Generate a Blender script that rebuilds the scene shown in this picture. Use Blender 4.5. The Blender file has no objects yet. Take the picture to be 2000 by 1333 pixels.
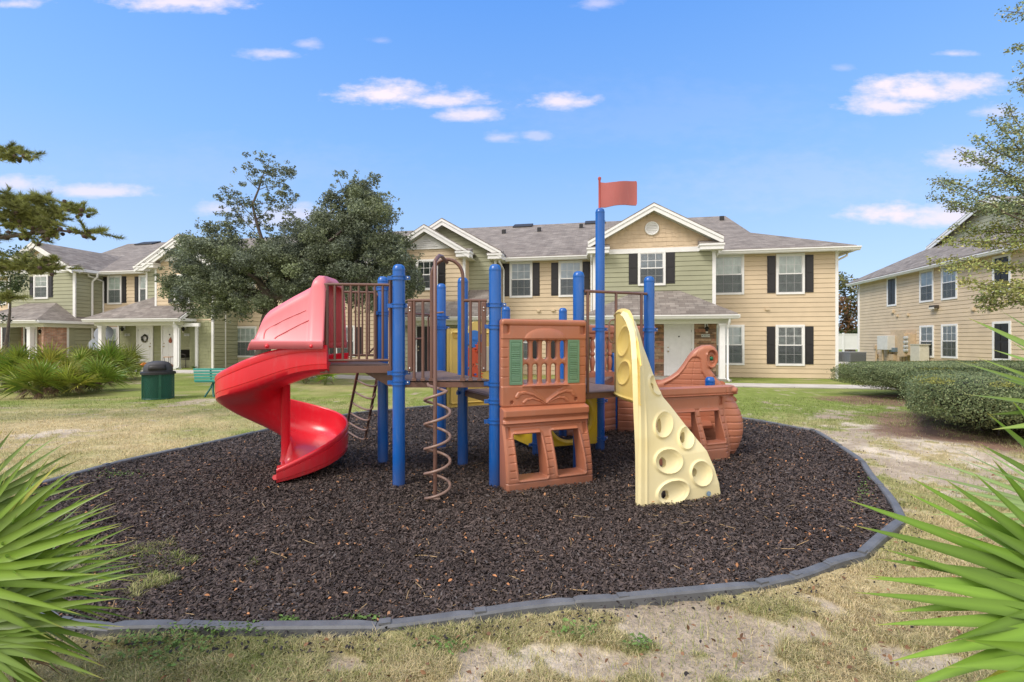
import bpy, math, random
import numpy as np
from mathutils import Vector, Matrix
random.seed(7); rng = np.random.default_rng(7)
scene = bpy.context.scene
R = math.radians
# ---------------------------------------------------------------- camera
F = 920.0; EYE = 1.5                      # focal length in photo pixels (photo 2000 wide), eye height
cam_d = bpy.data.cameras.new('camera'); cam = bpy.data.objects.new('camera', cam_d)
scene.collection.objects.link(cam); scene.camera = cam
cam.location = (0, 0, EYE); cam.rotation_euler = (R(90), 0, 0)
cam_d.sensor_width = 36; cam_d.lens = 36*F/2000; cam_d.clip_end = 2000; cam_d.clip_start = .05
# ---------------------------------------------------------------- sky, sun, exposure
SUN_EL, SUN_AZ = 47, 236                  # degrees; azimuth clockwise from +Y: sun behind the camera, to the left
SKY = .15; CLOUD = 1.0
w = bpy.data.worlds.new('World'); scene.world = w; w.use_nodes = True
nt = w.node_tree; nt.nodes.clear()
def N(t, tree=None, **kw):
    n = (tree or nt).nodes.new(t)
    for k, v in kw.items():
        if k.startswith('i_'): n.inputs[int(k[2:])].default_value = v
        else: setattr(n, k, v)
    return n
L = nt.links.new
wo = N('ShaderNodeOutputWorld'); bg = N('ShaderNodeBackground'); L(bg.outputs[0], wo.inputs[0])
sky = N('ShaderNodeTexSky', sky_type='NISHITA', sun_disc=False)
sky.sun_elevation = R(SUN_EL); sky.sun_rotation = R(SUN_AZ); sky.air_density = 1.1; sky.dust_density = .6; sky.ozone_density = 2.6
bg.inputs[1].default_value = SKY
tc = N('ShaderNodeTexCoord'); sp = N('ShaderNodeSeparateXYZ'); L(tc.outputs['Generated'], sp.inputs[0])
def M(op, a, b=None, c=None, clamp=False):
    n = N('ShaderNodeMath', operation=op, use_clamp=clamp)
    for i, x in enumerate((a, b, c)):
        if x is None: continue
        if isinstance(x, (int, float)): n.inputs[i].default_value = x
        else: L(x, n.inputs[i])
    return n.outputs[0]
ym = M('MAXIMUM', sp.outputs[1], .05)
cx = M('DIVIDE', sp.outputs[0], ym); cz = M('DIVIDE', sp.outputs[2], ym)       # direction of each cloud: x/y and z/y
front = M('GREATER_THAN', sp.outputs[1], .05)
cv = N('ShaderNodeCombineXYZ'); L(cx, cv.inputs[0]); L(M('MULTIPLY', cz, 2.4), cv.inputs[1])
nz = N('ShaderNodeTexNoise', noise_dimensions='2D', i_2=7.0, i_3=6.0, i_4=.6); L(cv.outputs[0], nz.inputs[0])
nz2 = N('ShaderNodeTexNoise', noise_dimensions='2D', i_2=26.0, i_3=4.0, i_4=.6); L(cv.outputs[0], nz2.inputs[0])
nn = M('ADD', M('MULTIPLY', M('SUBTRACT', nz.outputs[0], .5), 2.2), M('MULTIPLY', M('SUBTRACT', nz2.outputs[0], .5), 1.35))
CL = [(755,186,85,19,1),(850,196,75,14,.9),(912,226,60,12,.85),(1105,199,72,13,.9),(975,268,32,11,.55),(1046,266,26,8,.45),
 (1790,180,95,22,1),(1725,206,80,16,.9),(1880,170,75,16,.9),(1880,318,55,20,.7),(1740,418,78,17,.95),(1845,424,75,19,.85),
 (530,107,50,10,.65),(600,86,22,10,.5),(360,4,110,18,.9),(30,358,60,13,.7),(185,374,75,11,.75),(430,408,45,12,.6),(560,425,80,22,.6),
 (1170,7,34,10,.5),(1865,105,38,6,.6),(1955,220,40,12,.6),(30,8,50,9,.7),(1645,133,20,6,.3),(745,80,22,6,.3),(1560,360,260,50,.16),
 (480,330,300,40,.10),(1300,230,300,60,.10)]
tot = None
for x, y, a, b, s in CL:
    dx = M('DIVIDE', M('SUBTRACT', cx, (x-1000)/F), a*1.5/F); dz = M('DIVIDE', M('SUBTRACT', cz, (666-y)/F), b*1.75/F)
    dz = M('MULTIPLY', dz, M('ADD', 1.0, M('MULTIPLY', M('LESS_THAN', dz, 0), .35)))
    r2 = M('SQRT', M('ADD', M('MULTIPLY', dx, dx), M('MULTIPLY', dz, dz)))
    v = M('MULTIPLY', M('SMOOTH_MIN', M('MULTIPLY', M('ADD', M('SUBTRACT', 1.0, r2), M('MULTIPLY', nn, .62)), 1.25), 1.0, .3, clamp=True), s)
    tot = v if tot is None else M('MAXIMUM', tot, v)
tot = M('MULTIPLY', tot, front)
tot = M('POWER', M('MAXIMUM', tot, 0.0), 1.25)
elev = M('MULTIPLY', sp.outputs[2], 1.6, clamp=True)
tint = N('ShaderNodeMix', data_type='RGBA'); L(elev, tint.inputs[0]); tint.inputs[6].default_value = (.66,.83,1.06,1); tint.inputs[7].default_value = (.66,.98,1.42,1)
tm = N('ShaderNodeMix', data_type='RGBA', blend_type='MULTIPLY'); tm.inputs[0].default_value = 1
L(sky.outputs[0], tm.inputs[6]); L(tint.outputs[2], tm.inputs[7])
rp = N('ShaderNodeValToRGB'); L(M('MAXIMUM', sp.outputs[2], 0.0), rp.inputs[0]); rp.color_ramp.elements[0].position = 0; rp.color_ramp.elements[0].color = (.66,.77,.97,1); rp.color_ramp.elements[1].position = .62; rp.color_ramp.elements[1].color = (.125,.36,.93,1)
for p_, c_ in ((.14,(.50,.68,.97,1)),(.36,(.275,.53,.96,1))): k_ = rp.color_ramp.elements.new(p_); k_.color = c_
rv = N('ShaderNodeVectorMath', operation='SCALE'); L(rp.outputs[0], rv.inputs[0]); rv.inputs['Scale'].default_value = 5.0
sk = N('ShaderNodeMix', data_type='RGBA'); sk.inputs[0].default_value = .8; L(tm.outputs[2], sk.inputs[6]); L(rv.outputs[0], sk.inputs[7])
mx = N('ShaderNodeMix', data_type='RGBA'); L(tot, mx.inputs[0]); L(sk.outputs[2], mx.inputs[6])
mx.inputs[7].default_value = (4.9*CLOUD, 4.35*CLOUD, 5.0*CLOUD, 1)
oc = M('MAXIMUM', M('MULTIPLY', M('SUBTRACT', -.02, sp.outputs[1]), 3.0, clamp=True), M('MULTIPLY', M('SUBTRACT', sp.outputs[2], .72), 5.0, clamp=True))   # unseen overcast added behind the camera and overhead, to whiten the blue skylight
n3 = N('ShaderNodeTexNoise', i_2=2.5, i_3=5.0); L(tc.outputs['Generated'], n3.inputs[0]); oc = M('MULTIPLY', oc, M('ADD', .35, M('MULTIPLY', n3.outputs[0], 1.1), clamp=True), clamp=True)
m2 = N('ShaderNodeMix', data_type='RGBA'); L(oc, m2.inputs[0]); L(mx.outputs[2], m2.inputs[6]); m2.inputs[7].default_value = (6.6, 6.1, 5.7, 1)
L(m2.outputs[2], bg.inputs[0])
sd = bpy.data.lights.new('sun', 'SUN'); sun = bpy.data.objects.new('sun', sd); scene.collection.objects.link(sun)
sd.energy = 2.0; sd.angle = R(22); sd.color = (1, .93, .84)
az, el = R(SUN_AZ), R(SUN_EL)
sun.rotation_euler = Vector((math.sin(az)*math.cos(el), math.cos(az)*math.cos(el), math.sin(el))).to_track_quat('Z', 'Y').to_euler()
scene.view_settings.view_transform = 'Standard'; scene.view_settings.look = 'None'
scene.view_settings.exposure = .50; scene.view_settings.gamma = 1
# ---------------------------------------------------------------- helpers: objects
col = scene.collection
def tag(o, label=None, cat=None, group=None, kind=None):
    if label: o['label'] = label
    if cat: o['category'] = cat
    if group: o['group'] = group
    if kind: o['kind'] = kind
    return o
def thing(name, label, cat, loc=(0,0,0), group=None):
    o = bpy.data.objects.new(name, None); col.objects.link(o); o.location = loc; o.empty_display_size = .1
    return tag(o, label, cat, group)
def off_of(p):
    while p.parent: p = p.parent
    return np.array(p.location)
def link_mesh(name, me, parent, m, smooth=None, verts=None):
    o = bpy.data.objects.new(name, me); col.objects.link(o)
    if m is not None:
        for k in (m if isinstance(m, (list, tuple)) else [m]): me.materials.append(k)
    n = len(me.vertices); co = np.empty(n*3, np.float32); me.vertices.foreach_get('co', co); co = co.reshape(-1, 3)
    if parent is not None: off = off_of(parent); o.parent = parent
    else:
        off = np.array([co[:,0].mean(), co[:,1].mean(), co[:,2].min()]); o.location = off
    co -= off.astype(np.float32); me.vertices.foreach_set('co', co.ravel())
    if smooth is not None:
        me.polygons.foreach_set('use_smooth', np.ones(len(me.polygons), bool))
        if smooth < 180: me.set_sharp_from_angle(angle=R(smooth))
    me.update(); return o
def auto_uv(me):
    uv = me.uv_layers.new(name='UVMap'); d = np.empty(len(me.loops)*2, np.float32)
    for p in me.polygons:
        n = p.normal
        if abs(n.z) > .97: e1 = Vector((1,0,0)); e2 = Vector((0,1,0))
        else: e1 = Vector((0,0,1)).cross(n).normalized(); e2 = n.cross(e1)
        for li in p.loop_indices:
            c = me.vertices[me.loops[li].vertex_index].co; d[li*2] = c.dot(e1); d[li*2+1] = c.dot(e2)
    uv.data.foreach_set('uv', d)
class MB:
    def __init__(s): s.v = []; s.f = []; s.m = []; s.mi = 0
    def add(s, vs, fs):
        b = len(s.v); s.v += [tuple(map(float, v)) for v in vs]
        for f in fs: s.f.append(tuple(b+i for i in f)); s.m.append(s.mi)
        return s
    def poly(s, pts): return s.add(pts, [tuple(range(len(pts)))])
    def box(s, lo, hi):
        x0,y0,z0 = lo; x1,y1,z1 = hi
        return s.hexa([(x0,y0,z0),(x1,y0,z0),(x1,y1,z0),(x0,y1,z0),(x0,y0,z1),(x1,y0,z1),(x1,y1,z1),(x0,y1,z1)])
    def hexa(s, p): return s.add(p, [(3,2,1,0),(4,5,6,7),(0,1,5,4),(1,2,6,5),(2,3,7,6),(3,0,4,7)])
    def obox(s, c, ax, ay, az, sx, sy, sz):    # centre, three unit axes, full sizes
        c, ax, ay, az = map(np.array, (c, ax, ay, az)); p = []
        for k in (-.5, .5):
            for i, j in ((-.5,-.5),(.5,-.5),(.5,.5),(-.5,.5)): p.append(c+ax*sx*i+ay*sy*j+az*sz*k)
        return s.hexa(p)
    def prism(s, pts, vec):                     # closed polygon extruded along vec
        n = len(pts); vec = np.array(vec); a = [np.array(p, float) for p in pts]
        return s.add(a+[p+vec for p in a], [tuple(range(n))[::-1], tuple(range(n, 2*n))]+[(i, (i+1) % n, n+(i+1) % n, n+i) for i in range(n)])
    def tube(s, path, r, n=10, cap=True, closed=False):
        P = [Vector(p) for p in path]; m = len(P); rr = r if hasattr(r, '__len__') else [r]*m
        rings = []; ref = None
        for i in range(m):
            t = (P[(i+1) % m]-P[i-1]) if closed else (P[min(i+1, m-1)]-P[max(i-1, 0)])
            t.normalize()
            if ref is None: ref = Vector((0,0,1)) if abs(t.z) < .9 else Vector((1,0,0))
            a = t.cross(ref)
            if a.length < 1e-4: a = t.orthogonal()
            a.normalize(); b = a.cross(t); ref = b.normalized() if b.length > 0 else ref
            b = t.cross(a)
            rings.append([P[i]+(a*math.cos(k*2*math.pi/n)+b*math.sin(k*2*math.pi/n))*rr[i] for k in range(n)])
        fs = []
        for i in range(m if closed else m-1):
            j = (i+1) % m
            for k in range(n): fs.append((i*n+k, i*n+(k+1) % n, j*n+(k+1) % n, j*n+k))
        if cap and not closed: fs += [tuple(range(n))[::-1], tuple((m-1)*n+k for k in range(n))]
        return s.add([v for r_ in rings for v in r_], fs)
    def lathe(s, c, prof, n=20, axis=(0,0,1)):  # prof = (radius, height) pairs
        ax = Vector(axis).normalized(); a = ax.orthogonal().normalized(); b = ax.cross(a); c = Vector(c); vs = []
        for r, h in prof:
            for k in range(n): vs.append(c+ax*h+(a*math.cos(k*2*math.pi/n)+b*math.sin(k*2*math.pi/n))*max(r, 1e-4))
        fs = [(i*n+k, i*n+(k+1) % n, (i+1)*n+(k+1) % n, (i+1)*n+k) for i in range(len(prof)-1) for k in range(n)]
        fs += [tuple(range(n))[::-1], tuple((len(prof)-1)*n+k for k in range(n))]
        return s.add(vs, fs)
    def build(s, name, m, parent=None, smooth=None, bevel=0, uv=False):
        me = bpy.data.meshes.new(name); me.from_pydata(s.v, [], s.f)
        if any(s.m): me.polygons.foreach_set('material_index', s.m)
        if uv: me.update(); auto_uv(me)
        o = link_mesh(name, me, parent, m, smooth)
        if bevel:
            bm = o.modifiers.new('bevel', 'BEVEL'); bm.width = bevel; bm.segments = 2; bm.limit_method = 'ANGLE'; bm.angle_limit = R(40)
        return o
def np_mesh(name, V, Fq, m, parent=None, colr=None, smooth=None, shadecol='tone'):
    me = bpy.data.meshes.new(name); V = np.asarray(V, np.float32); Fq = np.asarray(Fq, np.int32); k = Fq.shape[1]
    me.vertices.add(len(V)); me.vertices.foreach_set('co', V.ravel())
    me.loops.add(Fq.size); me.loops.foreach_set('vertex_index', Fq.ravel())
    me.polygons.add(len(Fq)); me.polygons.foreach_set('loop_start', np.arange(0, Fq.size, k, dtype=np.int32))
    me.update(calc_edges=True)
    if colr is not None:
        a = me.color_attributes.new(shadecol, 'FLOAT_COLOR', 'POINT'); c = np.ones((len(V), 4), np.float32); c[:, :colr.shape[1]] = colr
        a.data.foreach_set('color', c.ravel())
    return link_mesh(name, me, parent, m, smooth)
def shell(name, P, Q, keep, m, parent, smooth=50):
    """front surface P, back surface Q (n,m,3), cells kept -> closed thick skin"""
    n, k = P.shape[:2]; idx = np.arange(n*k).reshape(n, k); nb = n*k
    a, b, c, d = idx[:-1,:-1][keep], idx[1:,:-1][keep], idx[1:,1:][keep], idx[:-1,1:][keep]
    fr = np.stack([a,b,c,d], 1); bk = np.stack([d,c,b,a], 1)+nb
    kp = np.zeros((n+1, k+1), bool); kp[1:-1,1:-1] = keep; K = kp[1:-1,1:-1]; side = []
    e = K & ~kp[1:-1, :-2]; side.append(np.stack([idx[1:,:-1][e], idx[:-1,:-1][e], idx[:-1,:-1][e]+nb, idx[1:,:-1][e]+nb], 1))
    e = K & ~kp[1:-1, 2:];  side.append(np.stack([idx[:-1,1:][e], idx[1:,1:][e], idx[1:,1:][e]+nb, idx[:-1,1:][e]+nb], 1))
    e = K & ~kp[:-2, 1:-1]; side.append(np.stack([idx[:-1,:-1][e], idx[:-1,1:][e], idx[:-1,1:][e]+nb, idx[:-1,:-1][e]+nb], 1))
    e = K & ~kp[2:, 1:-1];  side.append(np.stack([idx[1:,1:][e], idx[1:,:-1][e], idx[1:,:-1][e]+nb, idx[1:,1:][e]+nb], 1))
    Fq = np.concatenate([fr, bk]+side); V = np.concatenate([P.reshape(-1,3), Q.reshape(-1,3)])
    used = np.unique(Fq); mp = np.zeros(len(V), int); mp[used] = np.arange(len(used))
    return np_mesh(name, V[used], mp[Fq], m, parent, smooth=smooth)
def keepmask(sd, U, Z, sdf):
    """cells inside sdf<0, border vertices snapped on the outline"""
    cU = (U[:-1,:-1]+U[1:,1:])/2; cZ = (Z[:-1,:-1]+Z[1:,1:])/2; keep = sdf(cU, cZ) < 0
    cnt = np.zeros(U.shape, int)
    for a in (slice(0,-1), slice(1,None)):
        for b in (slice(0,-1), slice(1,None)): cnt[a, b] += keep
    bd = (cnt > 0) & (cnt < 4); u, z = U[bd], Z[bd]; e = 1e-4
    for _ in range(2):
        s = sdf(u, z); gx = (sdf(u+e, z)-sdf(u-e, z))/(2*e); gz = (sdf(u, z+e)-sdf(u, z-e))/(2*e); g = gx*gx+gz*gz+1e-9
        st = np.clip(s, -.02, .02); u = u-st*gx/g; z = z-st*gz/g
    U[bd] = u; Z[bd] = z
    return keep
def relief(name, mapf, u0, u1, z0, z1, res, sdf, front, back, m, parent, smooth=50):
    nu, nz_ = int((u1-u0)/res)+2, int((z1-z0)/res)+2
    U, Z = np.meshgrid(np.linspace(u0, u1, nu), np.linspace(z0, z1, nz_), indexing='ij'); U = U.copy(); Z = Z.copy()
    keep = keepmask(None, U, Z, sdf)
    return shell(name, mapf(U, Z, front(U, Z)), mapf(U, Z, back(U, Z)), keep, m, parent, smooth)
def sdb(u, z, cu, cz, hu, hz, r=0):
    qx = np.abs(u-cu)-hu+r; qz = np.abs(z-cz)-hz+r
    return np.hypot(np.maximum(qx, 0), np.maximum(qz, 0))+np.minimum(np.maximum(qx, qz), 0)-r
def sdseg(u, z, a, b):
    dx, dz = b[0]-a[0], b[1]-a[1]; t = np.clip(((u-a[0])*dx+(z-a[1])*dz)/(dx*dx+dz*dz+1e-9), 0, 1)
    return np.hypot(u-a[0]-t*dx, z-a[1]-t*dz)
def sdpoly(u, z, pts):
    d = np.full(np.shape(u), 9.); ins = np.zeros(np.shape(u), bool); n = len(pts)
    for i in range(n):
        a, b = pts[i], pts[(i+1) % n]; d = np.minimum(d, sdseg(u, z, a, b))
        c = ((a[1] > z) != (b[1] > z)); x = (b[0]-a[0])*(z-a[1])/((b[1]-a[1]) or 1e-9)+a[0]; ins ^= c & (u < x)
    return np.where(ins, -d, d)
def sm(x, a, b):
    t = np.clip((x-a)/(b-a), 0, 1); return t*t*(3-2*t)
# ---------------------------------------------------------------- helpers: photo measurements -> world
def G(px, py, z=0):                             # point of the ground plane seen at a photo pixel
    y = (EYE-z)*F/(py-666.); return ((px-1000)/F*y, y, z)
def P3(px, py, Y): return np.array([(px-1000)/F*Y, Y, EYE-(py-666)/F*Y])
class Plane:
    def __init__(s, O, u): s.O = np.array(O[:2], float); s.u = np.array(u, float)/np.hypot(*u); s.n = np.array([s.u[1], -s.u[0]])
    def pt(s, a, z, d=0): p = s.O+s.u*a+s.n*d; return (p[0], p[1], z)
    def S(s, px, d=0):
        k = (px-1000)/F; O = s.O+s.n*d; return (k*O[1]-O[0])/(s.u[0]-k*s.u[1])
    def Z(s, px, py, d=0):
        a = s.S(px, d); y = (s.O+s.n*d+s.u*a)[1]; return EYE-(py-666)/F*y
    def mapf(s, U, Z_, W):
        return np.stack([s.O[0]+s.u[0]*U+s.n[0]*W, s.O[1]+s.u[1]*U+s.n[1]*W, Z_], -1)
# ---------------------------------------------------------------- numpy noise
def vnoise(x, y, s=1., seed=0):
    x = np.asarray(x)/s+seed*17.3; y = np.asarray(y)/s+seed*9.1; xi = np.floor(x).astype(np.int64); yi = np.floor(y).astype(np.int64); fx = x-xi; fy = y-yi
    fx = fx*fx*(3-2*fx); fy = fy*fy*(3-2*fy)
    def h(a, b):
        k = (a*374761393+b*668265263+seed*144665) & 0x7fffffff; k = ((k ^ (k >> 13))*1274126177) & 0x7fffffff; return ((k ^ (k >> 16)) & 0xffff)/65535.
    return (h(xi,yi)*(1-fx)+h(xi+1,yi)*fx)*(1-fy)+(h(xi,yi+1)*(1-fx)+h(xi+1,yi+1)*fx)*fy
def fbm(x, y, s=1., o=4, seed=0): return sum(vnoise(x, y, s/2**i, seed+i)*.5**i for i in range(o))/(2-.5**(o-1))
def gz(x, y):                                   # height of the lawn
    x = np.asarray(x, float); y = np.asarray(y, float)
    return .2*sm(-x, 1, 13)*sm(y, 13, 21)+.19*sm(x, 14, 20)*sm(y, 20, 28)
# ---------------------------------------------------------------- materials
MAT = {}
def mat(name, rgb, rough=.6, spec=.5, metal=0, noise=None, bump=None, coat=0):
    """noise=(scale, amount[, second rgb]) mottles the colour; bump=(scale, strength)"""
    if name in MAT: return MAT[name]
    m = bpy.data.materials.new(name); m.use_nodes = True; t = m.node_tree; b = t.nodes['Principled BSDF']; MAT[name] = m
    b.inputs['Base Color'].default_value = (*rgb, 1); b.inputs['Roughness'].default_value = rough; b.inputs['Specular IOR Level'].default_value = spec
    b.inputs['Metallic'].default_value = metal; b.inputs['Coat Weight'].default_value = coat; b.inputs['Coat Roughness'].default_value = .25
    c = t.nodes.new('ShaderNodeTexCoord')
    if noise:
        n = t.nodes.new('ShaderNodeTexNoise'); n.inputs['Scale'].default_value = noise[0]; n.inputs['Detail'].default_value = 5; t.links.new(c.outputs['Object'], n.inputs[0])
        r = t.nodes.new('ShaderNodeValToRGB'); a = noise[1]; r.color_ramp.elements[0].position = .3; r.color_ramp.elements[1].position = .7
        lo = noise[2] if len(noise) > 2 else tuple(x*(1-a) for x in rgb)
        r.color_ramp.elements[0].color = (*lo, 1); r.color_ramp.elements[1].color = (*[min(1, x*(1+a*.6)) for x in rgb], 1)
        t.links.new(n.outputs[0], r.inputs[0]); t.links.new(r.outputs[0], b.inputs['Base Color'])
        mr = t.nodes.new('ShaderNodeMapRange'); mr.inputs[3].default_value = max(0, rough-.1); mr.inputs[4].default_value = min(1, rough+.12)
        t.links.new(n.outputs[0], mr.inputs[0]); t.links.new(mr.outputs[0], b.inputs['Roughness'])
    if bump:
        n = t.nodes.new('ShaderNodeTexNoise'); n.inputs['Scale'].default_value = bump[0]; n.inputs['Detail'].default_value = 3; t.links.new(c.outputs['Object'], n.inputs[0])
        u = t.nodes.new('ShaderNodeBump'); u.inputs['Strength'].default_value = bump[1]; u.inputs['Distance'].default_value = .01; t.links.new(n.outputs[0], u.inputs['Height']); t.links.new(u.outputs[0], b.inputs['Normal'])
    return m
def brickmat(name, c1, c2, mortar, bw, bh, off=.5, msize=.01, rough=.8, bump=.4, nscale=1.5, smooth=.1, noiseamt=.35):
    if name in MAT: return MAT[name]
    m = bpy.data.materials.new(name); m.use_nodes = True; t = m.node_tree; b = t.nodes['Principled BSDF']; MAT[name] = m; l = t.links.new
    uv = t.nodes.new('ShaderNodeTexCoord'); br = t.nodes.new('ShaderNodeTexBrick'); l(uv.outputs['UV'], br.inputs[0])
    br.offset = off; br.inputs['Color1'].default_value = (*c1,1); br.inputs['Color2'].default_value = (*c2,1); br.inputs['Mortar'].default_value = (*mortar,1)
    br.inputs['Scale'].default_value = 1; br.inputs['Mortar Size'].default_value = msize; br.inputs['Brick Width'].default_value = bw; br.inputs['Row Height'].default_value = bh; br.inputs['Mortar Smooth'].default_value = smooth
    n = t.nodes.new('ShaderNodeTexNoise'); n.inputs['Scale'].default_value = nscale; n.inputs['Detail'].default_value = 8; l(uv.outputs['Object'], n.inputs[0])
    mr = t.nodes.new('ShaderNodeMapRange'); mr.inputs[1].default_value = .3; mr.inputs[2].default_value = .7; mr.inputs[3].default_value = 1-noiseamt; mr.inputs[4].default_value = 1+noiseamt; l(n.outputs[0], mr.inputs[0])
    mx = t.nodes.new('ShaderNodeVectorMath'); mx.operation = 'SCALE'; l(br.outputs[0], mx.inputs[0]); l(mr.outputs[0], mx.inputs['Scale']); l(mx.outputs[0], b.inputs['Base Color'])
    u = t.nodes.new('ShaderNodeBump'); u.invert = True; u.inputs['Strength'].default_value = bump; u.inputs['Distance'].default_value = .02; l(br.outputs['Fac'], u.inputs['Height'])
    n2 = t.nodes.new('ShaderNodeTexNoise'); n2.inputs['Scale'].default_value = 60; l(uv.outputs['Object'], n2.inputs[0])
    u2 = t.nodes.new('ShaderNodeBump'); u2.inputs['Strength'].default_value = .25; u2.inputs['Distance'].default_value = .01; l(n2.outputs[0], u2.inputs['Height']); l(u.outputs[0], u2.inputs['Normal']); l(u2.outputs[0], b.inputs['Normal'])
    b.inputs['Roughness'].default_value = rough; return m
def vcolmat(name, rough=.55, spec=.4, trans=.0, bump=None, noise=None):
    if name in MAT: return MAT[name]
    m = bpy.data.materials.new(name); m.use_nodes = True; t = m.node_tree; b = t.nodes['Principled BSDF']; MAT[name] = m; l = t.links.new
    a = t.nodes.new('ShaderNodeAttribute'); a.attribute_name = 'tone'; out = a.outputs['Color']
    c = t.nodes.new('ShaderNodeTexCoord')
    if noise:
        n = t.nodes.new('ShaderNodeTexNoise'); n.inputs['Scale'].default_value = noise[0]; n.inputs['Detail'].default_value = 8; n.inputs['Roughness'].default_value = .7; l(c.outputs['Object'], n.inputs[0])
        mr = t.nodes.new('ShaderNodeMapRange'); mr.inputs[1].default_value = .3; mr.inputs[2].default_value = .7; mr.inputs[3].default_value = 1-noise[1]; mr.inputs[4].default_value = 1+noise[1]; l(n.outputs[0], mr.inputs[0])
        mx = t.nodes.new('ShaderNodeVectorMath'); mx.operation = 'SCALE'; l(out, mx.inputs[0]); l(mr.outputs[0], mx.inputs['Scale']); out = mx.outputs[0]
    l(out, b.inputs['Base Color']); b.inputs['Roughness'].default_value = rough; b.inputs['Specular IOR Level'].default_value = spec
    if bump:
        n = t.nodes.new('ShaderNodeTexNoise'); n.inputs['Scale'].default_value = bump[0]; n.inputs['Detail'].default_value = 8; l(c.outputs['Object'], n.inputs[0])
        u = t.nodes.new('ShaderNodeBump'); u.inputs['Strength'].default_value = bump[1]; u.inputs['Distance'].default_value = .03; l(n.outputs[0], u.inputs['Height']); l(u.outputs[0], b.inputs['Normal'])
    if trans:
        tr = t.nodes.new('ShaderNodeBsdfTranslucent'); l(out, tr.inputs[0]); ms = t.nodes.new('ShaderNodeMixShader'); ms.inputs[0].default_value = trans
        l(b.outputs[0], ms.inputs[1]); l(tr.outputs[0], ms.inputs[2]); l(ms.outputs[0], t.nodes['Material Output'].inputs[0])
    return m
WHITE = mat('white_trim', (.80,.80,.80), .45, noise=(6,.05)); TAN = mat('tan_siding', (.64,.515,.36), .7, noise=(1.3,.10), bump=(70,.15))
GREEN = mat('green_siding', (.35,.355,.245), .7, noise=(1.3,.10), bump=(70,.15)); TANSH = mat('tan_shake', (.62,.485,.34), .75, noise=(5,.1), bump=(60,.4))
GREENSH = mat('green_shake', (.29,.30,.175), .75, noise=(5,.12), bump=(60,.4)); CREAM = mat('cream_soffit', (.62,.62,.52), .7)
ROOF = brickmat('asphalt_shingles', (.185,.160,.145), (.275,.248,.225), (.115,.10,.09), .34, .135, .37, .006, .9, .5, 2.2, .3, .22)
STONE = brickmat('ledge_stone', (.36,.215,.12), (.50,.36,.24), (.10,.06,.04), .36, .085, .33, .008, .85, .8, 4, .2, .45)
BRICK = brickmat('red_brick', (.42,.19,.12), (.55,.33,.25), (.42,.36,.31), .21, .075, .5, .008, .85, .5, 4, .2, .35)
BLACK = mat('black_shutter', (.018,.016,.018), .4, noise=(5,.2)); DARK = mat('black_plastic', (.02,.02,.022), .55, noise=(14,.3))
SOFFIT_SHADE = mat('grey_shadow_board', (.55,.57,.55), .6)  # grey inner rake board, the soffit's shadow put into its colour
def glassmat():
    m = bpy.data.materials.new('window_glass'); m.use_nodes = True; t = m.node_tree; t.nodes.clear(); l = t.links.new
    o = t.nodes.new('ShaderNodeOutputMaterial'); tr = t.nodes.new('ShaderNodeBsdfTransparent'); gl = t.nodes.new('ShaderNodeBsdfGlossy'); gl.inputs['Roughness'].default_value = .03
    tr.inputs[0].default_value = (.92,.96,.95,1); f = t.nodes.new('ShaderNodeFresnel'); f.inputs[0].default_value = 1.55
    a = t.nodes.new('ShaderNodeMath'); a.operation = 'MULTIPLY_ADD'; a.inputs[1].default_value = 1.2; a.inputs[2].default_value = .05; l(f.outputs[0], a.inputs[0])
    ms = t.nodes.new('ShaderNodeMixShader'); l(a.outputs[0], ms.inputs[0]); l(tr.outputs[0], ms.inputs[1]); l(gl.outputs[0], ms.inputs[2]); l(ms.outputs[0], o.inputs[0]); return m
GLASS = glassmat()
def screenmat():
    m = bpy.data.materials.new('insect_screen'); m.use_nodes = True; t = m.node_tree; t.nodes.clear(); l = t.links.new
    o = t.nodes.new('ShaderNodeOutputMaterial'); tr = t.nodes.new('ShaderNodeBsdfTransparent'); d = t.nodes.new('ShaderNodeBsdfDiffuse'); d.inputs[0].default_value = (.10,.11,.12,1)
    ms = t.nodes.new('ShaderNodeMixShader'); ms.inputs[0].default_value = .50; l(tr.outputs[0], ms.inputs[1]); l(d.outputs[0], ms.inputs[2]); l(ms.outputs[0], o.inputs[0]); return m
SCREEN = screenmat()
CURT = mat('curtain_cloth', (.72,.78,.75), .8, noise=(4,.18)); BLIND = mat('window_blind', (.75,.80,.80), .6, noise=(3,.15)); ROOM = mat('dark_room', (.03,.035,.035), .9)
# ================================================================ SETTING: ground, mulch, paths
BORD = [(496,1216),(342,1212),(219,1217),(110,1205),(30,1160),(-25,1085),(-30,1010),(58,945),(215,902),(353,873),(498,841),(600,820),(700,803),(840,791),
        (1010,787),(1180,789),(1330,800),(1493,820),(1592,838),(1641,868),(1687,900),(1722,946),(1762,1008),(1680,1076),(1614,1096),(1545,1120),(1476,1134),(1200,1160),(1122,1166),(920,1190),(732,1212)]
BP = [G(x, y, .05)[:2] for x, y in BORD]
BPA = [tuple(p) for p in BP]
def in_mulch(x, y): return sdpoly(x, y, BPA)
PATCH = [(1450,1225,150,45,.9),(1480,1310,130,35,.8),(900,1320,60,18,.6),(1090,1290,170,45,1.2),(1330,1215,150,45,1.2),(1200,1180,90,20,1),(1290,1310,90,40,1),(1820,1290,160,30,.9),(1700,880,70,55,.95),(1770,850,90,40,1.1),(1830,930,120,60,.8),(1560,1165,40,10,.5),
         (1900,890,120,50,.9),(80,848,80,12,.8),(110,790,30,8,.4),(720,1300,70,22,.4),(400,783,40,8,.8),(1015,1235,60,16,.6),(1640,1190,60,25,.5)]
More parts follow.
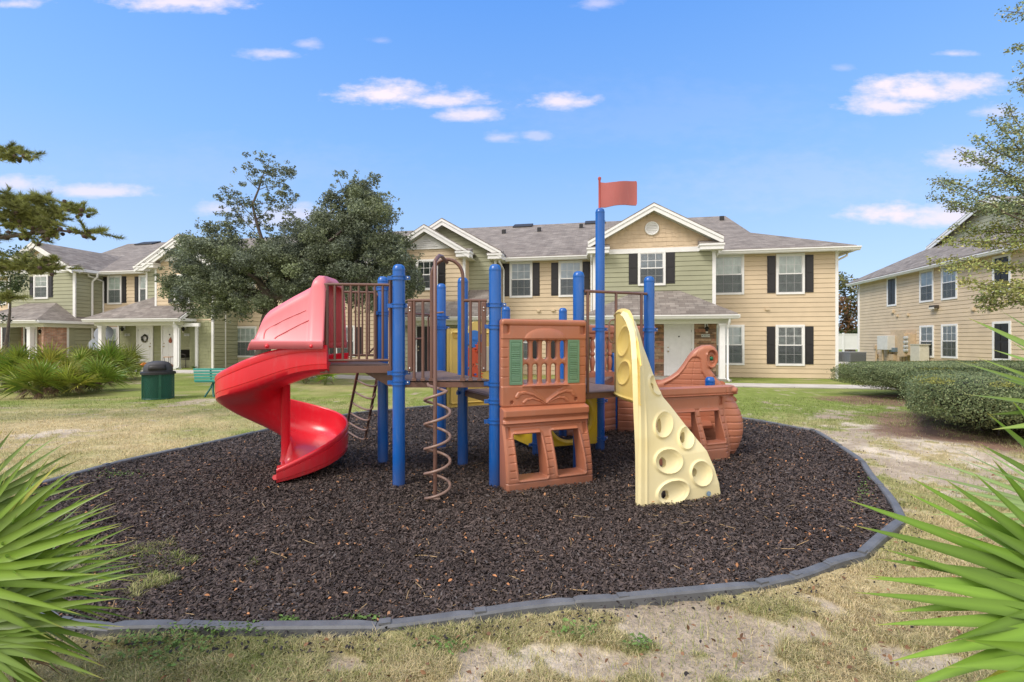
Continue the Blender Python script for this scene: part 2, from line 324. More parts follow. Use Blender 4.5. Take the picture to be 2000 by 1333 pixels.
GRN = [(470,1300,260,70,.55),(250,1110,70,25,1.0),(430,1228,110,16,.9),(1000,1290,60,30,.5),(1130,1240,50,20,.5),(230,930,60,14,.7),(470,846,40,5,.8),(1640,905,30,20,.6),(1700,1000,40,30,.6),(1250,1262,30,22,.6),(1780,1040,80,40,.4)]
def toPx(x, y, z=0): return 1000+F*x/y, 666+(EYE-z)*F/y
def masks(x, y):
    ys = np.maximum(y, 1.0); px, py = toPx(x, ys); near = y > .8
    n1 = fbm(x, y, .9, 5, 3); n2 = fbm(x, y, .22, 4, 9); n3 = fbm(x, y, 3.2, 4, 21); n4 = fbm(x, y, .45, 4, 33)
    sand = np.zeros_like(n1)
    for cx_, cy_, a, b, s in PATCH:
        c = G(cx_, cy_); ra = a/F*c[1]; rb = abs(G(cx_, cy_-b)[1]-G(cx_, cy_+b)[1])/2
        sand = np.maximum(sand, s*np.exp(-(((x-c[0])/ra)**2+((y-c[1])/rb)**2)*1.0))
    sand = sm(sand*.95+(n1-.5)*1.15+(n2-.5)*1.5+(fbm(x, y, .07, 2, 77)-.5)*.7, .30, .62)
    sand = np.maximum(sand, sm(n1+.5*n2, 1.02, 1.12)*sm(-y, -8, -4)*.7)
    gr = .34+.5*sm(y, 8.2, 11.5)+.28*sm(x, 1.5, 4.5)*sm(y, 6, 9)
    for cx_, cy_, a, b, s in GRN:
        c = G(cx_, cy_); ra = a/F*c[1]; rb = abs(G(cx_, cy_-b)[1]-G(cx_, cy_+b)[1])/2
        gr = gr+s*.6*np.exp(-(((x-c[0])/ra)**2+((y-c[1])/rb)**2))
    gr = np.clip(gr+(n3-.5)*1.2+(n1-.5)*.8+(n4-.5)*.8-.02, 0, 1)
    return sand, gr, n1, n2
C_DRY = np.array([.52,.43,.235]); C_GRN = np.array([.22,.275,.065]); C_SAND = np.array([.63,.55,.44]); C_DIRT = np.array([.27,.20,.135]); C_STRAW = np.array([.22,.14,.10])
HED = [(10.8,11.9,2.6,.6),(8.7,7.7,1.9,1.5)]
def ground_col(x, y):
    sand, gr, n1, n2 = masks(x, y)
    c = C_DRY*(1-gr[..., None])+C_GRN*gr[..., None]; c = c*(.74+.5*n2[..., None])
    s = C_SAND*(.72+.5*fbm(x, y, .12, 3, 5)[..., None]); dirt = sm(n1+.6*n2, .70, .95)[..., None]*.55; s = s*(1-dirt)+C_DIRT*dirt
    c = c*(1-sand[..., None])+s*sand[..., None]
    # pine straw bed under the hedges, bare bed by the far building
    bed = np.zeros_like(n1)
    for hx, hy, a, b in HED: bed = np.maximum(bed, 1.2-np.hypot((x-hx)/(a+.7), (y-hy)/(b+.6)))
    bed = sm(bed+(n1-.5)*.5+(n2-.5)*.3, .12, .35); c = c*(1-bed[..., None])+C_STRAW*(.6+.9*n2[..., None])*bed[..., None]
    return c, sand, gr, bed
xs = np.unique(np.concatenate([np.linspace(-400,-40,10), np.linspace(-40,-9,60), np.linspace(-9,9,330), np.linspace(9,40,60), np.linspace(40,400,10)]))
ys = np.unique(np.concatenate([np.linspace(-30,.6,14), np.linspace(.6,12,300), np.linspace(12,40,130), np.linspace(40,120,16), np.linspace(120,900,10)]))
X, Y = np.meshgrid(xs, ys, indexing='ij'); c, sand, gr, bed = ground_col(X, Y)
Z = gz(X, Y)+(fbm(X, Y, .35, 3, 2)-.5)*.035*sm(-Y, -14, -9)+(fbm(X, Y, .08, 2, 12)-.5)*.014*sm(-Y, -7, -4)-.012*sand
Z = np.where(in_mulch(X, Y) < .02, -.05, Z)
idx = np.arange(X.size).reshape(X.shape)
Fq = np.stack([idx[:-1,:-1], idx[1:,:-1], idx[1:,1:], idx[:-1,1:]], -1).reshape(-1, 4)
GM = vcolmat('lawn_soil', .9, .15, bump=(45, .7), noise=(22, .28))
g = np_mesh('ground', np.stack([X, Y, Z], -1).reshape(-1, 3), Fq, GM, None, c.reshape(-1, 3), 180); tag(g, kind='structure')
# mulch bed base
poly = MB(); poly.poly([(p[0], p[1], .0) for p in BP][::-1] if False else [(p[0], p[1], .0) for p in BP])
mb = poly.build('mulch_bed', mat('mulch_soil', (.028,.021,.019), .9, noise=(60,.5), bump=(120,1.0))); tag(mb, kind='structure')
# rubber mulch chips
def sample_in(n, ymin, ymax, pw, test):
    out = []; tot_ = 0
    while tot_ < n:
        u = rng.random(n); y = (ymin**(1-pw)+u*(ymax**(1-pw)-ymin**(1-pw)))**(1/(1-pw)); x = (rng.random(n)*2-1)*1.12*y
        k = test(x, y); out.append(np.stack([x[k], y[k]], 1)); tot_ += k.sum()
    return np.concatenate(out)[:n]
def frames(n, tilt):
    a = rng.random(n)*2*np.pi; t = rng.normal(0, tilt, n); r = rng.normal(0, tilt, n)
    d = np.stack([np.cos(a)*np.cos(t), np.sin(a)*np.cos(t), np.sin(t)], 1); s0 = np.stack([-np.sin(a), np.cos(a), np.zeros(n)], 1); up = np.cross(d, s0)
    s = s0*np.cos(r)[:, None]+up*np.sin(r)[:, None]; return d, s, np.cross(d, s)
pt = sample_in(330000, 2.35, 11.3, 1.35, lambda x, y: in_mulch(x, y) < -.03)
n = len(pt); d, s, up = frames(n, .38); Lh = rng.uniform(.005, .0155, n)*(1+.06*pt[:,1]); Wd = Lh*rng.uniform(.22, .5, n); z = rng.uniform(.003, .030, n)+.018*(fbm(pt[:,0], pt[:,1], .5, 3, 4)-.3)
C = np.column_stack([pt, z]); bend = (rng.uniform(-.25, .45, n)*Lh)[:, None]
V = np.stack([C-d*Lh[:,None]-s*Wd[:,None]*.6, C-d*Lh[:,None]+s*Wd[:,None]*.8, C+s*Wd[:,None]+up*bend, C+d*Lh[:,None]+s*Wd[:,None]*.5, C+d*Lh[:,None]-s*Wd[:,None]*.7, C-s*Wd[:,None]+up*bend], 1)
b = (np.arange(n)*6)[:, None]; Fq = np.concatenate([b+[0,5,2,1], b+[5,4,3,2]])
tone = np.array([.070,.053,.047])*rng.uniform(.45, 1.65, n)[:, None]**1.2*(.72+.62*fbm(pt[:,0], pt[:,1], 1.1, 4, 61))[:, None]
k = rng.random(n); pale = k < .012+.012*sm(pt[:,0], 1, 4); tone[pale] = np.array([.42,.22,.11])*rng.uniform(.5, 1.3, pale.sum())[:, None]
k2 = (k > .965); tone[k2] = np.array([.11,.10,.10])*rng.uniform(.6, 1.3, k2.sum())[:, None]
o = np_mesh('mulch_chips', V.reshape(-1, 3), Fq, vcolmat('rubber_chip', .75, .3), None, np.repeat(tone, 6, 0)); tag(o, 'dark brown shredded rubber mulch covering the play area', 'mulch', kind='stuff')
# pine needles / twigs on the mulch
n = 420; pt = sample_in(n, 2.4, 9, 1.3, lambda x, y: in_mulch(x, y) < -.05); mbn = MB()
for x, y in pt:
    a = random.uniform(0, 6.28); l = random.choice([.03,.05,.05,.08,.2]) * random.uniform(.6, 1.2)*.8; bnd = random.uniform(-.3, .3); z = .03
    p = [(x+math.cos(a+bnd*t)*l*t, y+math.sin(a+bnd*t)*l*t, z+.006*math.sin(t*3.1)) for t in (-.5, 0, .5)]; mbn.tube(p, .0014+l*.008, 4)
tag(mbn.build('dry_twigs', mat('dry_twig', (.42,.29,.15), .8, noise=(30,.4))), 'scattered dry tan twigs and needles lying on the mulch', 'twigs', kind='stuff')
# grass blades
def grass_test(x, y):
    m_, g_, b_ = masks(x, y)[0:3]; inm = in_mulch(x, y); c = G(250, 1110)
    patch = (np.hypot((x-c[0]+.1)/.62, (y-c[1]+.03)/.33)+(fbm(x, y, .15, 3, 8)-.5)*1.6 < .95)
    return ((inm > .06) & (rng.random(len(x)) > m_*.93)) | (patch & (inm < -.05))
def blades(n, ymin, ymax, pw, h0, h1, wd, seedtest=grass_test):
    pt = sample_in(n, ymin, ymax, pw, seedtest); x, y = pt.T; sand, gr, n1, n2 = masks(x, y); clump = fbm(x, y, .12, 2, 40)
    a = rng.random(n)*2*np.pi; ln = rng.uniform(h0, h1, n)*(.35+1.3*clump)*(1+.03*y); lean = rng.uniform(.3, 1.5, n)*ln; base = np.column_stack([x, y, gz(x, y)+np.where(in_mulch(x,y) < 0, .01, -.004)])
    dr = np.stack([np.cos(a), np.sin(a), np.zeros(n)], 1); sd_ = np.stack([-np.sin(a), np.cos(a), np.zeros(n)], 1)*(wd*(1+.14*y))[:, None]
    mid = base+dr*(lean*.35)[:, None]+np.array([0,0,1])*(ln*.6)[:, None]; tip = base+dr*lean[:, None]+np.array([0,0,1])*(ln*.78)[:, None]
    V = np.stack([base-sd_, base+sd_, mid+sd_*.7, mid-sd_*.7, tip], 1); b = (np.arange(n)*5)[:, None]
    g2 = np.clip(gr+rng.normal(0, .25, n), 0, 1)[:, None]; g2 = np.where(in_mulch(x, y)[:, None] < 0, np.clip(g2+.25, 0, 1), g2)
    tone = (np.array([.66,.54,.32])*(1-g2)+np.array([.20,.27,.055])*g2)*rng.uniform(.55, 1.3, n)[:, None]
    tri = np.concatenate([np.column_stack([b[:,0], b[:,0]+1, b[:,0]+2]), np.column_stack([b[:,0], b[:,0]+2, b[:,0]+3]), np.column_stack([b[:,0]+3, b[:,0]+2, b[:,0]+4])])
    return V.reshape(-1, 3), tri, np.repeat(tone, 5, 0)
V1, T1, K1 = blades(230000, 1.9, 12.5, 1.75, .016, .042, .0011)
tag(np_mesh('grass', V1, T1, vcolmat('grass_blade', .6, .25, .15), None, K1), 'short patchy half dry lawn grass', 'grass', kind='stuff')
# clover leaves by the edging and dead leaves on the sand
def litter(name, spots, size, base, label, cat, flat=.3, m=None, dz=.02):
    P = np.array(spots); n = len(P); d, s, up = frames(n, flat); r = (size*rng.uniform(.6, 1.3, n))[:, None]; C = np.column_stack([P, gz(P[:,0], P[:,1])+dz+rng.uniform(0, dz, n)])
    V = np.stack([C-d*r, C+s*r*.55-d*r*.2, C+s*r*.45+d*r*.4, C+d*r, C-s*r*.45+d*r*.4, C-s*r*.55-d*r*.2, ], 1); V[:, [1,2,4,5]] += (up*r*.25)[:, None]
    b = (np.arange(n)*6)[:, None]; Fq = np.concatenate([b+[0,1,2,3], b+[0,3,4,5]]); tone = np.array(base)*rng.uniform(.5, 1.4, n)[:, None]
    tag(np_mesh(name, V.reshape(-1,3), Fq, m or vcolmat('leaf_litter', .7, .3, .1), None, np.repeat(tone, 6, 0)), label, cat, kind='stuff')
sp_ = []
for cx_, cy_, a, b, n in [(430,1236,110,9,520),(560,1222,25,7,120),(300,1270,120,40,300),(230,930,50,8,120),(1250,1262,25,12,50),(1130,1240,40,18,60),(700,1218,50,8,60),(880,1270,60,20,60),(1690,960,20,30,90)]:
    for _ in range(n):
        q = G(cx_+random.gauss(0, a*.5), cy_+random.gauss(0, b*.5)); sp_.append(q[:2])
litter('clover', sp_, .011, (.13,.22,.055), 'small green clover weeds creeping along the edging', 'weeds', .4)
sp_ = sample_in(330, 2.0, 9, 1.8, lambda x, y: in_mulch(x, y) > .1)
litter('fallen_leaves', sp_, .014, (.24,.13,.07), 'brown fallen leaves scattered over sand and grass', 'leaves', .5)
sp_ = sample_in(260, 2.4, 9, 1.6, lambda x, y: (in_mulch(x, y) < -.05) & (rng.random(len(x)) < .25+.75*sm(x, .5, 3)))
litter('dead_leaves', sp_, .014, (.50,.23,.10), 'orange and tan leaf bits lying on the mulch', 'leaves', .4, dz=.03)
sp_ = np.concatenate([sample_in(60, 2.0, 6, 1.8, lambda x, y: (in_mulch(x, y) > .05) & (in_mulch(x, y) < 1.2)), sample_in(700, 2.0, 11, 1.5, lambda x, y: (in_mulch(x, y) > .04) & (in_mulch(x, y) < .22))])
litter('stray_chips', sp_, .011, (.035,.03,.03), 'stray dark mulch chips kicked out onto the sand', 'mulch', .4)
# plastic edging, one object per section
EM = mat('edging_plastic', (.135,.142,.155), .55, noise=(9,.25), bump=(40,.2)); ends = BP+[BP[0]]
where = ['in the bottom left foreground beside the green clover','in front of the big left palmetto','half under the tips of the left palmetto','behind the left palmetto fronds','hidden low at the far left of the bed','at the left edge of the photo','curving round under the left palmetto',
 'running out from behind the left palmetto tips','left of the red slide, in front of the trash can','left of the red slide, nearest to it','under the upper bend of the red slide','behind the foot of the red slide','behind the arched ladder','behind the two left blue posts','behind the tan wall with gears','behind the brown window wall',
 'behind the climbing wall','right behind the ship bow','at the back right corner of the bed by the hedge','sandy one, first bending toward the camera on the right','second bending toward the camera on the right','third bending toward the camera on the right','last before the rightmost corner','from the rightmost corner back toward the left','crossing bare grass on the lower right','grey end by the sand, lower right','sandy end at the lower right','long one in front of the climbing wall','short one at the overlap below the climbing wall','below the brown window wall, front edge','front centre, ending at the dark joint']
for i in range(len(BP)):
    a, b = np.array(BP[i]), np.array(ends[i+1]); l = np.hypot(*(b-a)); t = (b-a)/l; nn_ = np.array([t[1], -t[0]]); mm = MB(); K = 7; prof = [(-.036,-.04),(-.034,.030),(-.024,.041),(.024,.041),(.034,.030),(.036,-.04)]; vs = []
    bow = .02*math.sin(i*2.3)*l; lift = .007*math.sin(i*1.7)
    for k_ in range(K+1):
        q = k_/K; e = 1 if 0 < k_ < K else .82; c_ = a+(b-a)*(q*1.02-.01)+nn_*bow*math.sin(math.pi*q)
        for pu, pz in prof: vs.append((c_[0]+nn_[0]*pu*e, c_[1]+nn_[1]*pu*e, pz*e+lift*q+gz(*c_)))
    m6 = len(prof); fs = [(k_*m6+j, (k_+1)*m6+j, (k_+1)*m6+(j+1) % m6, k_*m6+(j+1) % m6) for k_ in range(K) for j in range(m6)]+[tuple(range(m6)), tuple(K*m6+j for j in range(m6))[::-1]]
    mm.add(vs, fs); c_ = b-t*.05; mm.obox((c_[0], c_[1], .040), (*t,0), (*nn_,0), (0,0,1), .06, .045, .010)
    tag(mm.build('edging_section', EM, smooth=35), 'dark grey plastic edging section '+where[i], 'edging', 'plastic edging sections round the mulch bed')
# ================================================================ building frames
u0 = np.array([.9821, -.1882]); A = Plane((12.91, 18.65), u0)          # long facade facing the camera
B = Plane((23.14, 31.4), (-.1882, -.9821))                            # end wall of the building on the right
# sidewalk
def ribbon(name, pts, wd, m, h=.035):
    mm = MB(); P = [np.array(p) for p in pts]; vs = []
    for i, p in enumerate(P):
        t = P[min(i+1, len(P)-1)]-P[max(i-1, 0)]; t = t/np.hypot(*t); q = np.array([t[1], -t[0]])*wd/2
        for e in (1, -1):
            c_ = p+q*e; zz = float(gz(*c_)); vs += [(c_[0], c_[1], zz+h), (c_[0], c_[1], zz-.1)]
    fs = []
    for i in range(len(P)-1): a = i*4; b = a+4; fs += [(a, b, b+2, a+2), (a, a+1, b+1, b), (a+2, b+2, b+3, a+3)]
    mm.add(vs, fs+[(0,2,3,1)]); return tag(mm.build(name, m, uv=True), kind='structure')
CONC = brickmat('concrete_slabs', (.52,.49,.45), (.56,.53,.48), (.30,.28,.25), 1.5, 1.5, 0, .012, .9, .3, 3, .1, .12)
ribbon('sidewalk', [A.pt(a, 0, 3.75)[:2] for a in np.linspace(-45, .6, 60)], 1.2, CONC)
ribbon('path', [A.pt(A.S(1326, 2.6), 0, d_)[:2] for d_ in (1.0, 2.0, 3.16)], 1.3, CONC, .03)
ribbon('path', [A.pt(A.S(285, 2.6), 0, d_)[:2] for d_ in (1.0, 2.0, 3.16)], 1.3, CONC, .03)
ribbon('path', [A.pt(A.S(850, 2.6), 0, d_)[:2] for d_ in (1.0, 2.0, 3.16)], 1.3, CONC, .03)
ribbon('path', [A.pt(.6, 0, 3.75)[:2], (15.0, 17.5), (16.8, 20.5), (19.0, 25), (20, 29)], 1.1, CONC, .035)
# ================================================================ BUILDINGS
def clipseg(poly, z):                            # s-range of a convex (s,z) polygon at height z
    xs_ = []
    for i in range(len(poly)):
        a, b = poly[i], poly[(i+1) % len(poly)]
        if (a[1]-z)*(b[1]-z) <= 0 and a[1] != b[1]: xs_.append(a[0]+(b[0]-a[0])*(z-a[1])/(b[1]-a[1]))
    return (min(xs_), max(xs_)) if len(xs_) > 1 else None
def lap(pl, poly, d, name, m, parent, step=.19, shake=False, z_off=.0):
    z0 = min(p[1] for p in poly); z1 = max(p[1] for p in poly); mm = MB(); rr = random.Random(3); e = 1e-3
    k = math.floor(z0/step)*step+z_off
    while k < z1:
        a, b = max(k, z0)+e, min(k+step, z1)-e
        if b > a+.003:
            A0 = clipseg(poly, a); B0 = clipseg(poly, b)
            if A0 and B0:
                if not shake:
                    mm.poly([pl.pt(A0[0], a+.012, d+.020), pl.pt(A0[1], a+.012, d+.020), pl.pt(B0[1], b, d+.004), pl.pt(B0[0], b, d+.004)])
                    mm.poly([pl.pt(A0[0], a, d-.01), pl.pt(A0[1], a, d-.01), pl.pt(A0[1], a+.012, d+.020), pl.pt(A0[0], a+.012, d+.020)])
                else:
                    s = min(A0[0], B0[0])
                    while s < max(A0[1], B0[1]):
                        w_ = rr.uniform(.11, .3); s2 = s+w_; dr = rr.choice([0, 0, -.018, -.03]); 
                        def cl(v, Rg): return min(max(v, Rg[0]), Rg[1])
                        o_ = rr.uniform(.013, .02); lo = max(a+dr, z0)
                        q = [pl.pt(cl(s+.003, A0), lo, d+o_), pl.pt(cl(s2-.003, A0), lo, d+o_), pl.pt(cl(s2-.003, B0), b, d+.003), pl.pt(cl(s+.003, B0), b, d+.003)]
                        mm.poly(q); mm.poly([pl.pt(cl(s, A0), lo, d-.01), pl.pt(cl(s2, A0), lo, d-.01), q[1], q[0]]); s = s2
        k += step
    mm.poly([pl.pt(s, z, d-.012) for s, z in poly]); return mm.build(name, m, parent)
def pbox(mm, pl, s0, s1, z0, z1, d0, d1):
    q = [pl.pt(s, z, d)for z in (z0, z1) for s, d in ((s0, d0), (s1, d0), (s1, d1), (s0, d1))]; return mm.hexa(q)
def part(pl, s0, s1, z0, z1, d0, d1, name, m, parent, bevel=.004, uv=False):
    mm = MB(); pbox(mm, pl, s0, s1, z0, z1, d0, d1); return mm.build(name, m, parent, bevel=bevel, uv=uv)
def slab(pts, name, m, parent, th=.06, uv=True):
    mm = MB(); mm.prism(pts, (0, 0, -th)); return mm.build(name, m, parent, uv=uv)
def window(pl, s0, s1, z0, z1, d, parent, cols=3, rows=2, screen=True, curtain=CURT, pinkside=False, sill=False, fr=.085):
    f = MB(); q = .055
    pbox(f, pl, s0, s0+fr, z0, z1, d, d+q); pbox(f, pl, s1-fr, s1, z0, z1, d, d+q); pbox(f, pl, s0+fr, s1-fr, z1-fr, z1, d, d+q-.002); pbox(f, pl, s0+fr, s1-fr, z0, z0+fr, d, d+q-.002)
    wn = f.build('window', WHITE, parent, bevel=.004)
    a, b, c, e = s0+fr, s1-fr, z0+fr, z1-fr; zm = (c+e)/2+.01; sh = MB(); t = .028
    pbox(sh, pl, a, a+t, c, e, d+.012, d+.038); pbox(sh, pl, b-t, b, c, e, d+.012, d+.038); pbox(sh, pl, a+t, b-t, e-t, e, d+.012, d+.036); pbox(sh, pl, a+t, b-t, c, c+t, d+.012, d+.036); pbox(sh, pl, a+t, b-t, zm-.022, zm+.022, d+.012, d+.044)
    for i in range(1, cols): x = a+(b-a)*i/cols; pbox(sh, pl, x-.009, x+.009, c+t, e-t, d+.022, d+.035)
    for zz in ((c+zm)/2, (zm+e)/2):
        if rows > 1: pbox(sh, pl, a+t, b-t, zz-.009, zz+.009, d+.022, d+.034)
    sh.build('sash', WHITE, wn)
    mm = MB(); mm.poly([pl.pt(a, c, d+.0295), pl.pt(b, c, d+.0295), pl.pt(b, e, d+.0295), pl.pt(a, e, d+.0295)]); mm.build('pane', GLASS, wn)
    cu = MB(); K = max(8, int((b-a)/.035)); pr = [(a+(b-a)*i/K, d+.0245+.0025*math.sin(i*2.1+.7*math.sin(i*.9))) for i in range(K+1)]
    for i in range(K): cu.poly([pl.pt(pr[i][0], c, pr[i][1]), pl.pt(pr[i+1][0], c, pr[i+1][1]), pl.pt(pr[i+1][0], e, pr[i+1][1]), pl.pt(pr[i][0], e, pr[i][1])])
    cu.build('curtain', curtain, wn, smooth=60)
    if screen: mm = MB(); mm.poly([pl.pt(a, c, d+.040), pl.pt(b, c, d+.040), pl.pt(b, zm, d+.040), pl.pt(a, zm, d+.040)]); mm.build('insect_screen', SCREEN, wn)
    return wn
def shutter(pl, s0, s1, z0, z1, d, parent, cols=1):
    mm = MB(); pbox(mm, pl, s0, s1, z0, z1, d+.004, d+.030); zm = z0+(z1-z0)*.49; f = .05; W = (s1-s0)/cols
    for i in range(cols):
        for (p, q) in ((z0+f+.01, zm-.02), (zm+.03, z1-f)):
            pbox(mm, pl, s0+i*W+f*.75, s0+(i+1)*W-f*.75, p, q, d+.030, d+.034); pbox(mm, pl, s0+i*W+f, s0+(i+1)*W-f, p+f*.4, q-f*.4, d+.034, d+.044)
    return mm.build('shutter', BLACK, parent, bevel=.004)
def wpx(pl, x0, x1, y0, y1, d, parent, sh=None, **k):
    """window whose trim spans photo pixels x0..x1, y0..y1 on wall plane offset d; sh = shutter width (m) left, right"""
    s0, s1 = pl.S(x0, d), pl.S(x1, d); xm = (x0+x1)/2; z1, z0 = pl.Z(xm, y0, d), pl.Z(xm, y1, d); w_ = window(pl, s0, s1, z0, z1, d, parent, **k)
    if sh:
        if sh[0]: shutter(pl, s0-.015-sh[0], s0-.015, z0+.07, z1-.07, d, parent)
        if sh[1]: shutter(pl, s1+.015, s1+.015+sh[1], z0+.07, z1-.07, d, parent)
    return w_
def trim(pl, s, z0, z1, d, parent, w_=.1): return part(pl, s-w_/2, s+w_/2, z0, z1, d-.03, d+.03, 'corner_trim', WHITE, parent)
def gable(pl, sc, hw, d0, d1, za, sl, parent, ret=.55, zret=5.0, retL=True, retR=True, eavec=True):
    """roof over a front gable: ridge from d0 (front) back to d1; rake boards, cornice returns"""
    for e in (-1, 1):
        a = sc+e*hw; ze = za-sl*hw; pts = [pl.pt(sc, za, d0), pl.pt(a, ze, d0), pl.pt(a, ze, d1), pl.pt(sc, za, d1)]
        if e > 0: pts = pts[::-1]
        slab(pts, 'roof', ROOF, parent, .05)
        for k, (th, o, dz, m_) in enumerate(((.10,.03,-.052,WHITE),(.16,.0,-.155,WHITE),(.12,-.34,-.16,SOFFIT_SHADE))):
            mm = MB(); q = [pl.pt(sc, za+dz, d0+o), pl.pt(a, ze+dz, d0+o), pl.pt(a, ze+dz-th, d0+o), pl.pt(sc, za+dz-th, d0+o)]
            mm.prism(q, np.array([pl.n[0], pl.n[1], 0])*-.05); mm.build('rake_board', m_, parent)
        mm = MB(); mm.poly([pl.pt(sc, za-.16, d0), pl.pt(a, ze-.16, d0), pl.pt(a, ze-.16, d0-.42), pl.pt(sc, za-.16, d0-.42)]); mm.build('soffit', CREAM, parent)
        if (retL if e < 0 else retR):
            i0, i1 = sorted((a+e*.02, a-e*(ret+.28))); part(pl, i0, i1, zret, zret+.15, d0-.5, d0-.02, 'cornice_return', WHITE, parent); part(pl, i0-.03, i1+.03, zret+.15, zret+.23, d0-.5, d0+.02, 'cornice_return', WHITE, parent)
            mm = MB(); mm.prism([pl.pt(i0-.03, zret+.232, d0+.03), pl.pt(i1+.03, zret+.232, d0+.03), pl.pt(i1+.03, zret+.40, d0-.36), pl.pt(i0-.03, zret+.40, d0-.36)], (0,0,-.0)) if False else mm.hexa([pl.pt(i0-.03,zret+.232,d0-.38),pl.pt(i1+.03,zret+.232,d0-.38),pl.pt(i1+.03,zret+.232,d0+.03),pl.pt(i0-.03,zret+.232,d0+.03),pl.pt(i0-.03,zret+.40,d0-.38),pl.pt(i1+.03,zret+.40,d0-.38),pl.pt(i1+.03,zret+.245,d0+.03),pl.pt(i0-.03,zret+.245,d0+.03)]); mm.build('return_roof', ROOF, parent, uv=True)
            if eavec: part(pl, a-.06, a+.06, zret+.02, zret+.16, d1, d0-.5, 'gutter', WHITE, parent); 
            sx0, sx1 = sorted((a, a-e*.4)); part(pl, sx0, sx1, zret-.02, zret-.001, d1, d0-.05, 'soffit', CREAM, parent)
def gutter(pl, s0, s1, z, d, parent, h=.13):
    mm = MB(); pr = [(0,0),(.055,0),(.075,.05),(.11,.085),(.11,h),(.09,h),(.09,.10),(0,.10)]
    mm.prism([pl.pt(s0, z+b, d+a) for a, b in pr], np.append(pl.u*(s1-s0), 0)); mm.build('gutter', WHITE, parent)
    part(pl, s0, s1, z-.03, z+h-.01, d-.03, d-.002, 'fascia', WHITE, parent)
def spout(pl, s, ztop, d_eave, d_wall, zb, parent, kick=True):
    mm = MB(); p = [pl.pt(s, ztop, d_eave), pl.pt(s, ztop-.12, d_eave), pl.pt(s, ztop-.32, d_wall+.06), pl.pt(s, ztop-.42, d_wall+.05), pl.pt(s, zb+.12, d_wall+.05)]
    if kick: p += [pl.pt(s, zb+.05, d_wall+.10), pl.pt(s, zb+.03, d_wall+.25)]
    mm.tube(p, .042, 8); mm.build('downspout', WHITE, parent, smooth=50)
def door(pl, s0, s1, z0, z1, d, parent, m, peep=True, wreath=False, panels=True, knob_left=True):
    fr = .09; f = MB(); pbox(f, pl, s0-fr, s0, z0, z1+fr, d, d+.05); pbox(f, pl, s1, s1+fr, z0, z1+fr, d, d+.05); pbox(f, pl, s0, s1, z1, z1+fr, d, d+.048); f.build('door_frame', WHITE, parent, bevel=.004)
    mm = MB(); pbox(mm, pl, s0, s1, z0, z1, d, d+.02); W = s1-s0; H = z1-z0
    for a in (.12, .56):
        for b0, b1 in ((.08,.34),(.40,.72),(.78,.93)):
            x0, x1, y0, y1 = s0+W*a, s0+W*(a+.32), z0+H*b0, z0+H*b1; pbox(mm, pl, x0, x1, y0, y1, d+.02, d+.024); pbox(mm, pl, x0+.03, x1-.03, y0+.03, y1-.03, d+.024, d+.032)
    dr = mm.build('door', m, parent, bevel=.004); ks = s0+.07 if knob_left else s1-.07
    h = MB(); n3 = (pl.n[0], pl.n[1], 0); h.lathe(pl.pt(ks, z0+.98, d+.02), [(.028,0),(.028,.01),(.012,.015),(.012,.04),(.03,.045),(.032,.065),(.015,.08)], 12, n3); h.lathe(pl.pt(ks, z0+1.14, d+.02), [(.03,0),(.03,.015),(.02,.02)], 12, n3)
    h.build('handle', mat('brass_satin', (.45,.38,.26), .35, metal=.8), dr, smooth=50)
    if peep: h = MB(); h.lathe(pl.pt((s0+s1)/2, z0+1.58, d+.03), [(.03,0),(.03,.02),(.0,.03)], 10, n3); h.build('knocker', DARK, dr)
    for zz in (.25, 1.05, 1.8): h = MB(); ke = s1-.01 if knob_left else s0+.01; pbox(h, pl, ke-.012, ke+.012, z0+zz-.05, z0+zz+.05, d+.02, d+.035); h.build('hinge', mat('hinge_steel', (.4,.4,.38), .4, metal=.8), dr)
    return dr
def lantern(pl, s, z, d, parent):
    mm = MB(); pbox(mm, pl, s-.06, s+.06, z-.02, z+.2, d, d+.02); mm.build('lamp_plate', WHITE, parent); n3 = (0,0,1); lm = MB()
    c = pl.pt(s, z-.1, d+.12); lm.lathe(c, [(.045,0),(.055,.05),(.055,.07),(.085,.10),(.09,.12),(.05,.17),(.02,.2),(.01,.24)], 10); lm.tube([pl.pt(s, z+.12, d+.01), pl.pt(s, z+.18, d+.06), pl.pt(s, z+.13, d+.12)], .012, 6)
    o = lm.build('wall_lamp', DARK, parent, smooth=40); g_ = MB(); g_.lathe((c[0], c[1], c[2]-.07), [(.03,0),(.045,.03),(.045,.07)], 10); g_.build('lamp_glass', mat('frosted_glass', (.65,.62,.55), .3), o, smooth=50)
def text_mesh(name, body, size, O, u, parent, m, depth=.002):
    cu = bpy.data.curves.new(name, 'FONT'); cu.body = body; cu.size = size; cu.extrude = depth; cu.align_x = 'CENTER'; cu.align_y = 'CENTER'
    o = bpy.data.objects.new(name, cu); col.objects.link(o); dg = bpy.context.evaluated_depsgraph_get(); me = bpy.data.meshes.new_from_object(o.evaluated_get(dg)); bpy.data.objects.remove(o)
    u = Vector((u[0], u[1], u[2] if len(u) > 2 else 0)).normalized(); z = Vector((0,0,1)); n_ = u.cross(z); me.transform(Matrix.Translation(O) @ Matrix((( u.x, z.x, n_.x, 0),(u.y, z.y, n_.y, 0),(u.z, z.z, n_.z, 0),(0,0,0,1))))
    return link_mesh(name, me, parent, m)
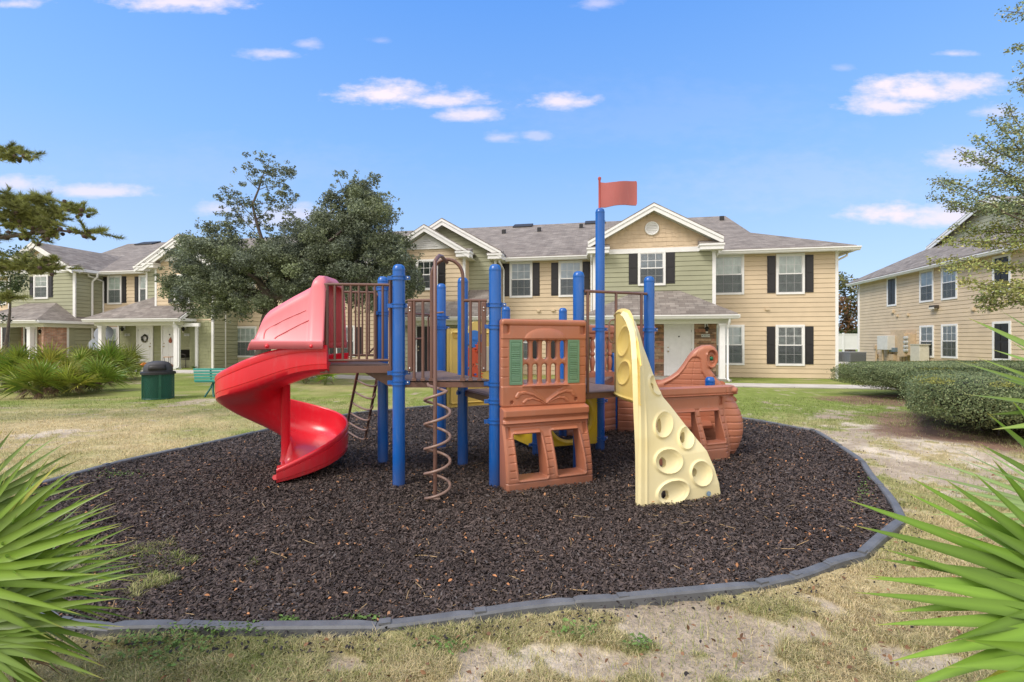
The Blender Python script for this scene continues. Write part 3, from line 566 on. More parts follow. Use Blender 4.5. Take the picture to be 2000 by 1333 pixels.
def number(pl, s, z, d, txt, parent):
    mm = MB(); pbox(mm, pl, s-.16, s+.16, z-.06, z+.06, d, d+.015); o = mm.build('number_sign', mat('sign_pale', (.55,.56,.52), .5), parent, bevel=.003)
    text_mesh('digits', txt, .11, pl.pt(s, z, d+.017), (*pl.u, 0), o, mat('digit_green', (.10,.13,.10), .5))
    for e in (-1, 1): mm = MB(); mm.lathe(pl.pt(s+e*.125, z, d+.014), [(.02,0),(.02,.006)], 10, (pl.n[0], pl.n[1], 0)); mm.build('sign_mark', DARK, o)
def column(pl, s, d, z0, z1, parent, w_=.2):
    mm = MB(); h = w_/2; pbox(mm, pl, s-h, s+h, z0+.1, z1-.08, d-h, d+h); pbox(mm, pl, s-h-.04, s+h+.04, z0, z0+.06, d-h-.04, d+h+.04); pbox(mm, pl, s-h-.02, s+h+.02, z0+.06, z0+.1, d-h-.02, d+h+.02); pbox(mm, pl, s-h-.03, s+h+.03, z1-.08, z1, d-h-.03, d+h+.03); mm.build('column', WHITE, parent, bevel=.006)
def roundvent(pl, s, z, d, r, parent):
    n3 = (pl.n[0], pl.n[1], 0); mm = MB(); c = pl.pt(s, z, d); mm.tube([np.array(c)+np.array([*(pl.u*math.cos(t)*r), math.sin(t)*r])+np.array(n3)*.03 for t in np.linspace(0, 2*math.pi, 33)[:-1]], .032, 8, closed=True)
    mm.lathe(c, [(r,0),(r,.01)], 32, n3)
    for k_ in range(7):
        zz = z-r*.78+k_*r*.26; hw = math.sqrt(max(0, r*r*.9-(zz-z)**2)); mm.hexa([pl.pt(s-hw,zz-.012,d+.03),pl.pt(s+hw,zz-.012,d+.03),pl.pt(s+hw,zz-.006,d+.036),pl.pt(s-hw,zz-.006,d+.036),pl.pt(s-hw,zz+.03,d+.008),pl.pt(s+hw,zz+.03,d+.008),pl.pt(s+hw,zz+.036,d+.014),pl.pt(s-hw,zz+.036,d+.014)])
    mm.build('gable_vent', WHITE, parent, smooth=40)
# ---------------------------------------------------------------- the long building
K43 = .43
bld = thing('apartment_building', 'long two storey tan and green building with white gables behind the playground', 'building', A.pt(-10, 0, 0))
S = A.S; sL = S(-140, 0); HT = 5.15
lap(A, [(sL, -.05), (0, -.05), (0, HT), (sL, HT)], 0, 'wall', TAN, bld)
part(A, sL, 0, -.05, HT, -14, -.02, 'rear_wall', TAN, bld, 0)
trim(A, -.05, 0, HT, 0, bld, .11)
def zr(d): return 5.2+K43*(.45-d)
R1, R2 = -7.0, -2.5; sRidge = S(250, -7)
slab([A.pt(S(205,-4.4), 5.2, .45), A.pt(.45, 5.2, .45), A.pt(R2, zr(R2), R2), A.pt(R2, zr(R1), R1), A.pt(sRidge, zr(R1), R1), A.pt(S(205,-4.4), zr(-4.2), -4.2)], 'roof', ROOF, bld)
slab([A.pt(sL, 5.2, .45), A.pt(S(205,-4.4), 5.2, .45), A.pt(S(205,-4.4), zr(-4.2), -4.2), A.pt(sL, zr(-4.2), -4.2)], 'roof', ROOF, bld)
slab([A.pt(.45, 5.2, .45), A.pt(.45, 5.2, -14.4), A.pt(R2, zr(R2), -11.5), A.pt(R2, zr(R2), R2)], 'roof', ROOF, bld)
slab([A.pt(sRidge, zr(R1), R1), A.pt(R2, zr(R1), R1), A.pt(R2, zr(R2), -11.5), A.pt(.45, 5.2, -14.4), A.pt(sL, 5.2, -14.4), A.pt(S(205,-4.4), zr(-4.2), -9.8)], 'roof', ROOF, bld)
mm = MB(); mm.poly([A.pt(R2-.02, zr(R2)-.1, R2), A.pt(R2-.02, zr(R1)-.02, R1), A.pt(R2-.02, zr(R2)-.1, -11.5)]); mm.build('gable_wall', GREEN, bld)
part(A, S(1400,0), .55, HT-.06, HT-.03, -.1, .44, 'soffit', CREAM, bld); part(A, sL, S(1150,0), HT-.06, HT-.03, -.1, .44, 'soffit', CREAM, bld)
part(A, 0, .44, HT-.06, HT-.03, -14, 0, 'soffit', CREAM, bld)
gutter(A, S(1385,.45), .57, 5.02, .45, bld); gutter(A, S(975,.45), S(1165,.45), 5.02, .45, bld); gutter(A, S(192,.45), S(285,.45), 5.02, .45, bld)
gutter(A, S(440,.45), S(770,.45), 5.02, .45, bld); gutter(A, sL, S(0,.45), 5.02, .45, bld)
part(A, .45, .56, 5.02, 5.15, -14.4, .45, 'gutter', WHITE, bld)
mm = MB(); mm.tube([A.pt(.48, 5.02, -.35), A.pt(.48, 4.93, -.35), A.pt(.12, 4.74, -.35), A.pt(.06, 4.6, -.35), A.pt(.06, .1, -.35)], .042, 8); mm.build('downspout', WHITE, bld, smooth=50)
# front windows on the main wall plane
SH = .31
wpx(A, 1515.2, 1571, 495.3, 575, 0, bld, (SH,SH)); wpx(A, 1514.3, 1571, 634.5, 714.5, 0, bld, (SH,SH), curtain=mat('curtain_dim', (.34,.38,.36), .8, noise=(7,.5)))
wpx(A, 1373, 1453, 498, 576, 0, bld, cols=4); wpx(A, 1373, 1453.5, 634.5, 713, 0, bld, cols=4, curtain=BLIND)
wpx(A, 995.6, 1040, 511, 581.5, 0, bld, (SH,SH), curtain=mat('blind_slats', (.40,.46,.50), .5, noise=(5,.2))); wpx(A, 1091, 1137.5, 509, 580, 0, bld, (SH,SH), curtain=mat('sheer_white', (.62,.68,.76), .8, noise=(4,.15)))
wpx(A, 994, 1040, 636, 703, 0, bld, (SH,SH), curtain=BLIND); wpx(A, 1090, 1137, 636, 705, 0, bld, (SH,SH), curtain=BLIND)
wpx(A, 211, 238.7, 538, 594.5, 0, bld, (.27,.27), cols=2); wpx(A, 272.5, 300, 537, 592, 0, bld, (.27,.27), cols=2)
wpx(A, 458.3, 502, 637.4, 698, 0, bld, None, cols=4); wpx(A, 656, 694.5, 636, 697, 0, bld, (SH,SH), curtain=BLIND)
wpx(A, 462, 500, 529, 588, 0, bld, (SH,0), cols=4); wpx(A, 656, 694, 521, 585, 0, bld, (SH,SH)); wpx(A, 560, 598, 525, 586, 0, bld, (SH,SH)); wpx(A, 560, 598, 637, 697, 0, bld, (SH,SH), curtain=BLIND)
wpx(A, 212, 231, 639, 690, 0, bld, None, cols=2); wpx(A, -14, 14, 548, 596, 0, bld, (SH,0), cols=2)
for x, y in ((1052,607),(1080.5,606),(1497.5,604)):
    s_, z_ = S(x, 0), A.Z(x, y, 0); part(A, s_-.075, s_+.075, z_-.05, z_+.05, 0, .09, 'vent_hood', TAN, bld, .012)
# right bay with big gable over a stone porch
s0, s1 = S(1161, 1.3), S(1394.5, 1.3); sc = (s0+s1)/2; d_ = 1.3
lap(A, [(s0, 2.35), (s1, 2.35), (s1, 5.02), (s0, 5.02)], d_, 'bay_wall', GREEN, bld, z_off=.07)
for e, s_ in ((0, s0), (1, s1)): part(A, s_-.01 if e else s_, s_ if e else s_+.01, 2.3, 5.1, -.05, d_-.02, 'bay_side', GREEN, bld, 0); trim(A, s_, 2.35, 5.02, d_, bld, .13)
zap = A.Z(1273.5, 395, d_+.42); hw = sc-S(1147, d_+.42)-.02; sl = .545
lap(A, [(s0, 5.17), (s1, 5.17), (s1, zap-sl*(s1-sc)-.2), (sc, zap-.2), (s0, zap-sl*(sc-s0)-.2)], d_, 'gable_wall', TANSH, bld, .17, True)
part(A, s0-.02, s1+.02, 5.0, 5.19, d_-.02, d_+.045, 'band_board', WHITE, bld)
gable(A, sc, hw, d_+.42, -3.4, zap, sl, bld)
roundvent(A, S(1273, d_), A.Z(1273, 446.5, d_), d_+.02, .245, bld)
wpx(A, 1245.8, 1299.7, 490.5, 558, d_, bld, (.34,.34), curtain=mat('sheer_blue', (.50,.56,.64), .8, noise=(4,.15)))
spout(A, s1+.14, 5.02, d_+.25, .02, 2.6, bld, False); spout(A, s0-.12, 5.02, d_+.3, .9, 2.6, bld, False)
def stone(pl, s_a, s_b, z0, z1, d, parent, name='stone_wall', m=STONE):
    rr = random.Random(5); mm = MB(); z = z0
    if m is STONE:
        while z < z1:
            h = rr.choice((.05,.075,.1,.13)); h = min(h, z1-z); s = s_a-rr.random()*.2
            while s < s_b:
                l = rr.uniform(.14, .5); a_, b_ = max(s, s_a), min(s+l, s_b)
                if b_ > a_+.01: mm.mi = rr.randrange(4); pbox(mm, pl, a_+.004, b_-.004, z+.003, z+h-.003, d-.05, d+rr.uniform(.0, .035))
                s += l
            z += h
        ms = [mat('ledge_a', (.34,.20,.11), .85, noise=(9,.35), bump=(30,.6)), mat('ledge_b', (.45,.31,.20), .85, noise=(9,.3), bump=(30,.6)), mat('ledge_c', (.22,.14,.09), .85, noise=(9,.4), bump=(30,.6)), mat('ledge_d', (.46,.235,.15), .85, noise=(9,.25), bump=(30,.6)), mat('ledge_gap', (.05,.035,.025), .9)]
        mm.mi = 4; mm.poly([pl.pt(s_a, z0, d-.03), pl.pt(s_b, z0, d-.03), pl.pt(s_b, z1, d-.03), pl.pt(s_a, z1, d-.03)]); return mm.build(name, ms, parent)
    pbox(mm, pl, s_a, s_b, z0, z1, d-.1, d); return mm.build(name, m, parent, uv=True)
def porch(pl, sa, sb, df, ze, db, ra, rb, zr_, parent, zs, gz0=0, rightgable=False):
    """porch roof: eave sa..sb at d=df, ridge ra..rb at d=db"""
    q = pl.pt; e = .06
    slab([q(sa,ze,df), q(sb,ze,df), q(rb,zr_,db), q(ra,zr_,db)], 'porch_roof', ROOF, parent, .05)
    if sa < ra: slab([q(ra,zr_,db), q(ra,zr_,-.02), q(sa,ze,-.02), q(sa,ze,df)], 'porch_roof', ROOF, parent, .05)
    if not rightgable: slab([q(sb,ze,df), q(sb,ze,-.02), q(rb,zr_,-.02), q(rb,zr_,db)], 'porch_roof', ROOF, parent, .05)
    else:
        mm = MB(); mm.prism([q(sb, ze-.05, df), q(sb, zr_-.05, db), q(sb, zr_-.22, db), q(sb, ze-.22, df)], np.append(pl.u*.05, 0)); mm.build('rake_board', WHITE, parent)
        mm = MB(); mm.prism([q(sb-.12, ze-.1, df-.5), q(sb-.12, zr_-.1, db), q(sb-.12, ze-.1, db)], np.append(pl.u*-.04, 0)); mm.build('porch_side', GREENSH, parent)
    gutter(pl, sa-.03, sb+.03, ze-.17, df-.02, parent, .125)
    part(pl, sb, sb+.08, ze-.17, ze-.04, 0, df, 'gutter', WHITE, parent); part(pl, sa-.08, sa, ze-.17, ze-.04, 0, df, 'gutter', WHITE, parent)
    part(pl, sa+.05, sb-.05, ze-.20, ze-.17, 0.02, df-.03, 'porch_ceiling', CREAM, parent)
    part(pl, sa+.15, sb-.15, ze-.36, ze-.20, df-.52, df-.36, 'porch_beam', CREAM, parent); part(pl, sb-.33, sb-.17, ze-.36, ze-.20, .05, df-.52, 'porch_beam', CREAM, parent)
    part(pl, sa+.2, sb-.15, -.1, .09+gz0, .05, df-.25, 'porch_slab', CONC, parent, .004)
sa, sb = S(1140, 2.5), S(1441.5, 2.5); ze = A.Z(1380, 621, 2.6)+.17
porch(A, sa, sb, 2.5, ze, 1.3, S(1240,1.3), S(1328,1.3), A.Z(1285,568.5,1.3), bld, 0)
stone(A, S(1161,.85), S(1399,.85), .05, 2.3, .85, bld); part(A, S(1399,.85), S(1399,.85)+.02, .05, 2.35, 0, .84, 'bay_side', GREEN, bld, 0)
sd0, sd1 = S(1301,.85), S(1350.5,.85); door(A, sd0, sd1, .1, .1+2.05, .87, bld, WHITE)
part(A, sd0-.3+.0, sd0-.29, .1, .11, .86, .87, 'sill', WHITE, bld)
column(A, S(1410,2.1), 2.1, .03, ze-.36, bld); column(A, S(1160,2.1), 2.1, .03, ze-.36, bld)
spout(A, S(1425,2.45), ze-.17, 2.45, 2.14, .03, bld)
s_ = S(1379,.87); lantern(A, s_, A.Z(1379, 640, .87)-.05, .89, bld); number(A, S(1378,.89), A.Z(1378, 655.5,.89), .89, '502', bld)
# centre double gable
def double_gable(tx0, tx1, gx0, gx1, tapex, gapex, wins):
    s0, s1 = S(tx0, 1.6), S(tx1, 1.6); sc = (s0+s1)/2; z0 = 2.4
    za = A.Z(tapex[0], tapex[1], 2.0); hw = (s1-s0)/2+.33; sl = .6
    lap(A, [(s0, z0), (s1, z0), (s1, za-sl*(s1-sc)-.2), (sc, za-.2), (s0, za-sl*(sc-s0)-.2)], 1.6, 'bay_wall', TAN, bld)
    gable(A, sc, hw, 2.0, -1.5, za, sl, bld, .3, 5.0, eavec=False)
    zv = za-.95; hv = .62; mm = MB(); mm.prism([A.pt(sc-hv-.45, zv-.05, 1.62), A.pt(sc+hv+.45, zv-.05, 1.62), A.pt(sc, zv+(hv+.45)*.6-.02, 1.62)], np.array([*A.n, 0])*.05); 
    for k_ in range(5):
        zz = zv+.05+k_*.075; h_ = (hv-.08)*(1-(k_*.075+.03)/(hv*.62)); 
        if h_ > .03: pbox(mm, A, sc-h_, sc+h_, zz, zz+.03, 1.67, 1.70)
    mm.build('gable_vent', WHITE, bld)
    trim(A, s1, z0, 5.0, 1.6, bld, .11); trim(A, s0, z0, 5.0, 1.6, bld, .11)
    for s_ in (s0, s1): mm = MB(); mm.poly([A.pt(s_, z0, .8), A.pt(s_, z0, 1.6), A.pt(s_, 5.1, 1.6), A.pt(s_, 5.1, .8)]); mm.build('bay_side', TAN, bld)
    g0, g1 = S(gx0, .85), S(gx1, .85); gc = (g0+g1)/2; zg = A.Z(gapex[0], gapex[1], 1.25); sg = .575; hg = (g1-g0)/2+.33
    lap(A, [(g0, .05), (g1, .05), (g1, zg-sg*(g1-gc)-.2), (gc, zg-.2), (g0, zg-sg*(gc-g0)-.2)], .85, 'bay_wall', GREEN, bld)
    gable(A, gc, hg, 1.25, -3.0, zg, sg, bld, .3)
    trim(A, g0, .05, 5.0, .85, bld, .11); trim(A, g1, .05, 5.0, .85, bld, .11)
    for s_ in (g0, g1): lapside(s_, .85, bld)
    for w_ in wins: wpx(A, *w_, 1.6, bld, (.32,.32), curtain=mat('blind_dark', (.22,.25,.25), .5, noise=(5,.3)))
    return s0, s1, g0, g1
def lapside(s_, d1, parent, d0=0, z0=0, z1=5.1, m=GREEN):
    pl = Plane(A.pt(s_, 0, d1)[:2], -A.n); lap(pl, [(0, z0), (d1-d0, z0), (d1-d0, z1), (0, z1)], 0, 'bay_side', m, parent)
c0, c1, cg0, cg1 = double_gable(765, 906.5, 774, 967.5, (830,437), (865,425), [(812.7, 855.5, 507, 567)])
spout(A, cg1+.2, 5.02, .95, .02, 2.0, bld, False)
sa, sb = S(757, 2.5), S(953, 2.5); ze = A.Z(900, 624, 2.6)+.17
porch(A, sa, sb, 2.5, ze, .87, S(800,.87), sb-.0, A.Z(940,566,.87), bld, 0, rightgable=True)
door(A, S(815,.87), S(856,.87), .1, 2.15, .87, bld, BLACK, wreath=True); column(A, S(940,2.1), 2.1, .03, ze-.36, bld); column(A, S(768,2.1), 2.1, .03, ze-.36, bld)
# left double gable with shake porch
l0, l1, lg0, lg1 = double_gable(305, 415.5, 287, 439, (347.5,465), (346,456), [(341, 373, 536, 594)])
lap(A, [(S(371,1.6), .1), (l1, .1), (l1, 3.35), (S(371,1.6), 3.0)], 1.605, 'shake_wall', GREENSH, bld, .17, True)
lapside(l1, 1.6, bld, .85, .1, 5.0, GREEN); trim(A, l1, .1, 2.6, 1.6, bld, .11)
sa, sb = S(163, 2.5), S(349, 2.5); ze = A.Z(250, 627.3, 2.6)+.17
porch(A, sa, sb, 2.5, ze, .87, S(301,.87), sb, A.Z(310,580,.87), bld, 0, .1, rightgable=True)
lap(A, [(S(232,.85), .2), (S(376,.85), .2), (S(376,.85), 2.4), (S(232,.85), 2.4)], .86, 'shake_wall', GREENSH, bld, .17, True)
trim(A, S(232,.87), .2, 2.4, .87, bld, .09)
DZ = .24
door(A, S(270.5,.88), S(297,.88), DZ, DZ+2.03, .88, bld, WHITE, knob_left=False); door(A, S(319,.88), S(346,.88), DZ, DZ+2.03, .88, bld, WHITE)
column(A, S(199,2.1), 2.1, .12, ze-.36, bld); column(A, S(346,2.1), 2.1, .12, ze-.36, bld)
part(A, S(346,2.1), S(386,2.1), ze-.42, ze-.26, 1.95, 2.05, 'porch_beam', WHITE, bld); part(A, S(382,1.64), S(387,1.64), .15, ze-.3, 1.6, 1.68, 'corner_trim', WHITE, bld)
spout(A, S(338,2.5), ze-.17, 2.45, 2.15, .2, bld)
for x in (243, 362): s_ = S(x, .9); lantern(A, s_, A.Z(x, 641, .9)-.05, .9, bld)
number(A, S(249,.9), A.Z(249,654,.9), .9, '405', bld); number(A, S(365,.9), A.Z(365,654,.9), .9, '401', bld)
# left bay with gable and brick porch
d_ = 1.4; s0, s1 = S(19, d_), S(145.5, d_); sc = (s0+s1)/2
lap(A, [(s0, 2.35), (s1, 2.35), (s1, 5.02), (s0, 5.02)], d_, 'bay_wall', GREEN, bld, z_off=.07)
lapside(s1, d_, bld, 0, .1, 5.05); lapside(s0, d_, bld, 0, .1, 5.05); trim(A, s0, 2.35, 5.02, d_, bld, .13); trim(A, s1, 2.35, 5.02, d_, bld, .15)
zap = A.Z(80, 470, d_+.42); hw = (s1-s0)/2+.4; sl = .55
lap(A, [(s0, 5.17), (s1, 5.17), (s1, zap-sl*(s1-sc)-.2), (sc, zap-.2), (s0, zap-sl*(sc-s0)-.2)], d_, 'gable_wall', TANSH, bld, .17, True)
part(A, s0-.02, s1+.02, 5.0, 5.19, d_-.02, d_+.045, 'band_board', WHITE, bld); gable(A, sc, hw, d_+.42, -3.4, zap, sl, bld)
roundvent(A, S(81, d_), A.Z(81, 503, d_), d_+.02, .2, bld); wpx(A, 67.3, 95.5, 537, 584, d_, bld, (.27,.27), cols=2)
spout(A, s1+.08, 5.02, .8, .0, .15, bld, False)
mm = MB(); mm.tube([A.pt(s1+.42, 5.02, .62), A.pt(s1+.42, 4.85, .62), A.pt(s1+.1, 4.65, .6), A.pt(s1+.07, 4.5, .6), A.pt(s1+.07, .2, .6)], .05, 8); mm.build('downspout', WHITE, bld, smooth=50)
DF = 3.25; sa, sb = S(-60, DF), S(60, DF)+.0; sb = s1+.35; ze = 2.36+.17
porch(A, sa, sb, DF, ze, 1.42, S(53,1.42), S(110,1.42), A.Z(80,592,1.42), bld, 0, .1)
stone(A, S(-40,.9), s1-.1, .1, 2.4, .9, bld, 'brick_wall', BRICK)
mm = MB(); q = A.pt; mm.hexa([q(s1-.12,.05,1.75), q(s1-.0,.05,1.75), q(s1-.0,.05,2.75), q(s1-.12,.05,2.75), q(s1-.12,2.3,1.75), q(s1,2.3,1.75), q(s1,2.3,2.75), q(s1-.12,2.3,2.75)]); mm.build('brick_wall', BRICK, bld, uv=True)
part(A, s1-.1, s1+.02, .05, 2.3, 1.66, 1.75, 'corner_trim', WHITE, bld); part(A, s1-.12, s1-.01, .05, 2.3, .9, 1.66, 'bay_side', GREEN, bld, 0)
column(A, S(60, 2.9), 2.9, .12, ze-.36, bld); door(A, S(6,.92), S(27,.92), .25, 2.25, .92, bld, BLACK); door(A, S(50,.92), S(71,.92), .25, 2.25, .92, bld, BLACK)
lantern(A, S(83,.95), 2.0, .95, bld)
# roof furniture
def roofpt(px, py):                              # point of the front roof slope seen at a pixel
    best = min(np.linspace(.4, -7, 400), key=lambda d__: abs(A.Z(px, py, d__)-zr(d__))); return S(px, best), best, zr(best)
for x, y in ((984,456),(1053,452),(1135,445),(1410,430)):
    s_, dd, zz = roofpt(x, y); mm = MB(); mm.hexa([A.pt(s_-.1,zz-.05,dd+.1),A.pt(s_+.1,zz-.05,dd+.1),A.pt(s_+.1,zz,dd-.12),A.pt(s_-.1,zz,dd-.12),A.pt(s_-.1,zz+.2,dd+.1),A.pt(s_+.1,zz+.2,dd+.1),A.pt(s_+.1,zz+.26,dd-.12),A.pt(s_-.1,zz+.26,dd-.12)]); mm.build('roof_vent', DARK, bld, bevel=.02)
for x0, x1 in ((1005,1041),(1143,1182),(278,312),(140,187)):
    a, b = S(x0, -6.9), S(x1, -6.9)
    if x0 < 200: continue
    mm = MB(); mm.prism([A.pt(a, zr(-6.3)+.02, -6.3), A.pt(a, zr(-6.3)+.09, -6.3), A.pt(a, zr(-7)+.09, -7), A.pt(a, zr(-7)+.0, -7)], np.append(A.u*(b-a), 0)); mm.build('ridge_vent', DARK, bld)
# ---------------------------------------------------------------- the building on the right
r_ = thing('apartment_building', 'two storey tan building with utility boxes on its end wall, at the right edge', 'building', B.pt(6, .19, 0)); BS = B.S; T = .19
lap(B, [(0, T-.05), (14.9, T-.05), (14.9, 5.15+T), (0, 5.15+T)], 0, 'wall', TAN, r_); part(B, 0, 14.9, T-.1, 5.1+T, -16, -.02, 'rear_wall', TAN, r_, 0)
trim(B, .05, T, 5.15+T, 0, r_, .12)
mm = MB(); mm.tube([B.pt(-.1, 5.0+T, .40), B.pt(-.1, 4.85+T, .38), B.pt(.0, 4.7+T, .05), B.pt(.02, 4.5+T, .05), B.pt(.02, T, .05)], .045, 8); mm.build('downspout', WHITE, r_, smooth=50)
gutter(B, -.55, 15.4, 5.02+T, .45, r_); part(B, -.5, 15.3, 5.09+T, 5.12+T, -.1, .44, 'soffit', CREAM, r_)
eL = (-.45, 5.22+T, .5); ks = 3.2; kz = 7.15; kd = -2.5; aps = 7.45; apz = 8.72
q = B.pt; slab([q(-.45,5.22+T,.5), q(15.35,5.22+T,.5), q(14.9-ks,kz,kd), q(ks,kz,kd)], 'roof', ROOF, r_); slab([q(-.45,5.22+T,-16), q(-.45,5.22+T,.5), q(ks,kz,kd), q(aps,apz,kd-.1), q(aps,apz,-16)], 'roof', ROOF, r_)
slab([q(aps,apz,-16), q(aps,apz,kd-.1), q(14.9-ks,kz,kd), q(15.35,5.22+T,.5), q(15.35,5.22+T,-16)], 'roof', ROOF, r_)
lap(B, [(ks+.2, kz-.3), (14.9-ks-.2, kz-.3), (14.9-ks-.2, kz), (aps, apz-.1), (ks+.2, kz)], kd, 'gable_wall', GREEN, r_)
slp = (apz-kz)/(aps-ks)
for e in (-1, 1):
    a = aps+e*(aps-ks+.25); ze_ = apz-slp*(aps-ks+.25)
    pts = [q(aps, apz+.06, kd+.35), q(a, ze_+.06, kd+.35), q(a, ze_+.06, kd-.2), q(aps, apz+.06, kd-.2)]; slab(pts if e < 0 else pts[::-1], 'roof', ROOF, r_, .05)
    for th, o, dz in ((.1,.03,0),(.16,0,-.1)):
        mm = MB(); mm.prism([q(aps, apz+dz, kd+.35+o), q(a, ze_+dz, kd+.35+o), q(a, ze_+dz-th, kd+.35+o), q(aps, apz+dz-th, kd+.35+o)], np.array([*B.n, 0])*-.05); mm.build('rake_board', WHITE, r_)
for w_, k_ in (((1797.5,1824.5,527,590),2),((1840,1871,517.5,585),3),((1797.7,1825,635.5,698),2),((1840,1871.7,633,699.7),3)): wpx(B, *w_, 0, r_, cols=k_, curtain=BLIND if w_[2] > 600 else CURT)
for x0, x1, y0, y1 in ((1733.5,1752,541.5,598),(1940,1976,498,571),(1940,1976,627.5,705)):
    s0, s1 = BS(x0), BS(x1); xm = (x0+x1)/2; z1, z0 = B.Z(xm, y0), B.Z(xm, y1); f = MB(); fr = .1
    pbox(f, B, s0, s0+fr, z0, z1, 0, .05); pbox(f, B, s1-fr, s1, z0, z1, 0, .05); pbox(f, B, s0+fr, s1-fr, z1-fr, z1, 0, .048); pbox(f, B, s0+fr, s1-fr, z0, z0+fr, 0, .048); f.build('panel_frame', WHITE, r_, bevel=.004); shutter(B, s0+fr, s1-fr, z0+fr, z1-fr, 0, r_, 2)
for x, y, w_ in ((1745.5,608,.2),(1754,616.5,.12),(1775,614.5,.13),(1903,603,.16),(1936,601.5,.16)):
    s_, z_ = BS(x), B.Z(x, y); part(B, s_-w_/2, s_+w_/2, z_-w_/2, z_+w_/2, 0, .12, 'vent_hood', TAN, r_, .015)
s_, z_ = BS(1829), B.Z(1829, 600); o = part(B, s_-.22, s_+.22, z_-.07, z_+.10, 0, .22, 'flood_lamp', mat('bronze_metal', (.06,.05,.04), .5), r_, .02); part(B, s_-.2, s_+.18, z_-.1, z_-.0, .08, .235, 'lamp_lens', mat('frosted_glass', (.65,.62,.55), .3), o, .01)
# utility gear on the end wall
UT = mat('painted_utility_tan', (.55,.42,.27), .55, noise=(8,.15)); UP = mat('utility_cream', (.60,.57,.47), .5, noise=(8,.1)); UG = mat('conduit_grey', (.30,.31,.31), .5)
def bpx(x0, x1, y0, y1, d0, d1, name, m, par, bev=.01): s0, s1 = BS(x0, d1), BS(x1, d1); xm = (x0+x1)/2; return part(B, s0, s1, B.Z(xm, y1, d1), B.Z(xm, y0, d1), d0, d1, name, m, par, bev)
bpx(1739, 1789, 644, 712, 0, .03, 'mounting_board', UT, r_)
def util(name, label, cat, x, y): return thing(name, label, cat, B.pt(BS(x), B.Z(x, y), 0))
b1 = util('utility_box', 'square white metal utility cabinet fixed on the tan end wall', 'utility box', 1723, 690); bpx(1713, 1733.5, 655.5, 683, .03, .42, 'cabinet', mat('cabinet_white', (.66,.65,.60), .45, noise=(5,.08)), b1)
for x in (1718.5, 1731.5): mm = MB(); mm.tube([B.pt(BS(x), B.Z(x,683), .2), B.pt(BS(x), .15, .2)], .05, 8); mm.build('conduit', UT, b1, smooth=60)
b2 = util('meter_cabinet', 'tall tan electric meter cabinet with a column of round meters', 'meter cabinet', 1765, 695); bpx(1753, 1766, 651, 696, .03, .42, 'cabinet', UT, b2); bpx(1766.5, 1777, 652, 694, .03, .3, 'meter_panel', UT, b2)
for i, y in enumerate((660, 668.5, 677, 684.5)): mm = MB(); mm.lathe(B.pt(BS(1771.5,.3), B.Z(1771.5, y, .3), .3), [(.12,0),(.12,.03),(.10,.05),(.10,.13),(.05,.16)], 14, (B.n[0], B.n[1], 0)); mm.build('meter', mat('meter_glass', (.45,.46,.44), .15, coat=.5), b2, smooth=40)
for x in (1762, 1767, 1772): mm = MB(); mm.tube([B.pt(BS(x), B.Z(x,697), .15), B.pt(BS(x), .15, .15)], .05, 8); mm.build('conduit', UT, b2, smooth=60)
b3 = util('junction_box', 'small blue grey junction box between the two wall cabinets', 'junction box', 1742, 680); bpx(1736, 1747, 679, 687, .03, .22, 'case', mat('blue_grey_case', (.16,.21,.25), .5), b3)
for x in (1738.5, 1743): mm = MB(); mm.tube([B.pt(BS(x), B.Z(x,687), .1), B.pt(BS(x), .15, .1)], .045, 8); mm.build('conduit', UT, b3, smooth=60)
bpx(1735, 1744, 692, 704, .03, .2, 'lower_box', UT, b3)
b4 = util('pedestal_box', 'tall cream pedestal cabinet standing beside the ground floor window', 'utility box', 1787, 700); bpx(1777.5, 1796, 673, 709, .1, .55, 'case', UP, b4, .02); bpx(1777, 1796.5, 672, 673.5, .08, .58, 'lid', UP, b4, .006)
for x, y in ((1711, 678), (1714.5, 695)): s_, z_ = BS(x), B.Z(x, y); part(B, s_-.1, s_+.1, z_-.12, z_+.12, 0, .1, 'outlet_box', UT, r_, .01)
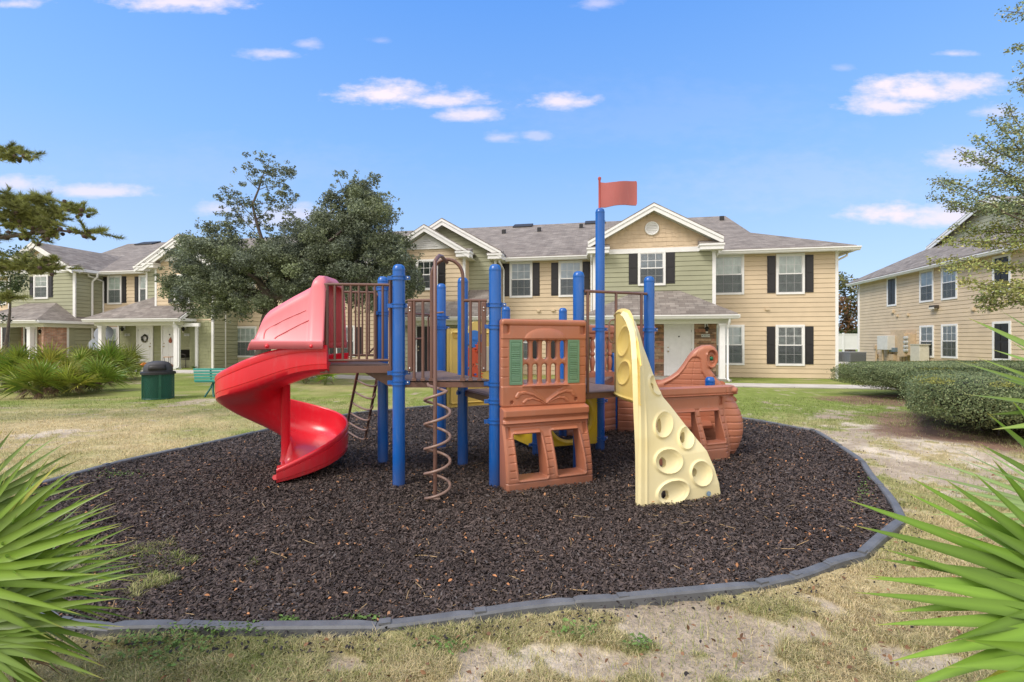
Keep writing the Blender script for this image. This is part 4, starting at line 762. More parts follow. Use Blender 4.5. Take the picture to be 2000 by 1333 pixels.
# ================================================================ PLAY STRUCTURE
def plastic(name, rgb, rough=.38, fade=.12, coat=.15):
    if name in MAT: return MAT[name]
    m = mat(name, rgb, rough, .5, noise=(2.2, fade), bump=(160, .05), coat=coat); t = m.node_tree; l = t.links.new; b = t.nodes['Principled BSDF']; src = b.inputs['Base Color'].links[0].from_socket
    g = t.nodes.new('ShaderNodeNewGeometry'); mp = t.nodes.new('ShaderNodeMapping'); mp.inputs['Scale'].default_value = (14, 14, 2.2); l(g.outputs['Position'], mp.inputs[0]); n = t.nodes.new('ShaderNodeTexNoise'); n.inputs['Scale'].default_value = 1.6; n.inputs['Detail'].default_value = 9; n.inputs['Roughness'].default_value = .75; l(mp.outputs[0], n.inputs[0])
    r = t.nodes.new('ShaderNodeMapRange'); r.inputs[1].default_value = .52; r.inputs[2].default_value = .78; r.inputs[4].default_value = .38; l(n.outputs[0], r.inputs[0])     # chalky fading in streaks
    s = t.nodes.new('ShaderNodeSeparateXYZ'); l(g.outputs['Position'], s.inputs[0]); d = t.nodes.new('ShaderNodeMapRange'); d.inputs[1].default_value = .0; d.inputs[2].default_value = .30; d.inputs[3].default_value = .75; d.inputs[4].default_value = 0; l(s.outputs[2], d.inputs[0])
    dm_ = t.nodes.new('ShaderNodeMath'); dm_.operation = 'MULTIPLY'; l(d.outputs[0], dm_.inputs[0]); l(n.outputs[0], dm_.inputs[1])               # splashed dirt near the mulch
    a = t.nodes.new('ShaderNodeMix'); a.data_type = 'RGBA'; l(r.outputs[0], a.inputs[0]); l(src, a.inputs[6]); a.inputs[7].default_value = (*[x*.6+.14 for x in rgb], 1)
    c = t.nodes.new('ShaderNodeMix'); c.data_type = 'RGBA'; l(dm_.outputs[0], c.inputs[0]); l(a.outputs[2], c.inputs[6]); c.inputs[7].default_value = (.12, .09, .075, 1); l(c.outputs[2], b.inputs['Base Color']); return m
BLUE = plastic('blue_powder_coat', (.002,.105,.43), .30, .10, .3); BROWN = plastic('brown_powder_coat', (.155,.075,.055), .42, .1); DECK = mat('deck_vinyl', (.17,.115,.10), .6, noise=(9,.2), bump=(90,.3))
RED = plastic('red_plastic', (.72,.012,.03), .30, .06, .3); PINK = plastic('faded_red_plastic', (.80,.20,.235), .45, .10); TERRA = plastic('terracotta_plastic', (.45,.165,.09), .42, .12); YEL = plastic('yellow_plastic', (.83,.62,.17), .42, .10)
YELP = mat('bleached_yellow_plastic', (.83,.74,.44), .5, noise=(1.6,.10,(.80,.67,.32)), bump=(140,.06)); YELD = plastic('deep_yellow_plastic', (.75,.50,.015), .42, .1)
TGREEN = plastic('green_shutter_plastic', (.14,.275,.17), .5, .1); COIL = plastic('taupe_powder_coat', (.27,.17,.135), .4, .1); BOLT = mat('zinc_bolt', (.5,.5,.5), .35, metal=.9)
play = thing('play_structure', 'play structure with red spiral slide, blue posts, terracotta ship and yellow climbing wall', 'playground', (0, 5.8, 0))
p1, p2, p3, p4, p5 = (-1.167,4.859), (-.174,4.859), (-.595,5.70), (-.986,6.571), (-1.582,5.774)
p6, p7, p8, pq = (.755,5.34), (1.215,6.50), (1.68,5.77), (.33,6.2); p9, p10, p12, p13 = (-.09,7.1), (.8,7.4), (1.726,7.98), (2.66,6.33)
def post(p, h, clamps, r=.0635, zb_=0.):
    mm = MB(); mm.lathe((*p, -.02), [(r,zb_),(r,h-.06),(r*.99,h-.05),(r*1.02,h-.045),(r*1.02,h-.035),(r*.97,h-.02),(r*.82,h+.005),(r*.5,h+.018),(0,h+.02)], 28)
    o = mm.build('post', BLUE, play, smooth=40)
    for z, ang in clamps:
        c = MB(); c.lathe((*p, z-.024), [(r,0),(r+.011,0),(r+.011,.012),(r+.004,.014),(r+.004,.034),(r+.011,.036),(r+.011,.048),(r,.048)], 28)
        for a in (ang, ang+180):
            d_ = np.array([math.cos(R(a)), math.sin(R(a)), 0]); sd_ = np.array([-d_[1], d_[0], 0]); c.obox(np.array([*p, z])+d_*(r+.026), d_, sd_, (0,0,1), .052, .026, .04)
        cl = c.build('clamp', BLUE, o, smooth=35); b = MB()
        for a in (ang,):
            d_ = np.array([math.cos(R(a)), math.sin(R(a)), 0]); sd_ = np.array([-d_[1], d_[0], 0]); b.lathe(np.array([*p, z])+d_*(r+.034)-sd_*.02*np.sign(sd_[1] or 1), [(.009,0),(.009,.006),(.004,.009)], 8, tuple(-sd_*np.sign(sd_[1] or 1)))
        b.build('bolt', BOLT, cl)
    return o
def zat(p, py): return EYE-(py-666)/F*p[1]
post(p1, 2.29, [(zat(p1,543),0),(zat(p1,597),0),(zat(p1,728),20),(zat(p1,747),0)]); post(p2, 2.29, [(zat(p2,596),0),(zat(p2,638),20),(zat(p2,749),0),(zat(p2,783),20),(zat(p2,822),20)])
post(p3, 2.27, [(zat(p3,766),60)]); post(p4, 2.30, [(zat(p4,620),30),(zat(p4,640),30),(zat(p4,745),30)]); post(p5, 2.29, [(zat(p5,564),0),(zat(p5,612),50),(zat(p5,735),0)])
post(p6, 2.29, [(.98,20)]); post(p7, 3.33, [(zat(p7,643),20),(zat(p7,783),20),(zat(p7,856),20)]); post(p8, 2.29, [(zat(p8,644),20),(.86,20)]); post(pq, .93, [(.85,20),(.14,20)]); post(p9, 2.02, [(1.6,30)])
post(p10, 2.02, [(1.6,30),(.2,30)]); post(p12, 1.3, [(zat(p12,822),30)]); post(p13, 1.02, [], .062, .78); mm = MB()
# decks
def deck(pts, z, name='deck', th=.06, grooves=True, ang=0.):
    mm = MB(); c = np.mean(pts, 0); n = len(pts)
    mm.prism([(x, y, z-.012) for x, y in pts], (0, 0, .0115)); o = mm.build(name, DECK, play)
    fr = MB()
    for i in range(n):
        a, b = np.array(pts[i]), np.array(pts[(i+1) % n]); t = (b-a)/np.hypot(*(b-a)); q = np.array([-t[1], t[0]]); q = q if np.dot(c-a, q) > 0 else -q
        a2, b2 = a+t*.05, b-t*.05; fr.obox([*( (a2+b2)/2+q*.008), z-.034], [*t,0], [*q,0], (0,0,1), np.hypot(*(b2-a2)), .016, .068)
    o2 = fr.build('deck_frame', BROWN, o, bevel=.003)
    if grooves:
        g_ = MB(); t = np.array([math.cos(ang), math.sin(ang)]); q = np.array([-t[1], t[0]]); pr = [np.dot(p, q) for p in pts]; k = min(pr)+.04
        while k < max(pr)-.02:
            xs_ = []
            for i in range(n):
                a, b = np.array(pts[i]), np.array(pts[(i+1) % n]); fa, fb = np.dot(a, q)-k, np.dot(b, q)-k
                if fa*fb < 0: xs_.append(np.dot(a+(b-a)*fa/(fa-fb), t))
            if len(xs_) == 2: x0, x1 = sorted(xs_); m_ = (x0+x1)/2; pc = t*m_+q*k; g_.obox([*pc, z+.003], [*t,0], [*q,0], (0,0,1), max(.01, x1-x0-.05), .034, .007)
            k += .047
        g_.build('deck_slats', DECK, o, bevel=.002)
    return o
deck([p1, p2, p3, p4, p5], 1.088, ang=-.25); deck([p2, p6, pq, p3], .91, ang=.4); deck([p6, p8, p7, pq], .905, ang=.4); deck([pq, p7, (p10[0],p10[1]), p9], .905, ang=.4); deck([p7, p12, p10], .905, ang=.4)
pA, pB, pC, pD = (-1.995,4.88), (-1.25,4.93), (-1.63,5.72), (-2.24,5.56)
deck([pA, pB, pC, pD], 1.252, ang=.3)
o = MB(); o.obox([-1.62,4.89,1.205],(1,.05,0),(-.05,1,0),(0,0,1),.73,.012,.075); o.build('deck_frame', BROWN, play, bevel=.002)
# under-deck brace
o = MB(); o.hexa([(-1.30,4.98,1.02),(-1.22,4.95,1.02),(-1.24,5.0,1.02),(-1.32,5.03,1.02),(-1.60,5.05,1.17),(-1.22,4.95,1.20),(-1.24,5.0,1.20),(-1.62,5.10,1.17)]); o.build('deck_brace', BROWN, play)
# guard rails
def rail(P0, P1, z0, z1, n, name='guard_rail', r=.016, rb=.013, posts=True, endp=None, bottom=True):
    a, b = np.array([*P0, 0.]), np.array([*P1, 0.]); mm = MB(); U = lambda t, z: a+(b-a)*t+np.array([0,0,z])
    mm.tube([U(0, z1), U(1, z1)], r, 10); 
    if bottom: mm.tube([U(0, z0), U(1, z0)], r*.9, 10)
    o = mm.build(name, BROWN, play, smooth=50)
    for i in range(n): t = (i+1)/(n+1); c = MB(); c.tube([U(t, z0), U(t, z1)], rb, 8); c.build('bar', BROWN, o, smooth=50)
    if posts:
        for t in (0, 1): c = MB(); c.tube([U(t, z0-.13), U(t, z1)], r*1.25, 10); c.build('bar', BROWN, o, smooth=50)
    return o
a, b = P3(638,556,4.86), P3(763,556,4.92); rail((a[0],4.86), (b[0],4.92), 1.30, 2.085, 7)
mm = MB(); mm.tube([P3(627,556,4.85), P3(640,556,4.86)], .016, 8); mm.tube([P3(783,541,4.83), P3(772,541,4.86), P3(766,544,4.88), P3(762.5,551,4.9), P3(762.5,715,4.92)], .014, 10); mm.build('hand_rail', BROWN, play, smooth=60)
rail((-2.20,5.62), (-1.66,5.75), 1.33, 2.09, 6, r=.015, rb=.011); mm = MB(); mm.tube([(-1.66,5.75,2.09),(-1.60,5.74,2.02)], .014, 8); mm.build('hand_rail', BROWN, play)
# front guard of the pentagon deck: two short rails with end plates and the tall arch
Yf = 4.83; X = lambda px, Y=Yf: (px-1000)/F*Y
def seg(px0, px1, bars, plate):
    mm = MB(); mm.tube([P3(px0,587,Yf), P3(px1,587,Yf)], .0165, 10); o = mm.build('guard_rail', BROWN, play, smooth=50)
    for x in bars:
        c = MB(); c.tube([(X(x),Yf,1.09),(X(x),Yf,1.907)], .0155, 10); c.obox((X(x),Yf,1.105),(1,0,0),(0,1,0),(0,0,1),.045,.04,.03); c.build('bar', BROWN, o, smooth=50, bevel=.002)
    c = MB(); x = X(plate); c.obox((x,Yf+.01,1.545),(1,0,0),(0,1,0),(0,0,1),.052,.05,.72); c.build('end_plate', BROWN, o, bevel=.012)
    for z in (1.84, 1.81, 1.22): b = MB(); b.lathe((x, Yf-.016, z), [(.008,0),(.008,.005),(.003,.008)], 8, (0,-1,0)); b.build('bolt', BOLT, o)
seg(796, 843, (809,826), 801); seg(903, 951, (919,936.5), 945)
xa, xb = X(843), X(904); Zc = 1.5+(666-540)*Yf/F; arc = [(xa,Yf,1.09)]+[((xa+xb)/2-(xb-xa)/2*math.cos(t), Yf-.02*math.sin(t), Zc+.172*math.sin(t)) for t in np.linspace(0, math.pi, 22)]+[(xb,Yf,1.09)]
mm = MB(); mm.tube(arc, .018, 12); mm.obox((xa,Yf,1.105),(1,0,0),(0,1,0),(0,0,1),.05,.045,.03); mm.obox((xb,Yf,1.105),(1,0,0),(0,1,0),(0,0,1),.05,.045,.03); mm.build('entry_arch', BROWN, play, smooth=50)
# coil climber
px_, py_ = -.722, 4.42; topc = np.array([(xa+xb)/2, Yf-.02, Zc+.172]); zt = 1.5+(666-500)*py_/F
pole = [(px_,py_,-.05),(px_,py_,zt-.05)]+[(px_+(topc[0]-px_)*t, py_+(topc[1]-py_)*t, zt-.05+.10*math.sin(min(1,t*1.6)*math.pi/2)-(.0 if t < .35 else (t-.35)*.07)) for t in (.04,.1,.2,.35,.55,.8,1)]
mm = MB(); mm.tube(pole, .0185, 12); cc = mm.build('climber_pole', BROWN, play, smooth=60)
hx = []; turns = 4.35; zc0, zc1 = .035, 1.035; rc = .118
for i in range(181):
    t = i/180; a = R(200)+t*turns*2*math.pi; hx.append((px_+.022+rc*math.cos(a), py_+rc*math.sin(a), zc0+(zc1-zc0)*t))
hx = [(px_, py_, .02), (px_+.05,py_-.03,.025)]+hx+[(px_-.10, py_+.22, 1.06), (px_-.14, Yf-.01, 1.062)]
mm = MB(); mm.tube(hx, .0135, 10); mm.build('climber_coil', COIL, play, smooth=60)
# arched ladder behind
def lerp(a, b, t): return np.array(a)*(1-t)+np.array(b)*t
la0, la1, lb0, lb1 = (-1.93,5.9,1.12), (-2.69,7.58,-.02), (-1.63,5.76,1.14), (-2.226,7.11,-.02)
mm = MB(); mm.tube([la0, la1], .019, 10); mm.tube([lb0, lb1], .019, 10); ld = mm.build('ladder_rails', BROWN, play, smooth=60)
for k in range(6):
    t = .10+k*.158; a, b = lerp(la0, la1, t), lerp(lb0, lb1, t); out = np.array([.25,-.17,-.20])*.42; 
    pts = [a+(b-a)*q+out*math.sin(math.pi*q)**.7*1.0 for q in np.linspace(0, 1, 13)]; mm = MB(); mm.tube(pts, .013, 8); mm.build('rung', COIL, ld, smooth=60)
# crossing struts behind deck rail
mm = MB(); mm.tube([P3(720,690,5.95), P3(742,668,5.9)], .012, 8); mm.build('brace_bar', BROWN, play)
rail((p4[0]-.12,p4[1]-.05), (p5[0]+.12,p5[1]+.12), 1.40, 1.86, 0, r=.013, bottom=False); 
o = MB(); o.tube([(p4[0]-.16,6.45,1.09),(p4[0]-.16,6.45,1.82),(p4[0]-.12,6.43,1.88),(p4[0]+.06,6.40,1.89)], .013, 8); o.tube([P3(828,661,6.4), P3(806,662,6.3)], .012, 8); o.build('hand_rail', BROWN, play, smooth=60)
# ---------------------------------------------------------------- spiral slide
CX, CY, RO, RS = -2.647, 5.50, .70, .895
def interp(t, ks): return float(np.interp(t, [k[0] for k in ks], [k[1] for k in ks]))
def smooth_interp(ks):
    ts = np.linspace(-.4, 1.2, 161); v = np.interp(ts, [k[0] for k in ks], [k[1] for k in ks]); v = np.convolve(np.pad(v, 5, 'edge'), np.ones(11)/11, 'valid'); return lambda t: float(np.interp(t, ts, v))
zb = smooth_interp([(-.4,1.195),(-.13,1.195),(-.09,1.16),(-.02,1.03),(.04,.95),(.14,.87),(.22,.77),(.28,.63),(.38,.42),(.5,.27),(.62,.22),(.75,.16),(.88,.07),(1,.0),(1.2,-.02)]); zt_ = smooth_interp([(-.4,1.455),(-.13,1.455),(-.09,1.445),(-.02,1.385),(.04,1.26),(.14,1.13),(.25,1.0),(.38,.83),(.5,.67),(.62,.57),(.75,.475),(.88,.31),(.94,.20),(1,.09),(1.2,.08)])
rows = []; t = -.172; ts = []
while t <= .955: ts.append(t); t += .0125
for t in ts:
    B0, H = zb(t), zt_(t)-zb(t); e = sm(np.array(t), .84, .955)
    prof = [(.045,.16-.06*e),(.06,.17-.06*e),(.085,.15-.06*e),(.105,.09-.03*e),(.14,.055),(.22,.035),(.38,.03),(.54,.035),(.64,.06),(.70,.11),(.73,.18),(.742,H*.75),(.748,H-.012),(.752,H-.002),(.763,H+.004),(.775,H-.003),(.781,H-.02),(.775,H*.78),(.772,H*.775),(.768,H*.765),(.768,H*.745),(.776,H*.735),(.778,H*.5),(.776,H*.28),(.768,H*.27),(.767,H*.25),(.775,H*.24),(.768,H*.08),(.755,.015),(.72,-.005),(.6,-.03+.03*e),(.38,-.05+.05*e),(.2,-.045+.045*e),(.09,.0),(.05,.05)]
    row = []
    for r, dz in prof:
        r = r*RS
        if t < 0: row.append((CX-t*2*math.pi*.70, CY-r, B0+dz))
        else: a = R(-90)-t*R(358); row.append((CX+r*math.cos(a), CY+r*math.sin(a), B0+dz))
    rows.append(row)
n = len(rows[0]); mm = MB(); mm.add([v for r in rows for v in r], [(i*n+k, i*n+(k+1) % n, (i+1)*n+(k+1) % n, (i+1)*n+k) for i in range(len(rows)-1) for k in range(n)]+[tuple(range(n))[::-1], tuple((len(rows)-1)*n+k for k in range(n))])
slide = mm.build('slide', RED, play, smooth=45)
mm = MB(); mm.lathe((CX+.005, CY+.0, .10), [(.065,0),(.052,.06),(.05,.12),(.05,1.12),(.07,1.14)], 20); mm.build('slide_column', RED, slide, smooth=50)
# rounded run-out lip at the exit
el = rows[-1]; lipc = []
for r in np.linspace(.055, .69, 14):
    a = R(-90)-ts[-1]*R(358); lipc.append((CX+r*math.cos(a)-.012, CY+r*math.sin(a), zb(ts[-1])+.02+(.03 if .06 < r < .67 else .05)*(1-math.sin((r-.055)/.635*math.pi)*.9)))
mm = MB(); mm.tube(lipc, .028, 10); mm.build('slide_lip', RED, slide, smooth=60)
# hood
hx_ = [(-2.675,1.42),(-2.66,1.47),(-2.64,1.53),(-2.61,1.64),(-2.58,1.755),(-2.555,1.80),(-2.52,1.835),(-2.4,1.908),(-2.29,1.972),(-2.18,2.03),(-2.09,2.08),(-2.075,2.10),(-2.05,2.165),(-2.02,2.19),(-1.96,2.185),(-1.93,2.15),(-1.91,2.10)]
rows = []
for i, (x, zt0) in enumerate(hx_):
    zt2 = zt0; zb0 = 1.42; q = min(1, max(0, (zt2-zb0)/.35)); lip = .012 if i > 11 else 0; row = []; rad = min(.13, (zt2-zb0)*.45); yo, yi = 4.775-lip, 5.43+lip; fl = max(zb0+.0, 1.42)
    pr = [(yo-.012, zb0), (yo-.012, min(zt2-.001, zb0+.075)), (yo+.008, min(zt2-.0005, zb0+.095))]
    pr += [(yo+.008+.05*q+rad*(1-math.cos(a))*1.2, zt2-rad+rad*math.sin(a)) for a in np.linspace(0, math.pi/2, 7)]
    pr += [(yi-.008-.05*q-rad*(1-math.cos(a))*1.2, zt2-rad+rad*math.sin(a)) for a in np.linspace(math.pi/2, 0, 7)]+[(yi-.008, min(zt2-.0005, zb0+.095)), (yi+.012, min(zt2-.001, zb0+.075)), (yi+.012, zb0)]
    rows.append([(x, y, z) for y, z in pr])
n = len(rows[0]); mm = MB(); mm.add([v for r in rows for v in r], [(i*n+k, (i+1)*n+k, (i+1)*n+k+1, i*n+k+1) for i in range(len(rows)-1) for k in range(n-1)]+[tuple(range(n))])
hood = mm.build('hood', PINK, slide, smooth=40); so = hood.modifiers.new('skin', 'SOLIDIFY'); so.thickness = .018; so.offset = -1
def hp(px, py, Y=4.690): q = P3(px, py, Y); return tuple(q)
def hw_(px, py):
    zr_ = 1.5+(666-py)*4.8/F; X0 = (px-1000)/F*4.8; zt2 = float(np.interp(X0, [a_ for a_, _ in hx_], [b_ for _, b_ in hx_])); q = min(1, (zt2-1.42)/.35); return hp(px, py, 4.783+.05*q*min(1, max(0, (zr_-1.515)/(zt2-.13-1.515)))-.001)
mm = MB(); mm.tube([hw_(597,606),hw_(560,622),hw_(526,640),hw_(519,645),hw_(516,652),hw_(515,661)], .0055, 6); mm.tube([hw_(624,615),hw_(582,635),hw_(541,657),hw_(536,661)], .0055, 6); mm.build('hood_rib', PINK, hood, smooth=80)
if 0: mm = MB(); mm.tube([hp(597,603,4.802), hp(524,639,4.79), hp(517,644,4.787), hp(514.5,651,4.784), hp(514.5,661,4.782)], .010, 6); mm.tube([hp(625,613,4.79), hp(540,657,4.784), hp(535.5,661,4.782)], .010, 6); mm.build('hood_rib', PINK, hood, smooth=80)
for x in (521.7, 608.5): mm = MB(); c = P3(x, 676.3, 4.762); mm.lathe(c, [(.021,0),(.021,.008),(.012,.02),(0,.023)], 14, (0,-1,0)); mm.build('hood_bolt', RED, hood, smooth=60)
# ---------------------------------------------------------------- window wall (front)
FW = Plane((-.125, 4.80), (.929, .375)); WW = .985
def fp(cx_, cy_, w=.04, k=3.173, ox=930, oy=560): px, py = ox+cx_/k, oy+cy_/k; return FW.S(px, w), FW.Z(px, py, w)
z1t, z1b = 1.725, .822
zz_ = lambda cy, cx_=400: fp(cx_, cy)[1]
hc = [fp(x, 0)[0] for x in (313, 376, 434, 489, 541)]; hcu = np.linspace(hc[0], hc[4], 5); up = (zz_(333), zz_(450)); lo = (zz_(478), zz_(601)); ARC = (fp(427,328)[0], zz_(328)); 
SL0, SL1, SR0, SR1 = fp(205,0)[0], fp(285,0)[0], fp(566,0)[0], fp(637,0)[0]; ST, SB = zz_(328,240), zz_(608,240)
LV = [([(250,683),(262,662),(300,655),(350,668),(395,695),(425,718)], .022), ([(292,716),(312,698),(345,692),(385,703),(420,722)], .017)]
def leafd(u, z):
    d = np.full(u.shape, 9.)
    for pts, r in LV:
        q = [fp(*p) for p in pts]; Cx = fp(428, 700)[0]
        for s_ in (0, 1):
            qq = [(2*Cx-a if s_ else a, b) for a, b in q]
            for i in range(len(qq)-1): rr = r*(1-.8*(i/len(qq))); d = np.minimum(d, sdseg(u, z, qq[i], qq[i+1])-rr)
    return d
def up_sdf(u, z):
    d = sdb(u, z, WW/2, (z1t+z1b)/2, WW/2, (z1t-z1b)/2, .03)
    for c in hcu:
        for a, b in (up, lo): d = np.maximum(d, -sdb(u, z, c, (a+b)/2, .030, abs(a-b)/2, .029))
    return d
TRI = [fp(330,622), fp(545,618), fp(430,712)]
def bricks(u, z, cols, zs, w=.0035, dp=.007):
    h = np.zeros_like(u)
    for a, b in cols:
        for q in zs: h -= dp*np.exp(-(sdseg(u, z, (a, q), (b, q))/w)**2)
    return h
def up_front(u, z):
    h = np.full(u.shape, .045); h += .022*sm(z, 1.655, 1.665)*np.sqrt(np.clip(1-((z-1.695)/.042)**2, 0, 1)); h -= .007*np.exp(-((z-zz_(242))/.004)**2)*sm(u, .06, .08)*sm(-u, -.93, -.91)
    band = np.minimum(z-zz_(322), 0*z+1); h += .010*sm(band, -.004, .004)*(z < 1.66)
    h += .010*sm(-(z-zz_(612)), -.004, .004)
    e = ((u-ARC[0])/.235)**2+((z-ARC[1])/.118)**2; h += np.where(z > ARC[1]-.012, .030*np.sqrt(np.clip(1.05-e, 0, 1)), 0)
    w = sdb(u, z, (SL1+SR0)/2, (ST+SB)/2, (SR0-SL1)/2, (ST-SB)/2, .01); h -= .016*sm(-w, 0, .008)
    for c in hcu:
        for a, b in (up, lo): dd = sdb(u, z, c, (a+b)/2, .030, abs(a-b)/2, .029); h -= .010*np.exp(-(np.maximum(dd,0)/.007)**2)
    h += .028*sm(-sdb(u, z, (SL1+SR0)/2, SB-.012, (SR0-SL1)/2+.005, .013, .010), 0, .008)
    for a, b in (((165,202),(235,292)), ((641,673),(240,295))): (u0_, _), (u1_, _) = fp(a[0],0), fp(a[1],0); c0_, c1_ = zz_(b[0]), zz_(b[1]); h -= .035*sm(-sdb(u, z, (u0_+u1_)/2, (c0_+c1_)/2, (u1_-u0_)/2, (c0_-c1_)/2, .015), -.003, .006)
    h -= .014*sm(-sdpoly(u, z, TRI), 0, .02); ld_ = leafd(u, z); h += .013*sm(-ld_, -.004, .010)-.004*np.exp(-(np.abs(ld_+.001)/.004)**2)
    for c in ((217,717),(613,693)): a, b = fp(*c); h -= .03*sm(-(np.hypot(u-a, z-b)-.019), -.003, .004)
    h += bricks(u, z, ((fp(152,0)[0], fp(195,0)[0]),(fp(640,0)[0], fp(674,0)[0])), [zz_(q) for q in (377,436,495,554)])
    ed = -sdb(u, z, WW/2, (z1t+z1b)/2, WW/2, (z1t-z1b)/2, .03); h -= .014*(1-sm(ed, 0, .016)); return h
wall = relief('window_wall', FW.mapf, 0, WW, z1b, z1t, .0052, up_sdf, up_front, lambda u, z: 0*u-.01, TERRA, play, 40)
def shut_front(u, z, u0_, u1_):
    h = np.full(u.shape, .052); c = (u0_+u1_)/2; hw_ = (u1_-u0_)/2; q = sdb(u, z, c, (ST+SB)/2, hw_-.022, (ST-SB)/2-.03, .004)
    h -= np.where((np.abs(z-(ST+SB)/2) < (ST-SB)/2-.075) & (np.abs(u-c) < hw_-.024), .006*np.exp(-(((z*1000) % 19-9)/3.2)**2), 0); h -= .005*np.exp(-(q/.003)**2); return h
for a, b in ((SL0, SL1), (SR0, SR1)): relief('shutter', FW.mapf, a, b, SB, ST, .0045, lambda u, z: sdb(u, z, (a+b)/2, (ST+SB)/2, (b-a)/2, (ST-SB)/2, .008), lambda u, z: shut_front(u, z, a, b), lambda u, z: 0*u+.03, TGREEN, wall, 30)
# lower wall with two crawl windows
kw = dict(k=7.017, ox=950, oy=780)
def gp(x, y, w): return fp(x, y, w, **kw)
def prof(z, top=.80): q = np.clip(1-z/.70, 0, 1); return .055+.15*np.sin(q*math.pi/2)**.9
def ledge(z): return sm(z, .655, .668)*.055*(1-sm(z, .795, .822))
HL = [(.118,.545),(.395,.545),(.425,.30),(.435,.13),(.145,.13),(.130,.30)]
HR = [(u_+.435, z_) for u_, z_ in HL]; HR = [(.545,.555),(.835,.555),(.865,.30),(.875,.135),(.580,.135),(.565,.30)]
def lo_sdf(u, z):
    d = sdb(u, z, WW/2, .40, WW/2, .425, .012)
    for H_ in (HL, HR): d = np.maximum(d, -(sdpoly(u, z, H_)-.012))
    return d
def lo_front(u, z):
    h = prof(z)+ledge(z); h -= .008*np.exp(-((z-.705)/.005)**2)
    h += .02*sm(z, .72, .74)*(1-sm(z, .80, .825)); h -= .009*np.exp(-((z-.09)/.004)**2); h -= .006*np.exp(-((z-.625)/.004)**2)*sm(u,.07,.09)*sm(-u,-.9,-.88)
    for H_ in (HL, HR):
        dd = sdpoly(u, z, H_)-.012; h += .010*np.exp(-((dd-.014)/.010)**2)
        c0_, c1_ = H_[0], H_[1]; h += .022*sm(-(sdseg(u, z, (c0_[0]+.01, c0_[1]+.03), (c1_[0]-.01, c1_[1]+.03))-.022), -.004, .012)
    for a, b in ((.03,.075),(WW-.075,WW-.03)): h -= .03*sm(-sdb(u, z, (a+b)/2, .575, (b-a)/2, .055, .012), -.003, .006)
    h += bricks(u, z, ((.045,.10),(.455,.515),(.90,.96)), (.14,.21,.29,.365,.44,.51), .004, .009)
    ed = -sdb(u, z, WW/2, .40, WW/2, .425, .012); h -= .02*(1-sm(np.minimum(u, WW-u), 0, .02)); return h
relief('crawl_wall', FW.mapf, 0, WW, -.02, .82, .0056, lo_sdf, lo_front, lambda u, z: 0*u, TERRA, play, 40)
# ---------------------------------------------------------------- yellow panels behind
YP = Plane(p4, (p9[0]-p4[0], p9[1]-p4[1])); YW = math.hypot(p9[0]-p4[0], p9[1]-p4[1])
def yp_sdf(u, z):
    d = np.minimum(sdb(u, z, YW/2, 1.12, YW/2-.07, .555, .02), sdb(u, z, YW*.56, 1.5, .17, .285, .12)); return d
def yp_front(u, z):
    h = np.full(u.shape, .03); h += .02*sm(-np.abs(sdb(u, z, YW/2, 1.12, YW/2-.12, .50, .03))+.014, 0, .01); h += .02*np.exp(-(np.maximum(0, np.abs(u-.13)-.012)/.008)**2)
    h -= .02*sm(-sdb(u, z, .24, 1.585, .05, .03, .01), 0, .005); h += .02*np.exp(-((sdb(u, z, .24, 1.585, .06, .04, .012))/.008)**2)
    for i in range(5):
        for j in range(4): h += .006*np.exp(-(((u-.2-i*.028)/.008)**2+((z-1.42+j*.035-.012*(i % 2))/.008)**2))
    return h
yp = relief('gear_panel', YP.mapf, .06, YW-.06, .55, 1.81, .012, yp_sdf, yp_front, lambda u, z: 0*u-.02, YEL, play, 40)
def gear(u_, z_, r, teeth, m_, par, name='gear', w=.05, tooth=.28):
    mm = MB(); pts = []
    for i in range(teeth*4):
        a = i*2*math.pi/(teeth*4); rr = r if (i % 4) in (0, 1) else r*(1-tooth); pts.append(YP.pt(u_+rr*math.cos(a), z_+rr*math.sin(a), w))
    mm.prism(pts, np.array([*YP.n, 0])*.015); return mm.build(name, m_, par)
fieldm = mat('panel_pale', (.68,.62,.44), .6)
mm = MB(); pbox(mm, YP, YW*.56-.20, YW*.56+.20, 1.06, 1.42, .03, .045); mm.build('gear_field', fieldm, yp, bevel=.01)
ux = lambda px: YP.S(px, .05); uz = lambda px, py: YP.Z(px, py, .05)
mm = MB(); mm.lathe(YP.pt(ux(926), uz(926,662), .05), [(.125,0),(.125,.015),(.022,.016),(.022,.03),(0,.031)], 28, (YP.n[0], YP.n[1], 0)); mm.build('blue_disc', plastic('light_blue_plastic', (.03,.22,.68)), yp, smooth=40)
OR = plastic('orange_red_plastic', (.70,.10,.035)); gear(ux(920), uz(920,696), .155, 16, OR, yp); gear(ux(936), uz(936,679), .085, 10, OR, yp, w=.066); gear(ux(926), uz(926,731), .14, 16, OR, yp)
for x, y in ((933,683),(914,719),(926,731)): mm = MB(); mm.lathe(YP.pt(ux(x), uz(x,y), .08), [(.016,0),(.016,.02),(0,.022)], 10, (YP.n[0], YP.n[1], 0)); mm.build('gear_hub', BLUE, yp)
CP = Plane(pq, (p7[0]-pq[0], p7[1]-pq[1])); CW = math.hypot(p7[0]-pq[0], p7[1]-pq[1])
cp_front = lambda u, z: .03+.018*np.exp(-((np.hypot(u-CW/2, z-.47)-.335)/.018)**2)
relief('crawl_panel', CP.mapf, .06, CW-.06, .10, .84, .018, lambda u, z: np.maximum(sdb(u, z, CW/2, .47, CW/2-.06, .37, .02), -(np.hypot(u-CW/2, z-.47)-.30)), cp_front, lambda u, z: 0*u-.02, YELD, play, 40)
DP = Plane(p9, (pq[0]-p9[0], pq[1]-p9[1])); DW = math.hypot(pq[0]-p9[0], pq[1]-p9[1])
